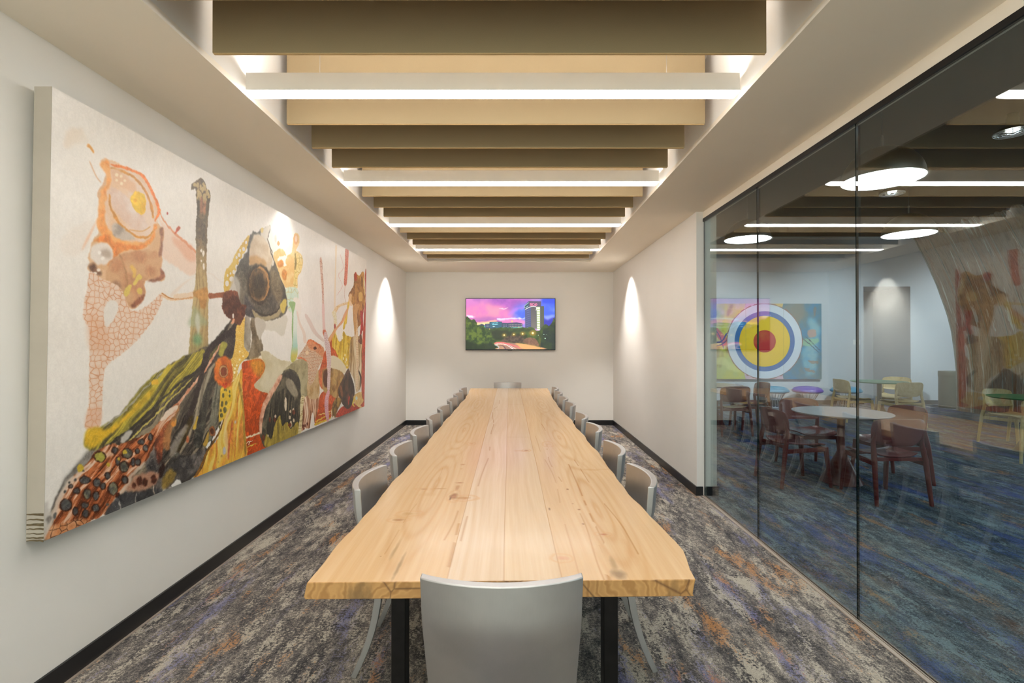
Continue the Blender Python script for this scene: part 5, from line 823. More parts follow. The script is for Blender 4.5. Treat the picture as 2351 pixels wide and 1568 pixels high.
[[110,116,160],{'e':3},[1064.6,447.6,1064.0,444.3,1062.3,441.7,1059.9,440.2,1057.3,440.2,1054.9,441.7,1053.3,444.3,1052.7,447.6,1053.3,450.9,1054.9,453.6,1057.3,455.0,1059.9,455.0,1062.3,453.6,1064.0,450.9]],
[[110,116,160],{'e':3},[1086.7,453.5,1086.1,450.2,1084.4,447.6,1082.1,446.1,1079.4,446.1,1077.0,447.6,1075.4,450.2,1074.8,453.5,1075.4,456.8,1077.0,459.5,1079.4,461.0,1082.1,461.0,1084.4,459.5,1086.1,456.8]],
[[110,116,160],{'e':3},[1108.8,459.5,1108.2,456.2,1106.5,453.5,1104.2,452.0,1101.5,452.0,1099.1,453.5,1097.5,456.2,1096.9,459.5,1097.5,462.8,1099.1,465.4,1101.5,466.9,1104.2,466.9,1106.5,465.4,1108.2,462.8]],
[[110,116,160],{'e':3},[1130.9,465.4,1130.3,462.1,1128.7,459.4,1126.3,458.0,1123.6,458.0,1121.2,459.4,1119.6,462.1,1119.0,465.4,1119.6,468.7,1121.2,471.3,1123.6,472.8,1126.3,472.8,1128.7,471.3,1130.3,468.7]],
[[110,116,160],{'e':3},[1064.6,410.4,1064.0,407.1,1062.3,404.4,1059.9,403.0,1057.3,403.0,1054.9,404.4,1053.3,407.1,1052.7,410.4,1053.3,413.7,1054.9,416.3,1057.3,417.8,1059.9,417.8,1062.3,416.3,1064.0,413.7]],
[[110,116,160],{'e':3},[1086.7,416.3,1086.1,413.0,1084.4,410.4,1082.1,408.9,1079.4,408.9,1077.0,410.4,1075.4,413.0,1074.8,416.3,1075.4,419.6,1077.0,422.3,1079.4,423.7,1082.1,423.7,1084.4,422.3,1086.1,419.6]],
[[110,116,160],{'e':3},[1108.8,422.2,1108.2,418.9,1106.5,416.3,1104.2,414.8,1101.5,414.8,1099.1,416.3,1097.5,418.9,1096.9,422.2,1097.5,425.5,1099.1,428.2,1101.5,429.7,1104.2,429.7,1106.5,428.2,1108.2,425.5]],
[[110,116,160],{'e':3},[1130.9,428.2,1130.3,424.8,1128.7,422.2,1126.3,420.7,1123.6,420.7,1121.2,422.2,1119.6,424.8,1119.0,428.2,1119.6,431.5,1121.2,434.1,1123.6,435.6,1126.3,435.6,1128.7,434.1,1130.3,431.5]],
[[110,116,160],{'e':3},[1064.6,373.2,1064.0,369.8,1062.3,367.2,1059.9,365.7,1057.3,365.7,1054.9,367.2,1053.3,369.8,1052.7,373.2,1053.3,376.5,1054.9,379.1,1057.3,380.6,1059.9,380.6,1062.3,379.1,1064.0,376.5]],
[[110,116,160],{'e':3},[1086.7,379.1,1086.1,375.8,1084.4,373.1,1082.1,371.7,1079.4,371.7,1077.0,373.1,1075.4,375.8,1074.8,379.1,1075.4,382.4,1077.0,385.0,1079.4,386.5,1082.1,386.5,1084.4,385.0,1086.1,382.4]],
[[110,116,160],{'e':3},[1108.8,385.0,1108.2,381.7,1106.5,379.0,1104.2,377.6,1101.5,377.6,1099.1,379.0,1097.5,381.7,1096.9,385.0,1097.5,388.3,1099.1,391.0,1101.5,392.4,1104.2,392.4,1106.5,391.0,1108.2,388.3]],
[[110,116,160],{'e':3},[1130.9,390.9,1130.3,387.6,1128.7,385.0,1126.3,383.5,1123.6,383.5,1121.2,385.0,1119.6,387.6,1119.0,390.9,1119.6,394.2,1121.2,396.9,1123.6,398.3,1126.3,398.3,1128.7,396.9,1130.3,394.2]],
[[206,224,170],{'e':5,'sm':0},[1241.4,740.4,1301.8,738.7,1301.8,342.7,1247.4,342.7]],
[[255,255,244],{'e':5},[1293.3,715.0,1291.1,711.0,1285.0,707.7,1276.1,705.9,1266.3,705.9,1257.4,707.7,1251.3,711.0,1249.1,715.0,1251.3,719.0,1257.4,722.3,1266.3,724.1,1276.1,724.1,1285.0,722.3,1291.1,719.0]],
[[255,255,244],{'e':5},[1293.3,673.5,1291.1,669.5,1285.0,666.3,1276.1,664.5,1266.3,664.5,1257.4,666.3,1251.3,669.5,1249.1,673.5,1251.3,677.6,1257.4,680.8,1266.3,682.6,1276.1,682.6,1285.0,680.8,1291.1,677.6]],
[[255,255,244],{'e':5},[1293.3,632.1,1291.1,628.0,1285.0,624.8,1276.1,623.0,1266.3,623.0,1257.4,624.8,1251.3,628.0,1249.1,632.1,1251.3,636.1,1257.4,639.4,1266.3,641.2,1276.1,641.2,1285.0,639.4,1291.1,636.1]],
[[255,255,244],{'e':5},[1293.3,590.6,1291.1,586.6,1285.0,583.3,1276.1,581.5,1266.3,581.5,1257.4,583.3,1251.3,586.6,1249.1,590.6,1251.3,594.7,1257.4,597.9,1266.3,599.7,1276.1,599.7,1285.0,597.9,1291.1,594.7]],
[[255,255,244],{'e':5},[1293.3,549.2,1291.1,545.1,1285.0,541.9,1276.1,540.1,1266.3,540.1,1257.4,541.9,1251.3,545.1,1249.1,549.2,1251.3,553.2,1257.4,556.4,1266.3,558.2,1276.1,558.2,1285.0,556.4,1291.1,553.2]],
[[255,255,244],{'e':5},[1293.3,507.7,1291.1,503.7,1285.0,500.4,1276.1,498.6,1266.3,498.6,1257.4,500.4,1251.3,503.7,1249.1,507.7,1251.3,511.7,1257.4,515.0,1266.3,516.8,1276.1,516.8,1285.0,515.0,1291.1,511.7]],
[[255,255,244],{'e':5},[1293.3,466.2,1291.1,462.2,1285.0,459.0,1276.1,457.2,1266.3,457.2,1257.4,459.0,1251.3,462.2,1249.1,466.2,1251.3,470.3,1257.4,473.5,1266.3,475.3,1276.1,475.3,1285.0,473.5,1291.1,470.3]],
[[255,255,244],{'e':5},[1293.3,424.8,1291.1,420.7,1285.0,417.5,1276.1,415.7,1266.3,415.7,1257.4,417.5,1251.3,420.7,1249.1,424.8,1251.3,428.8,1257.4,432.0,1266.3,433.8,1276.1,433.8,1285.0,432.0,1291.1,428.8]],
[[255,255,244],{'e':5},[1293.3,383.3,1291.1,379.3,1285.0,376.0,1276.1,374.2,1266.3,374.2,1257.4,376.0,1251.3,379.3,1249.1,383.3,1251.3,387.3,1257.4,390.6,1266.3,392.4,1276.1,392.4,1285.0,390.6,1291.1,387.3]],
[[255,255,244],{'e':5},[1293.3,341.8,1291.1,337.8,1285.0,334.6,1276.1,332.8,1266.3,332.8,1257.4,334.6,1251.3,337.8,1249.1,341.8,1251.3,345.9,1257.4,349.1,1266.3,350.9,1276.1,350.9,1285.0,349.1,1291.1,345.9]],
[[120,140,90],{'e':3},[1244.0,690.5,1303.5,690.5,1303.5,695.5,1244.0,695.5]],
[[120,140,90],{'e':3},[1244.0,649.0,1303.5,649.0,1303.5,654.1,1244.0,654.1]],
[[120,140,90],{'e':3},[1244.0,607.5,1303.5,607.5,1303.5,612.6,1244.0,612.6]],
[[120,140,90],{'e':3},[1244.0,566.1,1303.5,566.1,1303.5,571.2,1244.0,571.2]],
[[120,140,90],{'e':3},[1244.0,524.6,1303.5,524.6,1303.5,529.7,1244.0,529.7]],
[[120,140,90],{'e':3},[1244.0,483.2,1303.5,483.2,1303.5,488.2,1244.0,488.2]],
[[120,140,90],{'e':3},[1244.0,441.7,1303.5,441.7,1303.5,446.8,1244.0,446.8]],
[[120,140,90],{'e':3},[1244.0,400.2,1303.5,400.2,1303.5,405.3,1244.0,405.3]],
[[120,140,90],{'e':3},[1244.0,358.8,1303.5,358.8,1303.5,363.8,1244.0,363.8]],
[[120,140,90],{'e':3},[1244.0,317.3,1303.5,317.3,1303.5,322.4,1244.0,322.4]],
[[255,255,250],{'e':4},[1048.5,694.3,1140.3,737.9,1229.7,735.2,1227.8,681.2,1236.3,681.2,1234.4,742.2,1138.5,746.2,1044.9,701.9]],
[[190,240,230],{'e':2},[1034.0,719.2,1033.5,755.8,1098.5,807.8,1095.3,811.7,1029.3,758.8,1028.9,719.2]],
[[190,240,230],{'e':2},[1043.0,719.6,1095.7,753.5,1093.0,757.7,1040.2,723.9]],
[[84,86,70],{'e':3,'sm':0},[1318.8,748.8,1369.0,750.5,1369.0,359.6,1318.8,359.6]],
[[255,130,170],{'e':2.5,'sm':0},[1159.8,798.9,1146.0,806.3,1127.0,802.0,1121.9,785.9,1135.0,776.3,1150.0,773.0,1153.9,770.8,1150.1,767.1,1136.1,765.7,1127.8,771.7,1122.1,763.2,1134.2,755.7,1154.2,757.7,1164.1,770.8,1154.3,782.2,1138.7,785.7,1131.4,789.7,1133.0,793.8,1144.7,796.3,1154.7,790.1]],
[[255,130,170],{'e':2.5,'sm':0},[1197.4,797.2,1181.4,806.4,1163.5,797.8,1159.0,780.7,1165.2,764.2,1181.2,755.6,1197.9,763.8,1193.1,772.8,1180.9,765.8,1173.1,770.7,1169.2,781.3,1171.4,791.3,1180.7,796.2,1192.0,788.5]],
[[255,130,170],{'e':2.5,'sm':0},[1204.3,758.8,1209.1,795.0,1213.9,758.8,1223.0,760.9,1209.1,804.3,1195.2,760.9]],
[[255,130,170],{'e':2.5,'sm':0},[1203.2,770.0,1215.9,770.0,1215.9,776.8,1203.2,776.8]],
[[255,130,170],{'e':2.5,'sm':0},[1222.3,799.6,1222.3,760.7,1231.7,760.7,1231.7,799.6]],
[[255,130,170],{'e':2.5,'sm':0},[1225.8,795.1,1237.5,792.7,1243.6,780.7,1239.0,768.3,1225.7,765.2,1228.2,756.2,1245.5,761.6,1252.9,781.3,1243.7,799.7,1228.1,804.1]],
[[46,62,30],{'e':6,'w':22,'c2':[70,92,34],'sc':50},[-4.3,537.3,55.3,533.1,106.3,503.5,140.3,511.9,191.3,469.6,191.3,418.8,310.4,410.4,361.4,372.3,488.9,359.6,616.5,376.5,701.5,380.8,871.6,372.3,1041.6,380.8,1169.2,376.5,1228.7,325.8,1296.7,334.2,1364.7,418.8,1424.3,435.8,1466.8,418.8,1517.8,486.5,1562.0,511.9,1568.8,-4.2,-4.3,-4.2]],
[[40,62,26],{'e':12,'w':30,'c2':[92,110,38],'sc':46},[-4.3,528.8,89.3,495.0,174.3,461.2,276.3,393.5,412.4,325.8,497.4,190.4,514.4,71.9,276.3,-4.2,-4.3,-4.2]],
[[22,38,20],{'a':0.8,'e':30,'w':20},[-4.3,156.5,191.3,88.8,446.4,105.8,531.4,55.0,531.4,-4.2,-4.3,-4.2]],
[[34,42,24],{'a':0.85,'e':30,'w':20},[446.4,300.4,616.5,342.7,871.6,283.5,1041.6,275.0,1024.6,190.4,616.5,156.5,488.9,190.4]],
[[94,76,60],{'e':16,'w':20,'c2':[60,46,40],'sc':30},[616.5,148.1,701.5,215.8,829.0,241.2,999.1,215.8,1033.1,156.5,1024.6,105.8,786.5,114.2,650.5,122.7]],
[[136,96,74],{'e':6,'w':4,'c2':[110,78,60],'sc':30},[1024.6,173.5,1126.6,207.3,1228.7,173.5,1288.2,63.5,1211.7,63.5,1024.6,105.8]],
[[24,40,36],{'e':14,'w':16,'c2':[44,60,34],'sc':50},[1364.7,359.6,1466.8,393.5,1562.0,461.2,1562.0,-4.2,1381.7,-4.2,1296.7,46.5,1339.2,241.2]],
[[150,110,96],{'e':6,'c2':[196,150,110],'sc':100},[497.4,84.6,522.9,122.7,616.5,122.7,786.5,115.9,999.1,93.1,1211.7,55.0,1398.7,0.0,556.9,0.0,582.5,38.1,531.4,71.9]],
[[222,166,104],{'e':20,'w':8},[871.6,105.8,1041.6,88.8,1262.7,46.5,1381.7,0.0,1041.6,0.0,914.1,63.5]],
[[236,110,110],{'a':0.9,'e':10,'w':6},[506.7,95.6,615.5,100.7,741.2,77.3,893.3,37.1,952.6,-1.3,960.5,9.7,900.9,56.0,746.8,100.4,617.4,127.7,505.1,115.9]],
[[255,226,220],{'e':4,'w':6},[514.7,81.2,633.1,88.9,724.9,58.8,826.0,-0.9,832.0,9.3,729.1,68.1,633.9,97.3,514.2,88.0]],
[[255,200,196],{'e':4,'w':6},[531.3,94.8,667.0,85.5,767.9,59.5,869.5,2.2,873.7,9.6,771.1,67.4,668.0,92.2,531.6,99.8]],
[[206,214,232],{'e':3},[504.9,68.7,554.6,50.5,574.0,33.8,554.2,6.2,559.7,2.3,582.5,33.8,559.3,59.5,507.0,75.1]],
[[90,60,80],{'e':5},[581.9,64.4,655.6,49.1,685.9,-0.5,700.1,8.9,662.4,60.9,583.0,71.0]],
[[200,150,40],{'a':0.55,'e':30},[713.4,246.2,709.1,231.3,697.1,219.2,679.7,212.6,660.4,212.6,643.0,219.2,631.0,231.3,626.7,246.2,631.0,261.2,643.0,273.2,660.4,279.9,679.7,279.9,697.1,273.2,709.1,261.2]],
[[255,206,96],{'e':6},[684.5,246.2,683.1,240.0,679.0,235.0,673.3,232.2,666.8,232.2,661.0,235.0,657.0,240.0,655.6,246.2,657.0,252.5,661.0,257.5,666.8,260.3,673.3,260.3,679.0,257.5,683.1,252.5]],
[[255,250,220],{'e':3},[678.0,246.2,677.2,242.8,675.0,240.0,671.8,238.5,668.3,238.5,665.1,240.0,662.9,242.8,662.1,246.2,662.9,249.7,665.1,252.4,668.3,253.9,671.8,253.9,675.0,252.4,677.2,249.7]],
[[200,150,40],{'a':0.55,'e':30},[880.9,258.1,876.9,244.0,865.5,232.7,849.2,226.4,831.0,226.4,814.6,232.7,803.3,244.0,799.3,258.1,803.3,272.2,814.6,283.5,831.0,289.8,849.2,289.8,865.5,283.5,876.9,272.2]],
[[255,206,96],{'e':6},[853.7,258.1,852.4,252.2,848.6,247.5,843.1,244.9,837.1,244.9,831.6,247.5,827.8,252.2,826.5,258.1,827.8,264.0,831.6,268.7,837.1,271.3,843.1,271.3,848.6,268.7,852.4,264.0]],
[[255,250,220],{'e':3},[847.6,258.1,846.8,254.8,844.8,252.3,841.8,250.8,838.4,250.8,835.4,252.3,833.4,254.8,832.6,258.1,833.4,261.3,835.4,263.9,838.4,265.3,841.8,265.3,844.8,263.9,846.8,261.3]],
[[200,150,40],{'a':0.55,'e':30},[1043.3,270.8,1038.5,254.0,1025.1,240.6,1005.6,233.2,984.1,233.2,964.6,240.6,951.2,254.0,946.4,270.8,951.2,287.5,964.6,300.9,984.1,308.4,1005.6,308.4,1025.1,300.9,1038.5,287.5]],
[[255,206,96],{'e':6},[1011.0,270.8,1009.4,263.8,1004.9,258.2,998.4,255.1,991.3,255.1,984.8,258.2,980.3,263.8,978.7,270.8,980.3,277.7,984.8,283.3,991.3,286.4,998.4,286.4,1004.9,283.3,1009.4,277.7]],
[[255,250,220],{'e':3},[1003.7,270.8,1002.9,266.9,1000.4,263.9,996.8,262.1,992.9,262.1,989.3,263.9,986.8,266.9,986.0,270.8,986.8,274.6,989.3,277.7,992.9,279.4,996.8,279.4,1000.4,277.7,1002.9,274.6]],
[[200,150,40],{'a':0.55,'e':30},[1239.7,281.8,1233.2,258.9,1214.8,240.5,1188.2,230.3,1158.7,230.3,1132.1,240.5,1113.7,258.9,1107.1,281.8,1113.7,304.7,1132.1,323.0,1158.7,333.2,1188.2,333.2,1214.8,323.0,1233.2,304.7]],
[[255,206,96],{'e':6},[1195.5,281.8,1193.3,272.2,1187.2,264.6,1178.3,260.3,1168.5,260.3,1159.6,264.6,1153.5,272.2,1151.3,281.8,1153.5,291.3,1159.6,299.0,1168.5,303.2,1178.3,303.2,1187.2,299.0,1193.3,291.3]],
[[255,250,220],{'e':3},[1185.6,281.8,1184.4,276.5,1181.0,272.3,1176.1,270.0,1170.7,270.0,1165.8,272.3,1162.5,276.5,1161.3,281.8,1162.5,287.0,1165.8,291.2,1170.7,293.6,1176.1,293.6,1181.0,291.2,1184.4,287.0]],
[[206,240,214],{'e':4},[1376.6,258.1,1375.9,254.8,1373.8,252.1,1370.7,250.7,1367.3,250.7,1364.2,252.1,1362.1,254.8,1361.3,258.1,1362.1,261.4,1364.2,264.0,1367.3,265.5,1370.7,265.5,1373.8,264.0,1375.9,261.4]],
[[206,240,214],{'e':4},[1402.1,188.7,1401.1,184.3,1398.3,180.8,1394.2,178.8,1389.7,178.8,1385.6,180.8,1382.7,184.3,1381.7,188.7,1382.7,193.1,1385.6,196.6,1389.7,198.6,1394.2,198.6,1398.3,196.6,1401.1,193.1]],
[[206,240,214],{'e':4},[1277.1,245.4,1276.6,241.7,1274.9,238.8,1272.5,237.1,1269.9,237.1,1267.5,238.8,1265.8,241.7,1265.2,245.4,1265.8,249.1,1267.5,252.0,1269.9,253.6,1272.5,253.6,1274.9,252.0,1276.6,249.1]],
[[206,240,214],{'e':4},[1415.7,253.8,1415.3,252.0,1414.1,250.5,1412.4,249.7,1410.6,249.7,1408.8,250.5,1407.7,252.0,1407.2,253.8,1407.7,255.7,1408.8,257.2,1410.6,258.0,1412.4,258.0,1414.1,257.2,1415.3,255.7]],
[[250,200,110],{'e':5},[422.6,352.8,421.8,349.5,419.4,346.9,416.0,345.4,412.2,345.4,408.8,346.9,406.4,349.5,405.6,352.8,406.4,356.2,408.8,358.8,412.2,360.3,416.0,360.3,419.4,358.8,421.8,356.2]],
[[250,200,110],{'e':5},[937.0,383.3,936.3,380.0,934.1,377.4,931.1,375.9,927.7,375.9,924.6,377.4,922.5,380.0,921.7,383.3,922.5,386.6,924.6,389.3,927.7,390.7,931.1,390.7,934.1,389.3,936.3,386.6]],
[[110,80,40],{'e':3},[1243.6,281.9,1293.4,215.0,1301.0,38.0,1306.1,38.2,1300.0,216.5,1247.7,285.0]]]
TARGET = [
[[214,200,70],{'e':6,'w':6,'c2':[190,196,120],'sc':300},[-20,-20,920,-20,920,1820,-20,1820]],
[[198,192,84],{'e':120,'w':80,'c2':[214,196,170],'sc':240},[-20,500,500,560,900,800,900,1820,-20,1820]],
[[214,206,90],{'e':30,'w':30,'a':0.8},[380,900,460,900,460,1800,400,1800]],
[[120,96,60],{'a':0.45,'e':40,'w':60},[180,303,220,765,300,755,220,297]],
[[120,96,60],{'a':0.45,'e':40,'w':60},[350,618,340,296,260,304,310,622]],
[[120,96,60],{'a':0.45,'e':40,'w':60},[440,983,510,626,430,614,400,977]],
[[120,96,60],{'a':0.45,'e':40,'w':60},[130,1303,161,1607,239,1593,170,1297]],
[[120,96,60],{'a':0.45,'e':40,'w':60},[481,1505,521,1759,599,1741,519,1495]],
[[214,96,130],{'a':0.8,'e':20,'w':40},[177,1210,386,1062,475,845,365,795,274,978,123,1150]],
[[76,76,140],{'e':8,'w':14},[157,872,320,913,438,1088,462,1072,340,887,163,848]],
[[76,76,140],{'e':8,'w':14},[157,790,334,840,473,967,487,953,346,820,163,770]],
[[96,90,150],{'e':8,'w':14},[207,1154,309,984,380,743,360,737,291,976,193,1146]],
[[226,226,150],{'a':0.6,'e':30,'w':60},[119,557,436,472,733,250,667,150,364,328,81,443]],
[[222,190,186],{'e':3,'c2':[214,176,196],'sc':300},[900,-20,1800,-20,1800,1820,900,1820]],
[[222,186,112],{'e':30,'w':20},[1500,1500,1800,1500,1800,1820,1500,1820]],
[[44,132,172],{'e':3,'c2':[96,124,128],'sc':190},[1800,-20,2720,-20,2720,1820,1800,1820]],
[[96,170,200],{'e':60,'w':80,'c2':[140,190,200],'sc':160,'a':0.9},[2330,100,2560,200,2660,700,2620,1300,2420,1460,2380,900,2240,600]],
[[140,130,116],{'a':0.7,'e':60,'w':90},[1850,1100,2100,1300,2300,1750,1900,1800]],
[[150,196,150],{'a':0.8,'e':20,'w':40},[2300,780,2620,860,2600,960,2260,940]],
[[206,150,130],{'a':0.8,'e':20,'w':40},[2400,1000,2560,1020,2550,1180,2380,1150]],
[[56,66,90],{'e':5,'w':20},[2254,965,2455,806,2624,644,2616,636,2445,794,2246,955]],
[[56,66,90],{'e':5,'w':20},[2344,1004,2504,844,2644,704,2636,696,2496,836,2336,996]],
[[170,110,80],{'a':0.6,'e':12,'w':40},[1890,317,2085,446,2115,394,1910,283]],
[[170,110,80],{'a':0.6,'e':12,'w':40},[2307,269,2510,208,2490,152,2293,231]],
[[170,110,80],{'a':0.6,'e':12,'w':40},[2404,440,2625,410,2615,350,2396,400]],
[[170,110,80],{'a':0.6,'e':12,'w':40},[2530,1501,2530,1701,2590,1699,2570,1499]],
[[150,100,90],{'e':4,'w':26},[2255,897,2165,1290,1914,1605,1551,1779,1149,1779,786,1605,535,1290,445,897,535,504,786,189,1149,15,1551,15,1914,189,2165,504]],
[[208,214,222],{'e':2},[2235,897,2147,1281,1902,1589,1547,1760,1153,1760,798,1589,553,1281,465,897,553,513,798,205,1153,34,1547,34,1902,205,2147,513]],
[[208,214,222],{'e':2},[2235,897,2227,1013,2205,1126,2168,1236,2116,1340,2052,1436,1976,1523,1889,1599,1792,1663,1689,1715,1579,1752,1466,1774,1350,1782,1234,1774,1121,1752,1011,1715,908,1663,811,1599,724,1523,648,1436,584,1340,532,1236,495,1126,473,1013,465,897,473,781,495,668,532,558,584,455,648,358,724,271,811,195,907,131,1011,79,1121,42,1234,20,1350,12,1466,20,1579,42,1689,79,1792,131,1889,195,1976,271,2052,358,2116,454,2168,558,2205,668,2227,781]],
[[44,104,166],{'e':2},[2064,897,2058,990,2040,1082,2010,1170,1968,1254,1916,1332,1855,1402,1785,1463,1707,1515,1623,1557,1535,1587,1443,1605,1350,1611,1257,1605,1165,1587,1077,1557,993,1515,915,1463,845,1402,784,1332,732,1254,690,1170,660,1082,642,990,636,897,642,804,660,712,690,624,732,540,784,462,845,392,915,331,993,279,1077,237,1165,207,1257,189,1350,183,1443,189,1535,207,1623,237,1707,279,1785,331,1855,392,1916,462,1968,540,2010,624,2040,712,2058,804]],
[[236,190,26],{'e':2},[1953,897,1948,976,1932,1053,1907,1128,1872,1198,1828,1264,1776,1323,1717,1375,1652,1419,1581,1454,1506,1479,1429,1495,1350,1500,1271,1495,1194,1479,1119,1454,1048,1419,983,1375,924,1323,872,1264,828,1198,793,1128,768,1053,752,976,747,897,752,818,768,741,793,666,828,596,872,530,924,471,983,419,1048,375,1119,340,1194,315,1271,299,1350,294,1429,299,1506,315,1581,340,1652,375,1717,419,1776,471,1828,530,1872,595,1907,666,1932,741,1948,818]],
[[184,26,36],{'e':2},[1615,897,1613,932,1606,966,1595,998,1579,1030,1560,1058,1537,1084,1511,1107,1482,1126,1451,1142,1419,1153,1385,1160,1350,1162,1315,1160,1281,1153,1249,1142,1218,1126,1189,1107,1163,1084,1140,1058,1121,1030,1105,998,1094,966,1087,932,1085,897,1087,862,1094,828,1105,796,1121,765,1140,736,1163,710,1189,687,1218,668,1249,652,1281,641,1315,634,1350,632,1385,634,1419,641,1451,652,1482,668,1511,687,1537,710,1560,736,1579,764,1595,796,1606,828,1613,862]],
[[130,126,110],{'a':0.6,'e':1},[899,0,899,1794,905,1794,905,0]],
[[130,126,110],{'a':0.6,'e':1},[1795,0,1795,1794,1801,1794,1801,0]]]
TABLE_LEFT = [[-0.636, 1.528], [-0.637, 1.607], [-0.644, 1.729], [-0.64, 1.868], [-0.635, 2.007], [-0.638, 2.195], [-0.641, 2.421], [-0.644, 2.599], [-0.639, 2.765], [-0.641, 2.938], [-0.643, 3.134], [-0.643, 3.44], [-0.653, 3.751], [-0.65, 4.03], [-0.66, 4.702], [-0.657, 5.374], [-0.664, 6.068], [-0.658, 6.562], [-0.673, 6.882], [-0.676, 7.198], [-0.728, 8.017]]
TABLE_RIGHT = [[0.561, 1.547], [0.57, 1.635], [0.593, 1.792], [0.58, 1.901], [0.573, 1.961], [0.564, 2.229], [0.548, 2.411], [0.542, 2.529], [0.541, 2.686], [0.548, 2.908], [0.546, 3.358], [0.537, 3.593], [0.538, 3.864], [0.524, 4.242], [0.526, 4.864], [0.51, 5.148], [0.488, 5.425], [0.491, 5.7], [0.488, 6.134], [0.488, 6.799], [0.498, 7.329], [0.514, 8.017]]

# ------------------------------------------------------------ materials
M_WALL = plain('wall_paint', (225, 221, 214), 0.75, var=0.012, scale=2.0, bump=0.03, bscale=300, spec=0.25)
M_CEIL = plain('ceiling_paint', (238, 229, 214), 0.8, var=0.01, scale=2.0, spec=0.2)
M_TRAY = plain('recess_paint', (232, 229, 224), 0.8, var=0.01, scale=2.0, spec=0.2)
M_BLACKBASE = plain('black_rubber_base', (24, 24, 26), 0.32, var=0.05)
M_TRACK = plain('taupe_floor_track', (176, 160, 146), 0.35, metal=0.3, var=0.03)
M_DARKMETAL = plain('dark_channel', (34, 31, 30), 0.4, metal=0.5, var=0.05)
M_FELT = plain('tan_felt', (164, 144, 112), 0.95, var=0.09, scale=500, bump=0.25, bscale=900, spec=0.1)
M_FELTEDGE = plain('felt_cut_edge', (200, 170, 124), 0.95, var=0.08, scale=300, spec=0.1)
M_FIXTURE = plain('white_fixture', (226, 222, 216), 0.45, var=0.01)
M_LENS = emit('fixture_lens', WARM, LENS_DOWN)
M_LENSUP = emit('fixture_uplight', WARM, LENS_UP)
M_STEEL = plain('blackened_steel', (40, 38, 38), 0.42, metal=0.7, var=0.18, scale=14)
M_BLACK = plain('black_ceiling', (12, 12, 15), 0.9, var=0.1)
M_MAROON = plain('maroon_lacquer', (110, 38, 36), 0.3, var=0.08, scale=10)
M_MAROON_TOP = plain('maroon_seat', (122, 54, 54), 0.24, var=0.06, scale=6)
M_WHITETOP = plain('pale_table_top', (206, 192, 192), 0.25, var=0.015)
M_GREEN = plain('green_table_paint', (72, 140, 88), 0.35, var=0.04)
M_SAGE = plain('sage_table_paint', (120, 176, 140), 0.35, var=0.04)
M_SAGEPOLE = plain('olive_pole_paint', (74, 84, 66), 0.4, var=0.04)
M_TEAL = plain('teal_vinyl', (22, 140, 178), 0.35, var=0.05)
M_PURPLE = plain('purple_vinyl', (92, 62, 168), 0.35, var=0.05)
M_CHROME = plain('chrome_wire', (214, 214, 218), 0.3, metal=0.7, var=0.02)
M_BIN = plain('grey_green_bin', (112, 114, 100), 0.4, metal=0.3, var=0.04)
M_NICKEL = plain('brushed_nickel', (176, 170, 160), 0.38, metal=1.0, var=0.06, scale=3, stretch=(1, 1, 40))
M_PLATE = plain('switch_plate', (222, 222, 220), 0.4, var=0.01)
M_BEZEL = plain('television_bezel', (30, 30, 34), 0.3, metal=0.4, var=0.05)
M_CABLE = plain('dark_cable', (120, 120, 120), 0.4, var=0.05)

def beech():
    g = NT('pale_ash_veneer'); v = g.coords((1, 9, 1)); f = g.noise(v, 12, 5, 0.6, 0.4)
    g.l(g.ramp(f, [(0.3, srgb((192, 164, 108))), (0.5, srgb((212, 188, 134))), (0.7, srgb((222, 202, 152)))]), g.b.inputs['Base Color'])
    g.b.inputs['Roughness'].default_value = 0.42; return g.m
M_BEECH = beech()

def aluminium():
    g = NT('brushed_aluminium'); v = g.coords((60, 60, 1.2)); f = g.noise(v, 6, 5, 0.6)
    v2 = g.coords((2, 2, 2)); f2 = g.noise(v2, 2.2, 3)
    g.l(g.ramp(f2, [(0.3, srgb((178, 176, 175))), (0.7, srgb((196, 194, 192)))]), g.b.inputs['Base Color'])
    g.b.inputs['Metallic'].default_value = 1.0
    r = g.n('MapRange'); g.l(f, r.inputs[0]); r.inputs[3].default_value = 0.42; r.inputs[4].default_value = 0.58
    g.l(r.outputs[0], g.b.inputs['Roughness'])
    g.bump(f, 0.12, 0.0006); return g.m
M_ALU = aluminium()

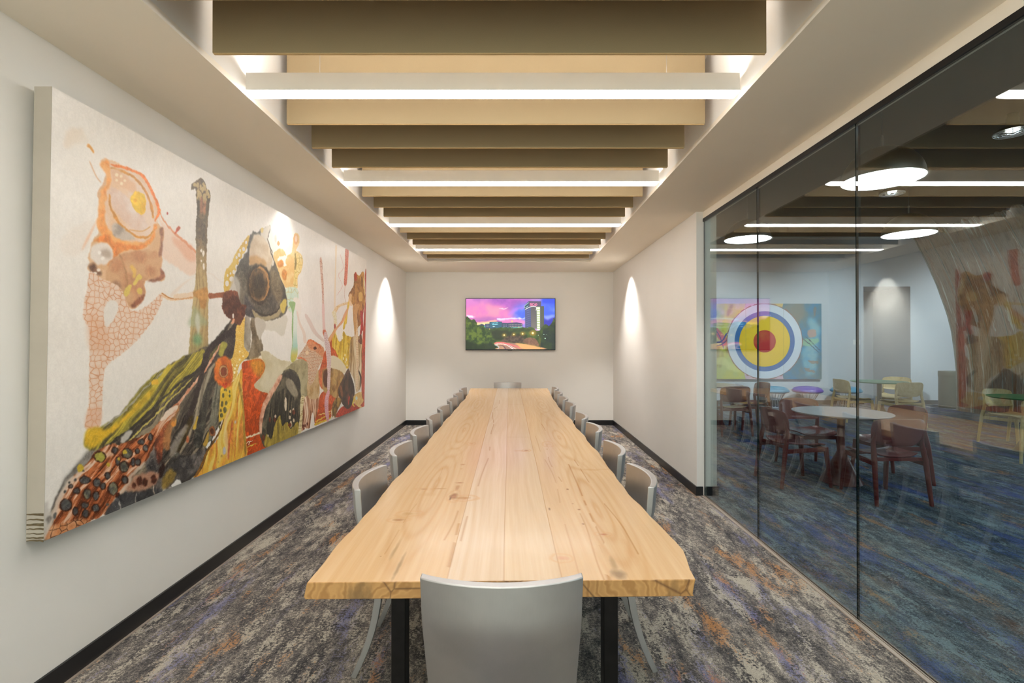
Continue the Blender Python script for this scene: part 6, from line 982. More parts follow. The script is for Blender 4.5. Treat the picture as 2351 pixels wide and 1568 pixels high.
def carpet(name, blue, tone):
    g = NT(name)
    tc = g.n('TexCoord')
    def field(scale_x, scale_y, loc, detail=5, rough=0.68, dist=0.3):
        mp = g.n('Mapping'); g.l(tc.outputs['Object'], mp.inputs[0]); mp.inputs['Scale'].default_value = (scale_x, scale_y, 1)
        mp.inputs['Rotation'].default_value = (0, 0, math.radians(3)); mp.inputs['Location'].default_value = loc
        return g.noise(mp.outputs[0], 1.0, detail, rough, dist)
    wide = field(5.5, 1.1, (0, 0, 0)); fine = field(24, 11.0, (3, 7, 1), 4, 0.75)
    pile = g.noise(tc.outputs['Object'], 190.0, 3, 0.85)
    pile2 = g.noise(tc.outputs['Object'], 75.0, 3, 0.75)
    def wsum(*ab):
        last = None
        for a, k in ab:
            m = g.n('Math', operation='MULTIPLY_ADD'); g.l(a, m.inputs[0]); m.inputs[1].default_value = k
            if last is None: m.inputs[2].default_value = 0
            else: g.l(last, m.inputs[2])
            last = m.outputs[0]
        return last
    s = wsum((wide, 0.27), (fine, 0.27), (pile, 0.22), (pile2, 0.24))
    base = g.ramp(s, [(p_, srgb(tuple(a * b for a, b in zip(c_, tone)))) for p_, c_ in ((0.41, (54, 53, 56)), (0.465, (84, 81, 80)), (0.505, (116, 110, 105)), (0.545, (152, 143, 133)), (0.59, (198, 188, 172)))])
    cream = g.ramp(wsum((field(7.5, 2.2, (5.7, 21.3, 6)), 0.50), (fine, 0.18), (pile2, 0.32)), [(0.525, (0, 0, 0, 1)), (0.555, (0.8, 0.8, 0.8, 1))])
    base = g.mix(cream, base, srgb(tuple(a * b for a, b in zip((184, 175, 160), tone))))
    w2 = field(6.0, 1.5, (11.3, 5.1, 2)); w3 = field(4.6, 1.0, (31.7, 12.3, 4))
    fo = g.ramp(wsum((w2, 0.56), (fine, 0.14), (pile2, 0.30)), [(0.556, (0, 0, 0, 1)), (0.59, (0.75, 0.75, 0.75, 1))])
    fb = g.ramp(wsum((w3, 0.56), (fine, 0.10), (pile2, 0.34)), [(0.543 - blue, (0, 0, 0, 1)), (0.58 - blue, (0.7, 0.7, 0.7, 1))])
    c = g.mix(fb, base, srgb((108, 110, 150) if blue < 0.005 else (66, 88, 158))); c = g.mix(fo, c, srgb((178, 126, 78)))
    tuft = g.ramp(pile, [(0.32, (0.62, 0.62, 0.63, 1)), (0.5, (1, 1, 1, 1)), (0.72, (1.3, 1.29, 1.27, 1))])
    c = g.mix(1.0, c, tuft, 'MULTIPLY')
    g.l(c, g.b.inputs['Base Color']); g.b.inputs['Roughness'].default_value = 1.0
    g.b.inputs['Specular IOR Level'].default_value = 0.1
    g.bump(pile, 0.5, 0.005); return g.m
M_CARPET = carpet('flecked_loop_carpet', 0.0, (1, 1, 1))
M_CARPET_BLUE = carpet('blue_flecked_carpet', 0.018, (0.80, 0.93, 1.06))

def glass():
    """clear tempered sheet: sees through with a green tint, mirrors by angle; no refraction so lamps shine through"""
    g = NT('tempered_glass'); geo = g.n('NewGeometry')
    d = g.n('VectorMath', operation='DOT_PRODUCT'); g.l(geo.outputs['Normal'], d.inputs[0]); g.l(geo.outputs['Incoming'], d.inputs[1])
    a = g.n('Math', operation='ABSOLUTE'); g.l(d.outputs['Value'], a.inputs[0])
    s = g.n('Math', operation='SUBTRACT', i_0=1.0); g.l(a.outputs[0], s.inputs[1])
    p = g.n('Math', operation='POWER', i_1=5.0); g.l(s.outputs[0], p.inputs[0])
    m = g.n('Math', operation='MULTIPLY_ADD', i_1=0.88, i_2=0.115); g.l(p.outputs[0], m.inputs[0])
    tr = g.n('BsdfTransparent'); tr.inputs[0].default_value = (0.80, 0.865, 0.845, 1)
    gl = g.n('BsdfGlossy'); gl.inputs['Roughness'].default_value = 0.0; gl.inputs[0].default_value = (1, 1, 1, 1)
    mx = g.n('MixShader'); g.l(m.outputs[0], mx.inputs[0]); g.l(tr.outputs[0], mx.inputs[1]); g.l(gl.outputs[0], mx.inputs[2])
    g.l(mx.outputs[0], g.out.inputs[0]); return g.m
M_GLASS = glass()
M_GLASSEDGE = plain('green_glass_edge', (6, 22, 20), 0.15, var=0.1)

# ------------------------------------------------------------ shell of the meeting room
XL, XR, XG = -1.958, 1.740, 1.807
YB, ZC = 8.94, 2.73
YF = -1.7
struct('floor', MB().box(-2.1, 1.813, YF - 0.14, 9.1, -0.12, 0.0), M_CARPET)
c = MB(); c.box(1.813, 14.0, YF - 0.14, 13.4, -0.12, 0.0); struct('floor', c, M_CARPET_BLUE)
struct('wall_left', MB().box(XL - 0.14, XL, YF, YB, 0, 3.4), M_WALL)
struct('wall_back', MB().box(XL - 0.14, XR, YB, YB + 0.14, 0, 3.4), M_WALL)
struct('wall_right', MB().box(XR, 1.933, 4.82, 11.95, 0, 4.0), M_WALL)
c = MB(); c.box(XL - 0.14, -1.75, YF - 0.14, YF, 0, 4.0); c.box(1.60, 14.0, YF - 0.14, YF, 0, 4.0); c.box(-1.75, 1.60, YF - 0.14, YF, 2.62, 4.0); c.box(-1.75, 1.60, YF - 0.14, YF, 0, 0.10)
struct('wall_front', c, M_WALL)
c = MB(); c.box(-1.75, 1.60, YF - 0.076, YF - 0.064, 0.10, 2.62); c.mi = [0] * 6
struct('window_front', c, M_GLASS)  # unseen window, added behind the camera to let world light in as fill
c = MB()
TX0, TX1, TY1, TZ = -1.376, 1.158, 7.81, 3.20
c.box(XL, TX0, YF, YB, ZC, ZC + 0.03); c.box(TX1, XG + 0.005, YF, 4.82, ZC, ZC + 0.03); c.box(TX1, XR, 4.82, YB, ZC, ZC + 0.03); c.box(TX0, TX1, TY1, YB, ZC, ZC + 0.03)
struct('ceiling', c, M_CEIL)
c = MB()
c.box(TX0 - 0.03, TX0, YF, TY1, ZC + 0.03, TZ); c.box(TX1, TX1 + 0.03, YF, TY1, ZC + 0.03, TZ); c.box(TX0 - 0.03, TX1 + 0.03, TY1, TY1 + 0.03, ZC + 0.03, TZ)
c.box(TX0 - 0.03, TX1 + 0.03, YF, TY1 + 0.03, TZ, TZ + 0.03)
struct('ceiling', c, M_TRAY)
c = MB(); c.box(XG, 1.83, YF, 4.82, 2.664, 4.0); c.box(1.83, 1.933, YF, 4.82, 2.694, 4.0)
struct('trim_1', c, M_CEIL)
struct('trim_2', MB().box(1.802, 1.826, YF, 4.82, 2.634, 2.664), M_DARKMETAL)
c = MB(); c.box(1.778, 1.799, YF, 4.815, 0.0, 0.005); c.box(1.802, 1.824, YF, 4.815, 0.0, 0.007)
struct('trim_3', c, M_TRACK)
c = MB(); c.box(XL, XL + 0.024, YF, YB, 0.0, 0.004)
struct('trim_4', c, M_TRACK)
BB = 0.012; BH = 0.088
struct('baseboard_left', MB().box(XL, XL + BB, YF, YB, 0.004, BH), M_BLACKBASE)
struct('baseboard_back', MB().box(XL + BB, XR - BB, YB - BB, YB, 0.004, BH), M_BLACKBASE)
c = MB(); c.box(XR - BB, XR, 4.82 - BB, YB, 0.004, BH); c.box(XR, 1.797, 4.82 - BB, 4.82, 0.004, BH); c.box(1.83, 1.933, 4.82 - BB, 4.82, 0.004, BH); c.box(1.933, 1.933 + BB, 4.82 - BB, 11.95, 0.004, BH)
struct('baseboard_right', c, M_BLACKBASE)
# glass sheets, 12 mm, butt jointed with green edges
ys = [4.812, 3.748, 2.658, 1.57, 0.48, -0.61, YF + 0.02]
for i in range(6):
    y1, y0 = ys[i] - 0.003, ys[i + 1] + 0.003
    m = MB(); m.box(XG, XG + 0.012, y0, y1, 0.007, 2.65)
    m.mi = [0, 0, 1, 1, 0, 0]
    m.mi = [1, 1, 1, 1, 0, 0]
    struct('window_%d' % (i + 1), m, [M_GLASS, M_GLASSEDGE])

# ------------------------------------------------------------ felt baffles and linear lights in the ceiling recess
ordin = ['nearest', 'second', 'third', 'fourth', 'fifth', 'sixth', 'seventh', 'eighth', 'ninth', 'tenth', 'eleventh', 'twelfth', 'thirteenth', 'fourteenth']
BX0, BX1, BZ = -1.334, 1.103, 2.740
def make_baffle():
    r = empty('felt_baffle'); m = MB(); m.box(BX0, BX1, 0, 0.014, BZ + 0.004, BZ + 0.452)
    m.build('panel', M_FELT, r, bevel=0.002)
    m = MB(); m.box(BX0 + 0.004, BX1 - 0.004, 0.002, 0.012, BZ, BZ + 0.006); m.build('edge_strip', M_FELTEDGE, r)
    return r
BY = [2.195, 2.909, 3.264, 3.624, 4.340, 4.696, 5.045, 5.761, 6.137, 6.477, 7.177, 7.528]
where = ['largest and nearest tan felt ceiling baffle, cut off by the top of the picture',
         'pale lit felt baffle right behind the nearest linear light', 'dark felt baffle, first of the pair between the two nearest linear lights',
         'dark felt baffle just before the second linear light', 'pale lit felt baffle right behind the second linear light',
         'dark felt baffle, first of the pair between second and third linear lights', 'dark felt baffle just before the third linear light',
         'pale lit felt baffle right behind the third linear light', 'dark felt baffle, first of the pair before the farthest linear light',
         'dark felt baffle just before the farthest linear light', 'pale lit felt baffle right behind the farthest linear light',
         'last felt baffle at the far end of the ceiling recess']
b0 = make_baffle()
for i, y in enumerate(BY):
    o = b0 if i == 0 else copy_tree(b0, (0, y, 0))
    o.location = (0, y, 0)
    tag(o, where[i], 'ceiling baffle', 'felt baffles hung in the ceiling recess')
o = copy_tree(b0, (0, 1.84, 0)); tag(o, 'felt baffle above the camera, just outside the top of the picture', 'ceiling baffle', 'felt baffles hung in the ceiling recess')
o = copy_tree(b0, (0, 1.48, 0)); tag(o, 'felt baffle over the camera side of the table, second outside the picture', 'ceiling baffle', 'felt baffles hung in the ceiling recess')
def make_linear():
    r = empty('linear_light'); x0, x1 = -1.359, 1.129
    m = MB(); m.box(x0, x1, -0.035, 0.035, 2.742, 2.800); m.box(x0, x1, -0.035, -0.032, 2.800, 2.829); m.box(x0, x1, 0.032, 0.035, 2.800, 2.829)
    m.box(x0, x0 + 0.003, -0.032, 0.032, 2.800, 2.829); m.box(x1 - 0.003, x1, -0.032, 0.032, 2.800, 2.829)
    m.build('housing', M_FIXTURE, r)
    m = MB()
    sec = [(-0.0345, 2.7415), (-0.0345, 2.735), (-0.022, 2.724), (0.022, 2.724), (0.0345, 2.735), (0.0345, 2.7415)]
    vs = []
    for x, ins in ((x0, 0), (x0 + 0.02, 1), (x1 - 0.02, 1), (x1, 0)):
        for (yy, zz) in sec: vs.append((x, yy, zz if ins or zz > 2.737 else 2.735))
    fs = []
    for i in range(3):
        for k in range(6):
            k2 = (k + 1) % 6; fs.append((i * 6 + k, i * 6 + k2, (i + 1) * 6 + k2, (i + 1) * 6 + k))
    fs += [tuple(range(6)), tuple(18 + k for k in range(6))]
    m.add(vs, fs); m.build('lens', M_LENS, r)
    MB().box(x0 + 0.02, x1 - 0.02, -0.028, 0.028, 2.801, 2.806).build('uplight_strip', M_LENSUP, r)
    for x in (-1.0, 0.77):
        m = MB(); m.sweep([(x, 0, 2.79), (x, 0, TZ)], 0.0008, 6); m.build('hanging_wire', M_CABLE, r)
    return r
l0 = make_linear()
LL = [(2.55, 'brightest and nearest white linear light under the ceiling recess'), (3.98, 'second linear light, counted from the camera'),
      (5.40, 'third linear light, counted from the camera'), (6.83, 'farthest and shortest-looking linear light in the recess'),
      (1.12, 'linear light above the camera, first one outside the picture'), (-0.31, 'linear light behind the camera')]
for i, (y, lb) in enumerate(LL):
    o = l0 if i == 0 else copy_tree(l0, (0, y, 0)); o.location = (0, y, 0)
    tag(o, lb, 'ceiling light', 'linear lights in the ceiling recess')

# ------------------------------------------------------------ the long picture on the left wall
art = Painter(4230, 1821, 0.55, 'e6dfd6')
yy, xx = np.mgrid[0:art.H, 0:art.W].astype(np.float32); xm = xx / 0.55; ym = yy / 0.55
n = fbm(xm / 300, ym / 300, 3, 4)[..., None]; art.px += (n - 0.5) * np.array([.05, .05, .055], np.float32)
n = fbm(xm / 14, ym / 30, 8, 3)[..., None]; art.px += (n - 0.5) * 0.035
art.run(CANVAS)
# marbled pigment: veins and blooms wherever the paint is darker than the primed white
lum = art.px.mean(axis=2); sat = art.px.max(axis=2) - art.px.min(axis=2)
k = np.clip((0.66 - lum) * 3.0 + np.clip(sat - 0.35, 0, 1) * 0.5, 0, 1)
wx = fbm(xm / 70, ym / 70, 31, 3) * 5; wy = fbm(xm / 70, ym / 70, 37, 3) * 5
v1 = fbm(xm / 46 + wx, ym / 46 + wy, 41, 4); v2 = fbm(xm / 16 + wx * .7, ym / 16 + wy, 43, 3)
vein = np.clip(1 - np.abs(v1 - 0.5) / 0.022, 0, 1) * 0.5 + np.clip(1 - np.abs(v2 - 0.52) / 0.03, 0, 1) * 0.22
art.px *= (1 + k * ((v1 - 0.5) * 0.6 + (v2 - 0.5) * 0.32))[..., None]
art.px -= (vein * k)[..., None] * np.array([.20, .19, .16], np.float32)
spk = (fbm(xm / 3.2, ym / 3.2, 47, 2) > 0.86) & (k > 0.3); art.px[spk] = art.px[spk] * .5 + .42
n = fbm(xm / 5, ym / 5, 11, 2)[..., None]; art.px += (n - 0.5) * 0.04
p = empty('large_painting', (XL, 0, 0))
tag(p, 'large abstract painting of an orange head and winged figures on white, filling the left wall', 'painting')
PT, PBt, PY0, PY1, PZ0, PZ1 = 0.098, 0.074, 2.005, 6.240, 0.677, 2.498   # face stands off the wall, top leans forward
q = painted_plane('painted_canvas', [(PBt, PY0, PZ0), (PBt, PY1, PZ0), (PT, PY1, PZ1), (PT, PY0, PZ1)], art.px, 0.36, p, bump=0.25)
M_CANVAS = plain('raw_canvas', (184, 174, 160), 0.85, var=0.05, scale=5, bump=0.2, bscale=500)
m = MB()
b = 0.072
vs = [(PBt - 0.001, PY0, PZ0), (PBt - 0.001, PY1, PZ0), (PT - 0.001, PY1, PZ1), (PT - 0.001, PY0, PZ1),
      (PBt - b, PY0, PZ0), (PBt - b, PY1, PZ0), (PT - b, PY1, PZ1), (PT - b, PY0, PZ1)]
m.add(vs, [(4, 5, 1, 0), (1, 5, 6, 2), (3, 2, 6, 7), (0, 3, 7, 4), (4, 7, 6, 5), (0, 1, 2, 3)])
m.build('stretched_edge', M_CANVAS, p)
M_DRIP = plain('umber_drips', (104, 88, 62), 0.7, var=0.3, scale=60)
m = MB(); random.seed(5)
for k, (dz, w) in enumerate([(0.105, 0.004), (0.085, 0.003), (0.066, 0.005), (0.048, 0.003), (0.030, 0.002), (0.012, 0.003), (0.001, 0.003)]):
    path = []
    for i in range(6):
        xq = PBt - 0.002 - i * 0.0135; path.append((xq, PY0 - 0.0006, PZ0 + dz + random.uniform(-.002, .002)))
    m.sweep(path, [(0.0008, w * (1.3 - 0.15 * i)) for i in range(6)], 4, up=(0, 0, 1))
m.build('paint_drips', M_DRIP, p)
m = MB()
for y in (2.4, 5.8): m.box(-0.0, PT - b + 0.004, y - 0.06, y + 0.06, 2.20, 2.30)
m.box(-0.0, PBt - b + 0.001, 2.4, 5.8, 0.70, 0.74)
m.build('hanging_cleat', M_DARKMETAL, p)

# ------------------------------------------------------------ television on the back wall
scr = Painter(1562, 880, 0.6, 'd488b4'); scr.run(SCREEN)
scr.px = np.clip(scr.px, 0, 1)
t = empty('television', (0, YB, 0)); tag(t, 'wall television showing a purple sunset over a lit tower and a road', 'television')
MB().box(-0.890, 0.704, -0.062, -0.022, 1.335, 2.256).build('bezel', M_BEZEL, t, bevel=0.004)
painted_plane('screen', [(-0.880, -0.0635, 1.352), (0.694, -0.0635, 1.352), (0.694, -0.0635, 2.246), (-0.880, -0.0635, 2.246)], scr.px, 0.35, t, emission=0.42)
MB().box(-0.5, 0.31, -0.022, -0.001, 1.55, 2.05).build('wall_bracket', M_DARKMETAL, t)
MB().box(-0.14, -0.06, -0.064, -0.05, 1.330, 1.337).build('sensor_tab', M_BEZEL, t)

# ------------------------------------------------------------ conference table
def wood_pixels():
    res = 400; W = int(1.40 * res); H = int(6.7 * res)
    yy, xx = np.mgrid[0:H, 0:W].astype(np.float32); x = xx / res - 0.70; y = yy / res
    seam = np.array([-0.70, -0.175, 0.0, 0.180, 0.70]); wob = (fbm(y / 1.7, x * 0, 2, 2) - .5) * 0.01
    xw = x + wob
    cols = np.array([hexf('c9a477'), hexf('cdb191'), hexf('cbad88'), hexf('c9a579')])
    idx = np.digitize(xw, seam[1:-1]); px = cols[idx].copy()
    # the two inner boards are pieced along their length
    jit = (fbm(x * 3, y * 0.5 + idx * 7.7, 5, 3) - .5)[..., None]; px += jit * np.array([.05, .06, .08], np.float32)
    g = fbm(xw * 55 + idx * 13.3 + (fbm(x * 3, y * .8, 4, 2) - .5) * 6, y * 1.1, 9, 4)[..., None]
    px += (g - .5) * np.array([-.055, -.075, -.10], np.float32)
    fine = fbm(xw * 260 + idx * 5, y * 5, 12, 2)[..., None]; px += (fine - .5) * np.array([.025, .03, .035], np.float32)
    # cathedral figure on the outer boards
    for cx, sgn in ((-0.36, 1), (0.40, -1)):
        for cy, amp in ((0.9, 1), (2.6, .8), (4.4, .6)):
            u = (x - cx) * 9; v = (y - cy) * 0.9
            d = np.hypot(u, v + (fbm(x * 4, y, 7, 2) - .5) * .8)
            ring = (np.sin(d * 22) * .5 + .5) ** 3 * np.exp(-d * d * 1.1) * amp
            px -= ring[..., None] * np.array([.05, .085, .11], np.float32) * .8
    # mineral lines along the grain
    for k, (x0, y0, y1, w, a) in enumerate([(0.30, 0, 3.2, .003, .5), (0.36, 0.1, 1.5, .004, .6), (-0.13, 0.3, 5, .004, .5), (-0.24, 0, .9, .004, .5), (0.44, .2, 1.6, .003, .6), (0.24, 0, 2.4, .003, .35), (-0.21, .1, .5, .006, .5), (0.33, 0, .28, .007, .6), (-0.40, .2, 1.4, .002, .35)]):
        cxl = x0 + (fbm(y / .9, y * 0 + k, 20 + k, 2) - .5) * .10
        mm = np.exp(-((x - cxl) / w) ** 2) * ((y > y0) & (y < y1)) * a * (fbm(x * 10, y * 6, k, 2) > .42)
        px -= mm[..., None] * np.array([.18, .24, .26], np.float32)
    # seams
    for s in seam[1:-1]:
        mm = np.exp(-((xw - s) / .0014) ** 2)[..., None]; px -= mm * np.array([.16, .20, .22], np.float32) * .8
    for s, yj in ((-.0875, 3.9), (.09, 2.35), (.09, 4.4)):
        mm = (np.abs(y - yj) < .003) & (np.abs(xw - s) < .088); px[mm] -= np.array([.08, .1, .12])
    # knots and bark pockets
    def knot(cx, cy, rx, ry, c, a=.9, ring=True):
        d = np.hypot((x - cx) / rx, (y - cy) / ry) + (fbm(x * 30, y * 18, cx * 10, 3) - .5) * 1.3
        mm = np.clip(1.25 - d, 0, 1)[..., None] * a; px[:] = px * (1 - mm) + hexf(c) * mm
        if ring:
            r2 = (np.exp(-((d - 1.9) / .35) ** 2) * .4)[..., None]; px[:] = px * (1 - r2) + hexf('c28f5a') * r2
    knot(-0.248, 0.862, 0.016, 0.05, '8a5530', 0.9, True)
    knot(-0.192, 0.826, 0.03, 0.022, 'a06a3c', 0.9, True)
    knot(-0.26, 0.822, 0.006, 0.035, '5e3a22', 0.9, False)
    knot(-0.246, 0.99, 0.01, 0.05, 'a5744a', 0.8, False)
    knot(-0.245, 1.083, 0.02, 0.012, '96603a', 0.9, False)
    knot(-0.263, 1.473, 0.016, 0.02, 'a8744a', 0.7, False)
    knot(-0.261, 1.371, 0.01, 0.014, 'a8744a', 0.7, False)
    knot(-0.257, 2.088, 0.016, 0.03, 'b98452', 0.6, True)
    knot(-0.325, 0.977, 0.034, 0.01, '9c6a3e', 0.85, False)
    knot(-0.409, 0.972, 0.022, 0.012, 'a5744a', 0.8, True)
    knot(-0.365, 0.883, 0.05, 0.03, 'bd925e', 0.4, False)
    knot(-0.411, 0.612, 0.028, 0.02, 'ae8350', 0.7, True)
    knot(-0.439, 0.538, 0.022, 0.014, '96653a', 0.8, True)
    knot(-0.424, 0.569, 0.05, 0.04, 'bd925e', 0.4, False)
    knot(0.192, 0.675, 0.006, 0.02, '5e3a22', 0.85, False)
    knot(0.306, 0.968, 0.006, 0.01, '7c5030', 0.8, False)
    knot(0.304, 0.743, 0.006, 0.008, '7c5030', 0.8, False)
    knot(0.322, 0.665, 0.007, 0.009, '7c5030', 0.8, False)
    knot(0.314, 0.489, 0.006, 0.01, '7c5030', 0.8, False)
    knot(0.374, 0.381, 0.016, 0.012, 'a0603c', 0.85, True)
    knot(0.484, 1.35, 0.055, 0.022, 'b98a56', 0.55, False)
    knot(0.561, 1.362, 0.03, 0.014, 'b98a56', 0.5, False)
    knot(0.097, 1.85, 0.07, 0.02, 'c08f5e', 0.5, False)
    knot(0.133, 1.87, 0.014, 0.02, 'a5744a', 0.7, True)
    knot(0.293, 2.065, 0.02, 0.05, 'c49562', 0.4, True)
    knot(0.193, 0.17, 0.02, 0.018, 'bd7c5a', 0.5, True)
    knot(0.362, 0.055, 0.022, 0.03, '84684a', 0.8, False)
    knot(0.361, 0.135, 0.01, 0.06, '8f7048', 0.6, False)
    knot(-0.344, 0.1, 0.006, 0.09, '7d6444', 0.6, False)
    knot(-0.386, 0.231, 0.006, 0.08, '8f7048', 0.5, False)
    knot(-0.423, 0.185, 0.004, 0.004, '7c5030', 0.8, False)
    knot(0.44, 0.231, 0.02, 0.09, 'c08f5e', 0.4, False)
    return px
wp = wood_pixels()
g = NT('maple_table_top'); ti = g.n('TexImage', image=to_image('table_grain', wp)); ti.extension = 'EXTEND'
uvn = g.n('UVMap'); uvn.uv_map = 'UVMap'; g.l(uvn.outputs[0], ti.inputs[0]); g.l(ti.outputs[0], g.b.inputs['Base Color'])
g.b.inputs['Roughness'].default_value = 0.26; g.b.inputs['Specular IOR Level'].default_value = 0.4
g.b.inputs['Coat Weight'].default_value = 0.15; g.b.inputs['Coat Roughness'].default_value = 0.12
M_TOP = g.m
def end_grain():
    g = NT('maple_end_grain'); v = g.coords((1, 1, 1))
    w = g.n('TexWave', wave_type='RINGS', rings_direction='Y'); mp = g.n('Mapping'); g.l(v, mp.inputs[0])
    mp.inputs['Location'].default_value = (0.30, 0, -0.62); g.l(mp.outputs[0], w.inputs[0])
    w.inputs['Scale'].default_value = 7; w.inputs['Distortion'].default_value = 9; w.inputs['Detail'].default_value = 3; w.inputs['Detail Scale'].default_value = 1.6
    base = g.ramp(w.outputs[0], [(0.0, srgb((176, 130, 76))), (0.6, srgb((190, 144, 88))), (1.0, srgb((162, 116, 64)))])
    st = g.noise(g.coords((5, 1, 3)), 1.5, 5, 0.6)
    base = g.mix(g.ramp(st, [(0.52, (0, 0, 0, 1)), (0.64, (0.8, 0.8, 0.8, 1))]), base, srgb((120, 92, 56)))
    ck = g.n('TexVoronoi', feature='DISTANCE_TO_EDGE'); g.l(g.coords((1, 1, 1.2)), ck.inputs['Vector']); ck.inputs['Scale'].default_value = 3.1
    base = g.mix(g.ramp(ck.outputs[0], [(0.0, (0.8, 0.8, 0.8, 1)), (0.009, (0, 0, 0, 1))]), base, srgb((96, 62, 34)))
    g.l(base, g.b.inputs['Base Color']); g.b.inputs['Roughness'].default_value = 0.5; return g.m
M_END = end_grain()
tbl = empty('conference_table', (0, 1.528, 0))
tag(tbl, 'long pale wood conference table with wavy live edges down the middle of the room', 'conference table')
TT, TH = 0.740, 0.052
def resample(pts, n):
    ys_ = [p[1] for p in pts]; xs_ = [p[0] for p in pts]
    out = []
    for k in range(n):
        t_ = ys_[0] + (ys_[-1] - ys_[0]) * k / (n - 1); out.append((float(np.interp(t_, ys_, xs_)), t_))
    return out
NL = 90
Lp = resample(TABLE_LEFT, NL); Rp = resample(TABLE_RIGHT, NL)
wig = lambda t_, s_: 0.004 * (math.sin(t_ * 9 + s_) + 0.6 * math.sin(t_ * 23 + s_ * 2))
Lp = [(x + wig(y, 0), y) for x, y in Lp]; Rp = [(x + wig(y, 3), y) for x, y in Rp]
y0t = 1.528
m = MB()
prof = [(0.0, 0.0), (0.002, -0.004), (0.005, -0.020), (0.008, -0.038), (0.009, -0.046), (0.005, -0.052)]
rows = []
for i in range(NL):
    (lx, ly), (rx, ry) = Lp[i], Rp[i]
    rg = 0.75 + 0.5 * math.sin(ly * 5.1) ** 2
    row = [(lx - a * rg, ly - y0t, TT + b_) for a, b_ in reversed(prof)]
    row += [(lx + (rx - lx) * k / 8.0, ly + (ry - ly) * k / 8.0 - y0t, TT) for k in range(1, 8)]
    row += [(rx + a * rg * (1 if ry > 1.8 else -0.9), ry - y0t, TT + b_) for a, b_ in prof]
    row += [(rx + (lx - rx) * k / 8.0, ry + (ly - ry) * k / 8.0 - y0t, TT - TH) for k in range(1, 8)]
    rows.append(row)
C_ = len(rows[0]); vs = [q for r in rows for q in r]; fs = []; mi = []
for i in range(NL - 1):
    for k in range(C_):
        k2 = (k + 1) % C_; fs.append((i * C_ + k, i * C_ + k2, (i + 1) * C_ + k2, (i + 1) * C_ + k)); mi.append(0 if 5 <= k < 13 else (1 if k >= 18 and k < 26 else 0))
fs.append(tuple(range(C_))[::-1]); mi.append(1); fs.append(tuple((NL - 1) * C_ + k for k in range(C_))); mi.append(1)
m.add(vs, fs); m.mi = mi
top = m.build('table_top', [M_TOP, M_END], tbl, fix=True)
uv = top.data.uv_layers.new(name='UVMap')
for lp in top.data.loops:
    co = top.data.vertices[lp.vertex_index].co; Y = co.y + y0t
    uv.data[lp.index].uv = ((co.x + 0.0177 + 0.01262 * Y + 0.70) / 1.40, (co.y) / 6.7)
md = top.modifiers.new('bevel', 'BEVEL'); md.width = 0.002; md.segments = 1; md.limit_method = 'ANGLE'; md.angle_limit = math.radians(60)
for y in (1.95, 4.705, 7.43):
    ax = -0.0177 - 0.01262 * y
    for s in (-1, 1):
        x = ax + s * 0.405
        MB().box(x - 0.027, x + 0.027, y - y0t - 0.038, y - y0t + 0.038, 0.0, TT - TH - 0.006).build('leg', M_STEEL, tbl, bevel=0.003)
    m = MB(); m.box(ax - 0.378, ax + 0.378, y - y0t - 0.036, y - y0t + 0.036, 0.0, 0.045); m.build('foot_bar', M_STEEL, tbl, bevel=0.003)
    m = MB(); m.box(ax - 0.44, ax + 0.44, y - y0t - 0.06, y - y0t + 0.06, TT - TH - 0.006, TT - TH); m.build('mounting_plate', M_STEEL, tbl)

# ------------------------------------------------------------ aluminium chairs; the sitter faces +y, the rear of the back's ends is at y = -0.25
def make_alu_chair():
    r = empty('aluminium_chair')
    HW = 0.2235; ZT, ZB = 0.829, 0.452
    def back_pt(u, z, off):
        e = (1 - u * u); e = e ** 0.9
        y = -0.25 + 0.08 * min(ZT - z, 0.13) + 0.32 * max(0.0, ZT - z - 0.13) - 0.056 * e + off
        w = HW - 0.010 * (ZT - z) / 0.38
        return (u * w, y, z)
    rows = []
    NR, NC = 14, 21
    for i in range(NR):
        z = ZT - (ZT - ZB) * i / (NR - 1); rows.append([back_pt(-1 + 2 * j / (NC - 1), z, 0) for j in range(NC)])
    m = MB(); m.grid_shell(rows, lambda i, j: (0, 0.030 - 0.006 * (i / (NR - 1)), 0)); m.build('backrest', M_ALU, r, bevel=0.0035, seg=2)
    # seat pan, dished, rolling over at the front
    rows = []
    for i in range(12):
        t_ = i / 11.0; y = -0.185 + 0.435 * t_
        row = []
        for j in range(13):
            u = -1 + 2 * j / 12.0; w = 0.205 + 0.015 * t_
            z = 0.462 - 0.020 * (1 - u * u) * math.sin(PI * min(1, t_ * 1.1)) - 0.03 * max(0, t_ - 0.82) / 0.18 * 0.5
            row.append((u * w, y, z))
        rows.append(row)
    m = MB(); m.grid_shell(rows, lambda i, j: (0, 0, -0.026)); m.build('seat', M_ALU, r, bevel=0.003)
    def bez(p0, p1, p2, n=9):
        o = []
        for k in range(n):
            t_ = k / (n - 1); o.append(tuple((1 - t_) ** 2 * a + 2 * t_ * (1 - t_) * b_ + t_ * t_ * c_ for a, b_, c_ in zip(p0, p1, p2)))
        return o
    for s in (-1, 1):
        m = MB(); m.sweep(bez((s * 0.187, -0.145, 0.437), (s * 0.187, -0.150, 0.20), (s * 0.200, -0.258, 0.0)), [(0.0125 - 0.0002 * k, 0.017 - 0.0006 * k) for k in range(9)], 4, up=(0, 1, 0)); m.build('leg', M_ALU, r, bevel=0.002)
        m = MB(); m.sweep(bez((s * 0.190, 0.205, 0.437), (s * 0.190, 0.200, 0.20), (s * 0.202, 0.255, 0.0)), [(0.0125 - 0.0002 * k, 0.017 - 0.0006 * k) for k in range(9)], 4, up=(0, 1, 0)); m.build('leg', M_ALU, r, bevel=0.002)
    return r
ch0 = make_alu_chair()
ch0.location = (-0.040, 1.621, 0); ch0.rotation_euler = (0, 0, math.radians(0.4))
GA = 'brushed aluminium chairs around the long table'
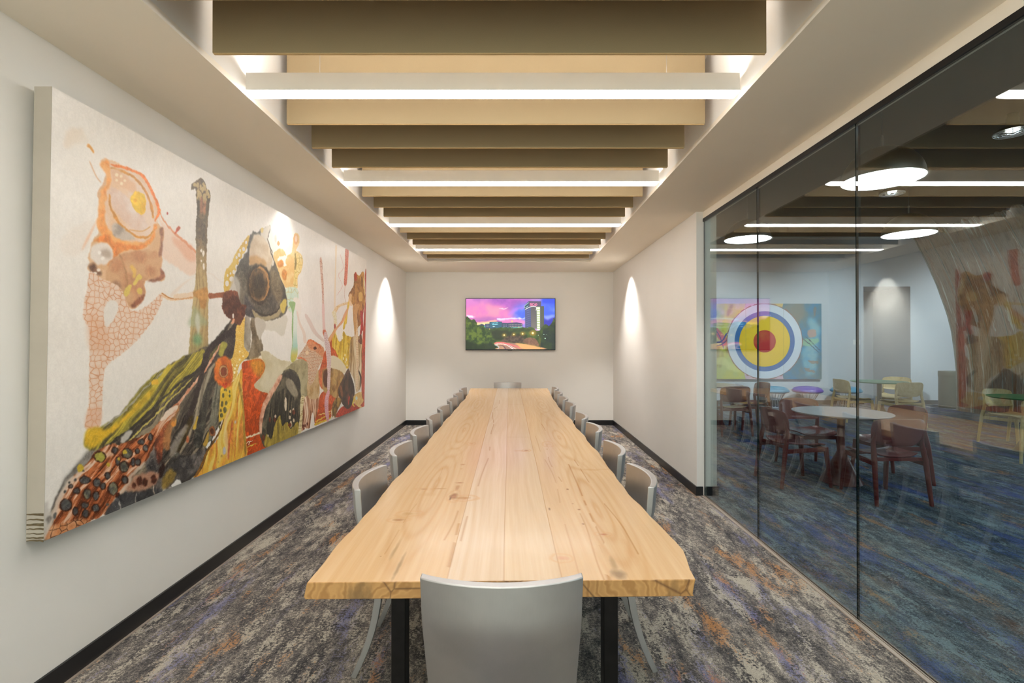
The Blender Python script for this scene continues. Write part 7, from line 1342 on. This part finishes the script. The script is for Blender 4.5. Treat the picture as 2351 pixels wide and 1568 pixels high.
tag(ch0, 'brushed aluminium chair seen from behind at the near head of the table', 'chair', GA)
o = copy_tree(ch0, (-0.130, 7.835, 0), PI); tag(o, 'aluminium chair at the far head of the table, below the television', 'chair', GA)
LY = [2.41, 3.07, 3.68, 4.37, 4.98, 5.67, 6.28, 6.97]; LX = [-.438, -.438, -.440, -.440, -.450, -.462, -.470, -.480]
RY = [2.45, 3.08, 3.82, 4.43, 5.25, 5.82, 6.45, 7.07]; RX = [.355, .345, .340, .346, .327, .306, .306, .320]
side_lab = ['nearest', 'second nearest', 'third nearest', 'fourth nearest', 'fifth', 'sixth', 'seventh', 'eighth and farthest']
def edge_out(P, y, s):
    return max(s * x for x, yy_ in P if abs(yy_ - y) < 0.24)
for k in range(8):
    LX[k] = -(edge_out(Lp, LY[k], -1) + 0.057) + 0.25; RX[k] = edge_out(Rp, RY[k], 1) + 0.059 - 0.25
    jl = math.radians([0, .6, -.4, .5, -.4, 0, .4, -.6][k]); jr = math.radians([-.4, .4, .7, -.7, 0, .4, -.4, 0][k])
    o = copy_tree(ch0, (LX[k] - 0.0, LY[k], 0), -PI / 2 + jl); tag(o, 'aluminium chair on the painting side of the table, %s from the camera' % side_lab[k], 'chair', GA)
    o = copy_tree(ch0, (RX[k] + 0.0, RY[k], 0), PI / 2 + jr); tag(o, 'aluminium chair on the glass side of the table, %s from the camera' % side_lab[k], 'chair', GA)

# ------------------------------------------------------------ the lounge beyond the glass
FW = 11.95
RX0, RX1, RZ = 8.30, 9.42, 2.81
c = MB(); c.box(1.933, RX0, FW, FW + 0.15, 0, 4.0); c.box(RX1, 14.0, FW, FW + 0.15, 0, 4.0); c.box(RX0, RX1, FW, FW + 0.15, RZ, 4.0)
M_WALL2 = plain('lounge_wall_paint', (196, 200, 204), 0.8, var=0.01, scale=2, spec=0.2)
struct('wall_lounge_far', c, M_WALL2)
c = MB(); c.box(RX0 - 0.1, RX1 + 0.1, FW + 1.25, FW + 1.35, 0, 2.9); c.box(RX1, RX1 + 0.1, FW + 0.15, FW + 1.25, 0, 2.9); c.box(RX0 - 0.1, RX0, FW + 0.15, FW + 1.25, 0, 2.9)
struct('wall_recess', c, M_WALL2)
struct('ceiling', MB().box(RX0 - 0.1, RX1 + 0.1, FW + 0.15, FW + 1.35, RZ, RZ + 0.1), M_WALL2)
struct('wall_lounge_right', MB().box(13.86, 14.0, YF, FW, 0, 4.0), M_WALL2)
struct('ceiling', MB().box(1.933, 14.0, YF, FW + 0.15, 4.0, 4.1), M_BLACK)
M_BASE2 = plain('grey_rubber_base', (66, 72, 76), 0.4, var=0.04)
c = MB(); c.box(1.95, RX0, FW - 0.012, FW, 0.0, 0.095); c.box(RX1, 13.86, FW - 0.012, FW, 0.0, 0.095)
struct('baseboard_lounge', c, M_BASE2)
M_SLOT = plain('dark_door_edge', (70, 74, 86), 0.4, var=0.05)
struct('door_1', MB().box(RX0 + 0.003, RX0 + 0.05, FW + 0.2, FW + 1.1, 0.005, 2.1), M_SLOT)

tg = Painter(2700, 1794, 0.32, 'c8c8a0'); tg.run(TARGET)
t = empty('target_painting', (5.91, FW, 0)); tag(t, 'square-edged painting of a blue, yellow and red target on the far lounge wall', 'painting')
MB().box(-1.35, 1.35, -0.058, -0.018, 0.603, 2.397).build('stretcher_box', M_CANVAS, t)
painted_plane('painted_canvas', [(-1.35, -0.059, 0.603), (1.35, -0.059, 0.603), (1.35, -0.059, 2.397), (-1.35, -0.059, 2.397)], tg.px, 0.55, t)
MB().box(-0.9, 0.9, -0.018, 0, 1.9, 2.0).build('hanging_cleat', M_DARKMETAL, t)

# side chairs of bent wood; sitter faces +y
def make_soft_chair(ms, mt, name):
    r = empty(name)
    for s in (-1, 1):
        m = MB(); m.sweep([(s * 0.247, -0.285, 0.0), (s * 0.232, -0.235, 0.40), (s * 0.222, -0.205, 0.55), (s * 0.205, -0.235, 0.72)], [(0.016, 0.018), (0.022, 0.025), (0.020, 0.022), (0.011, 0.013)], 10); m.build('leg', ms, r, smooth=True)
        m = MB(); m.sweep([(s * 0.225, 0.245, 0.0), (s * 0.205, 0.205, 0.405)], [(0.015, 0.017), (0.023, 0.026)], 10); m.build('leg', ms, r, smooth=True)
    m = MB(); m.box(-0.205, 0.205, 0.19, 0.212, 0.365, 0.405); m.box(-0.215, 0.215, -0.225, -0.203, 0.390, 0.422)
    for s in (-1, 1): m.sweep([(s * 0.208, 0.20, 0.385), (s * 0.230, -0.228, 0.370)], (0.010, 0.022), 4)
    m.build('seat_rail', ms, r, bevel=0.003)
    rows = []
    for i in range(15):
        t_ = -1 + 2 * i / 14.0; row = []
        for j in range(15):
            u = -1 + 2 * j / 14.0
            # rounded square outline
            k = 1 - 0.10 * (u * t_) ** 2 - 0.04 * (u * u * t_ * t_)
            x = u * (0.238 - 0.012 * (t_ < 0) * -t_) * k; y = t_ * 0.232 * k + 0.005
            z = 0.430 + 0.030 * abs(u) ** 2.4 - 0.012 * (1 - t_ * t_) + (0.012 * max(0, -t_ - .5)) - 0.022 * max(0, t_ - 0.6) / 0.4
            row.append((x, y, z))
        rows.append(row)
    m = MB(); m.grid_shell(rows, lambda i, j: (0, 0, -0.012)); m.build('seat', mt, r, bevel=0.003)
    rows = []
    for i in range(11):
        t_ = -1 + 2 * i / 10.0; row = []
        for j in range(17):
            u = -1 + 2 * j / 16.0
            k = 1 - 0.16 * abs(u) ** 6 * abs(t_) ** 2
            ku = 1 - 0.10 * abs(t_) ** 4
            x = u * (0.244 if t_ > 0 else 0.244 - 0.018 * -t_) * ku
            z = 0.655 + t_ * (0.125 * k) + 0.006 * (1 - u * u) * (t_ > 0)
            y = -0.278 + 0.085 * u * u - 0.045 * (t_ * 0.5 + .5) + (0.012 if t_ < -.8 else 0)
            row.append((x, y, z))
        rows.append(row)
    m = MB(); m.grid_shell(rows, lambda i, j: (0, 0.013, 0)); m.build('backrest', mt, r, bevel=0.003)
    return r
mc = make_soft_chair(M_MAROON, M_MAROON_TOP, 'lounge_chair')
GM = 'maroon wooden chairs around the lounge tables'
TC = (3.43, 5.287)
def put(src, first, loc, rz, label, group):
    o = src if first else copy_tree(src, loc, rz)
    o.location = loc; o.rotation_euler = (0, 0, rz); tag(o, label, 'chair', group); return o
put(mc, True, (2.94, 5.30, 0), -PI / 2 + 0.06, 'maroon wooden chair on the left of the nearest round table', GM)
put(mc, False, (3.49, 4.79, 0), 0.0, 'maroon wooden chair in front of the nearest round table, its back to us', GM)
put(mc, False, (3.47, 5.93, 0), PI, 'maroon wooden chair behind the nearest round table, facing us', GM)
put(mc, False, (3.99, 5.37, 0), PI / 2 + 0.1, 'maroon wooden chair on the right of the nearest round table', GM)
put(mc, False, (3.46, 8.14, 0), 0.05, 'maroon wooden chair in front of the farther maroon set, beside the wall end', GM)
put(mc, False, (4.02, 8.62, 0), PI / 2 + 0.05, 'maroon wooden chair on the right of the farther maroon set', GM)
put(mc, False, (3.44, 9.30, 0), PI, 'maroon wooden chair behind the farther maroon table', GM)
def pedestal_table(name, loc, mt, mp, label, r=0.46, group='round lounge tables'):
    t_ = empty(name, loc); tag(t_, label, 'table', group)
    m = MB(); m.lathe([(0.0, 0.722), (r - 0.02, 0.722), (r - 0.002, 0.733), (r, 0.738), (r - 0.002, 0.742), (0.0, 0.742)], n=72); m.build('table_top', mt, t_, smooth=True)
    m = MB(); m.lathe([(0.0, 0.722), (0.10, 0.722), (0.10, 0.714), (0.037, 0.700), (0.037, 0.30), (0.052, 0.27)], n=32); m.build('column', mp, t_, smooth=True)
    m = MB(); m.lathe([(0.040, 0.33), (0.050, 0.30), (0.195, 0.014), (0.198, 0.006), (0.192, 0.0), (0.0, 0.0)], n=48); m.build('cone_base', mp, t_, smooth=True)
    return t_
pedestal_table('round_table', (3.43, 5.287, 0), M_WHITETOP, M_MAROON, 'nearest round table with pale top and maroon cone foot')
pedestal_table('round_table', (3.43, 8.65, 0), M_WHITETOP, M_MAROON, 'farther round maroon-footed table partly hidden by the wall end')
pedestal_table('round_table', (6.84, 9.43, 0), M_SAGE, M_SAGEPOLE, 'pale green round table before the wall recess')
pedestal_table('round_table', (6.90, 6.69, 0), M_GREEN, M_SAGEPOLE, 'deep green round table at the right edge of the picture')
GB = 'pale ash chairs around the green tables'
bc = make_soft_chair(M_BEECH, M_BEECH, 'lounge_chair')
put(bc, True, (6.84, 8.93, 0), 0.0, 'pale ash chair in front of the pale green table, its back to us', GB)
put(bc, False, (6.36, 9.45, 0), -PI / 2, 'pale ash chair left of the pale green table, seen from the side', GB)
put(bc, False, (7.42, 9.86, 0), PI - 0.92, 'pale ash chair behind the pale green table, facing it from the right', GB)
put(bc, False, (7.12, 7.17, 0), PI + 0.1, 'pale ash chair behind the deep green table, facing the glass', GB)
put(bc, False, (6.50, 6.12, 0), -0.75, 'pale ash chair at the right edge of the picture, before the deep green table', GB)

# stools
def make_stool(mc_, name='stool'):
    r = empty(name)
    m = MB(); m.lathe([(0.0, 0.470), (0.10, 0.468), (0.20, 0.455), (0.28, 0.425), (0.318, 0.380), (0.322, 0.355), (0.305, 0.335), (0.26, 0.322), (0.0, 0.320)], n=48); m.build('cushion', mc_, r, smooth=True)
    m = MB()
    for k in range(20):
        a = 2 * PI * k / 20
        m.sweep([(0.235 * math.cos(a), 0.235 * math.sin(a), 0.322), (0.15 * math.cos(a), 0.15 * math.sin(a), 0.17), (0.19 * math.cos(a), 0.19 * math.sin(a), 0.006)], 0.0055, 6)
    for rr, zz in ((0.19, 0.006), (0.15, 0.17), (0.235, 0.318)):
        m.sweep([(rr * math.cos(2 * PI * k / 32), rr * math.sin(2 * PI * k / 32), zz) for k in range(33)], 0.0045, 6)
    m.build('wire_base', M_CHROME, r, smooth=True)
    return r
GS = 'upholstered wire-base stools along the far wall'
st = make_stool(M_TEAL); st.location = (5.94, 11.53, 0); tag(st, 'teal round stool under the target painting, partly behind maroon chairs', 'stool', GS)
o = copy_tree(st, (7.60, 11.53, 0)); tag(o, 'teal round stool right of the purple one', 'stool', GS)
sp = make_stool(M_PURPLE); sp.location = (6.71, 11.53, 0); tag(sp, 'purple round stool between the two teal ones', 'stool', GS)

# bin
t = empty('waste_bin', (9.80, 11.30, 0)); tag(t, 'grey-green cylindrical waste bin by the far wall', 'waste bin')
m = MB(); m.lathe([(0.0, 0.0), (0.208, 0.0), (0.212, 0.01), (0.212, 0.70), (0.206, 0.70), (0.0, 0.69)], n=48); m.build('body', M_BIN, t, smooth=True)
m = MB(); m.lathe([(0.215, 0.70), (0.218, 0.71), (0.218, 0.815), (0.212, 0.83), (0.15, 0.83), (0.14, 0.80), (0.0, 0.78)], n=48); m.build('lid', M_BIN, t, smooth=True)

# curved panel sculpture
def streaked():
    g = NT('weathered_translucent_sheet'); tc = g.n('TexCoord')
    mp = g.n('Mapping'); g.l(tc.outputs['Object'], mp.inputs[0]); mp.inputs['Scale'].default_value = (0.5, 7.0, 0.5)
    f = g.noise(mp.outputs[0], 1.5, 6, 0.7, 0.5)
    f2 = g.noise(g.coords((3, 10, 1)), 2.5, 4, 0.6)
    base = g.ramp(f2, [(0.3, srgb((130, 98, 78))), (0.5, srgb((172, 148, 124))), (0.7, srgb((116, 100, 88)))])
    base = g.mix(g.ramp(f, [(0.58, (0, 0, 0, 1)), (0.61, (0.95, 0.95, 0.95, 1))]), base, srgb((214, 214, 202)))
    mp2 = g.n('Mapping'); g.l(tc.outputs['Object'], mp2.inputs[0]); mp2.inputs['Scale'].default_value = (0.4, 5.0, 0.4); mp2.inputs['Location'].default_value = (9, 3, 1)
    f3 = g.noise(mp2.outputs[0], 2.5, 5, 0.7, 0.5)
    base = g.mix(g.ramp(f3, [(0.55, (0, 0, 0, 1)), (0.66, (0.7, 0.7, 0.7, 1))]), base, srgb((156, 98, 46)))
    g.l(base, g.b.inputs['Base Color']); g.b.inputs['Roughness'].default_value = 0.35; return g.m
M_SCULPT = streaked()
prof = [(0.0, 0.0), (-.005, .45), (-.01, .87), (-.05, 1.30), (-.11, 1.72), (-.19, 2.05), (-.27, 2.29), (-.44, 2.76), (-.65, 3.23), (-.87, 3.66), (-1.0, 3.84)]
def prof_at(t_):
    k = t_ * (len(prof) - 1); i = min(int(k), len(prof) - 2); f = k - i
    return (prof[i][0] * (1 - f) + prof[i + 1][0] * f, prof[i][1] * (1 - f) + prof[i + 1][1] * f)
rows = []; random.seed(3)
NYS = 60
jag = [1 - 0.035 * random.random() for _ in range(NYS + 1)]
for k in range(NYS + 1):
    y = 10.87 - 3.6 * k / NYS; row = []
    for i in range(31):
        x_, z_ = prof_at(i / 30.0 * jag[k]); row.append((x_ + 0.012 * math.sin(y * 21 + i * 0.15), y, z_))
    rows.append(row)
m = MB(); m.grid_shell(rows, lambda i, j: (0.03, 0, 0.012))
m.v = [(x, y - 10.87, z) for x, y, z in m.v]
t = empty('curved_sculpture', (9.57, 10.87, 0)); tag(t, 'tall curling brown sheet sculpture with pale streaks in the lounge', 'sculpture')
m.build('curved_sheet', M_SCULPT, t, smooth=True)
M_RIB = plain('greyish_rib', (158, 160, 146), 0.4, var=0.15, scale=6)
m = MB()
pth = [(prof_at(i / 30.0)[0] + 0.008, -0.012, prof_at(i / 30.0)[1] * 0.995 + 0.005) for i in range(31)]
m.sweep(pth, (0.022, 0.014), 4, up=(0, 1, 0)); m.build('end_rib', M_RIB, t)
m = MB()
for k in range(1, 9):
    yk = -3.5 * k / 8.5
    m.sweep([(prof_at(i / 30.0)[0] - 0.010, yk, prof_at(i / 30.0)[1] * 0.97 + 0.01) for i in range(31)], (0.006, 0.006), 4, up=(0, 1, 0))
m.build('seam_strips', M_RIB, t)

# pendant lamps
M_DISC = emit('pendant_disc', (0.93, 0.95, 1.0), PENDANT)
def make_pendant(L, R=0.375):
    r = empty('dome_pendant')
    pr = [(R * math.cos(a), R * 0.92 * math.sin(a)) for a in [PI / 2 * k / 14 for k in range(14)]] + [(0.012, R * 0.92)]
    m = MB(); m.lathe(pr, n=64); m.build('shade', M_NICKEL, r, smooth=True)
    m = MB(); m.lathe([(0.0, -0.002), (R - 0.008, -0.002), (R - 0.004, 0.004), (0.0, 0.008)], n=64); m.build('light_disc', M_DISC, r)
    m = MB(); m.lathe([(0.0, R * .92 - .005), (0.013, R * .92 - .005), (0.013, R * .92 + 0.13), (0.0, R * .92 + 0.13)], n=16); m.build('stem', M_NICKEL, r, smooth=True)
    m = MB(); m.sweep([(0, 0, R * .92 + .12), (0, 0, L)], 0.003, 6); m.build('cable', M_CABLE, r)
    return r
GP = 'brushed nickel dome pendants in the lounge'
pd = make_pendant(0.80); pd.location = (3.90, 5.32, 3.20); tag(pd, 'largest-looking dome pendant, above the nearest round table', 'pendant lamp', GP)
p2 = make_pendant(0.74); p2.location = (6.51, 8.29, 3.26); o = p2; tag(o, 'dome pendant with visible stem, above the pale green table', 'pendant lamp', GP)
o = copy_tree(p2, (4.03, 8.70, 3.26)); tag(o, 'smallest-looking dome pendant, left behind the glass joint', 'pendant lamp', GP)

# wire-guarded round ceiling lamps
def make_guarded():
    r = empty('round_grille_lamp')
    m = MB(); m.lathe([(0.0, 0.20), (0.05, 0.20), (0.06, 0.04), (0.15, 0.03), (0.17, 0.0), (0.16, 0.0), (0.14, 0.02), (0.0, 0.03)], n=40); m.build('reflector', M_NICKEL, r, smooth=True)
    m = MB()
    for rr in (0.05, 0.09, 0.13, 0.165): m.sweep([(rr * math.cos(2 * PI * k / 32), rr * math.sin(2 * PI * k / 32), -0.012) for k in range(33)], 0.003, 6)
    for k in range(8): a = 2 * PI * k / 8; m.sweep([(0.03 * math.cos(a), 0.03 * math.sin(a), -0.014), (0.168 * math.cos(a), 0.168 * math.sin(a), -0.004)], 0.003, 6)
    m.build('wire_guard', M_CHROME, r, smooth=True)
    m = MB(); m.lathe([(0.0, 0.012), (0.06, 0.012), (0.06, 0.018), (0.0, 0.018)], n=24); m.build('lamp_face', M_DISC, r)
    return r
gl_ = make_guarded(); gl_.location = (5.50, 5.53, 3.80); tag(gl_, 'bright wire-guarded round lamp high at the right edge', 'ceiling lamp', 'wire-guarded round lamps under the black ceiling')
o = copy_tree(gl_, (5.87, 7.8, 3.80)); tag(o, 'wire-guarded round lamp just below the largest pendant disc', 'ceiling lamp', 'wire-guarded round lamps under the black ceiling')

# plates on the far wall
t = empty('light_switch', (8.13, FW, 1.48)); tag(t, 'white double switch plate beside the wall recess', 'switch')
MB().box(-0.085, 0.085, -0.008, 0, -0.06, 0.06).build('cover_plate', M_PLATE, t, bevel=0.002)
m = MB(); m.box(-0.055, -0.025, -0.012, -0.007, -0.03, 0.03); m.box(0.025, 0.055, -0.012, -0.007, -0.03, 0.03); m.build('rocker', M_FIXTURE, t)
t = empty('wall_outlet', (7.76, FW, 0.46)); tag(t, 'small wall outlet low on the lounge wall above the teal stool', 'outlet')
MB().box(-0.036, 0.036, -0.007, 0, -0.058, 0.058).build('cover_plate', M_PLATE, t, bevel=0.002)
MB().box(-0.018, 0.018, -0.010, -0.006, -0.038, 0.038).build('socket_face', M_DARKMETAL, t)
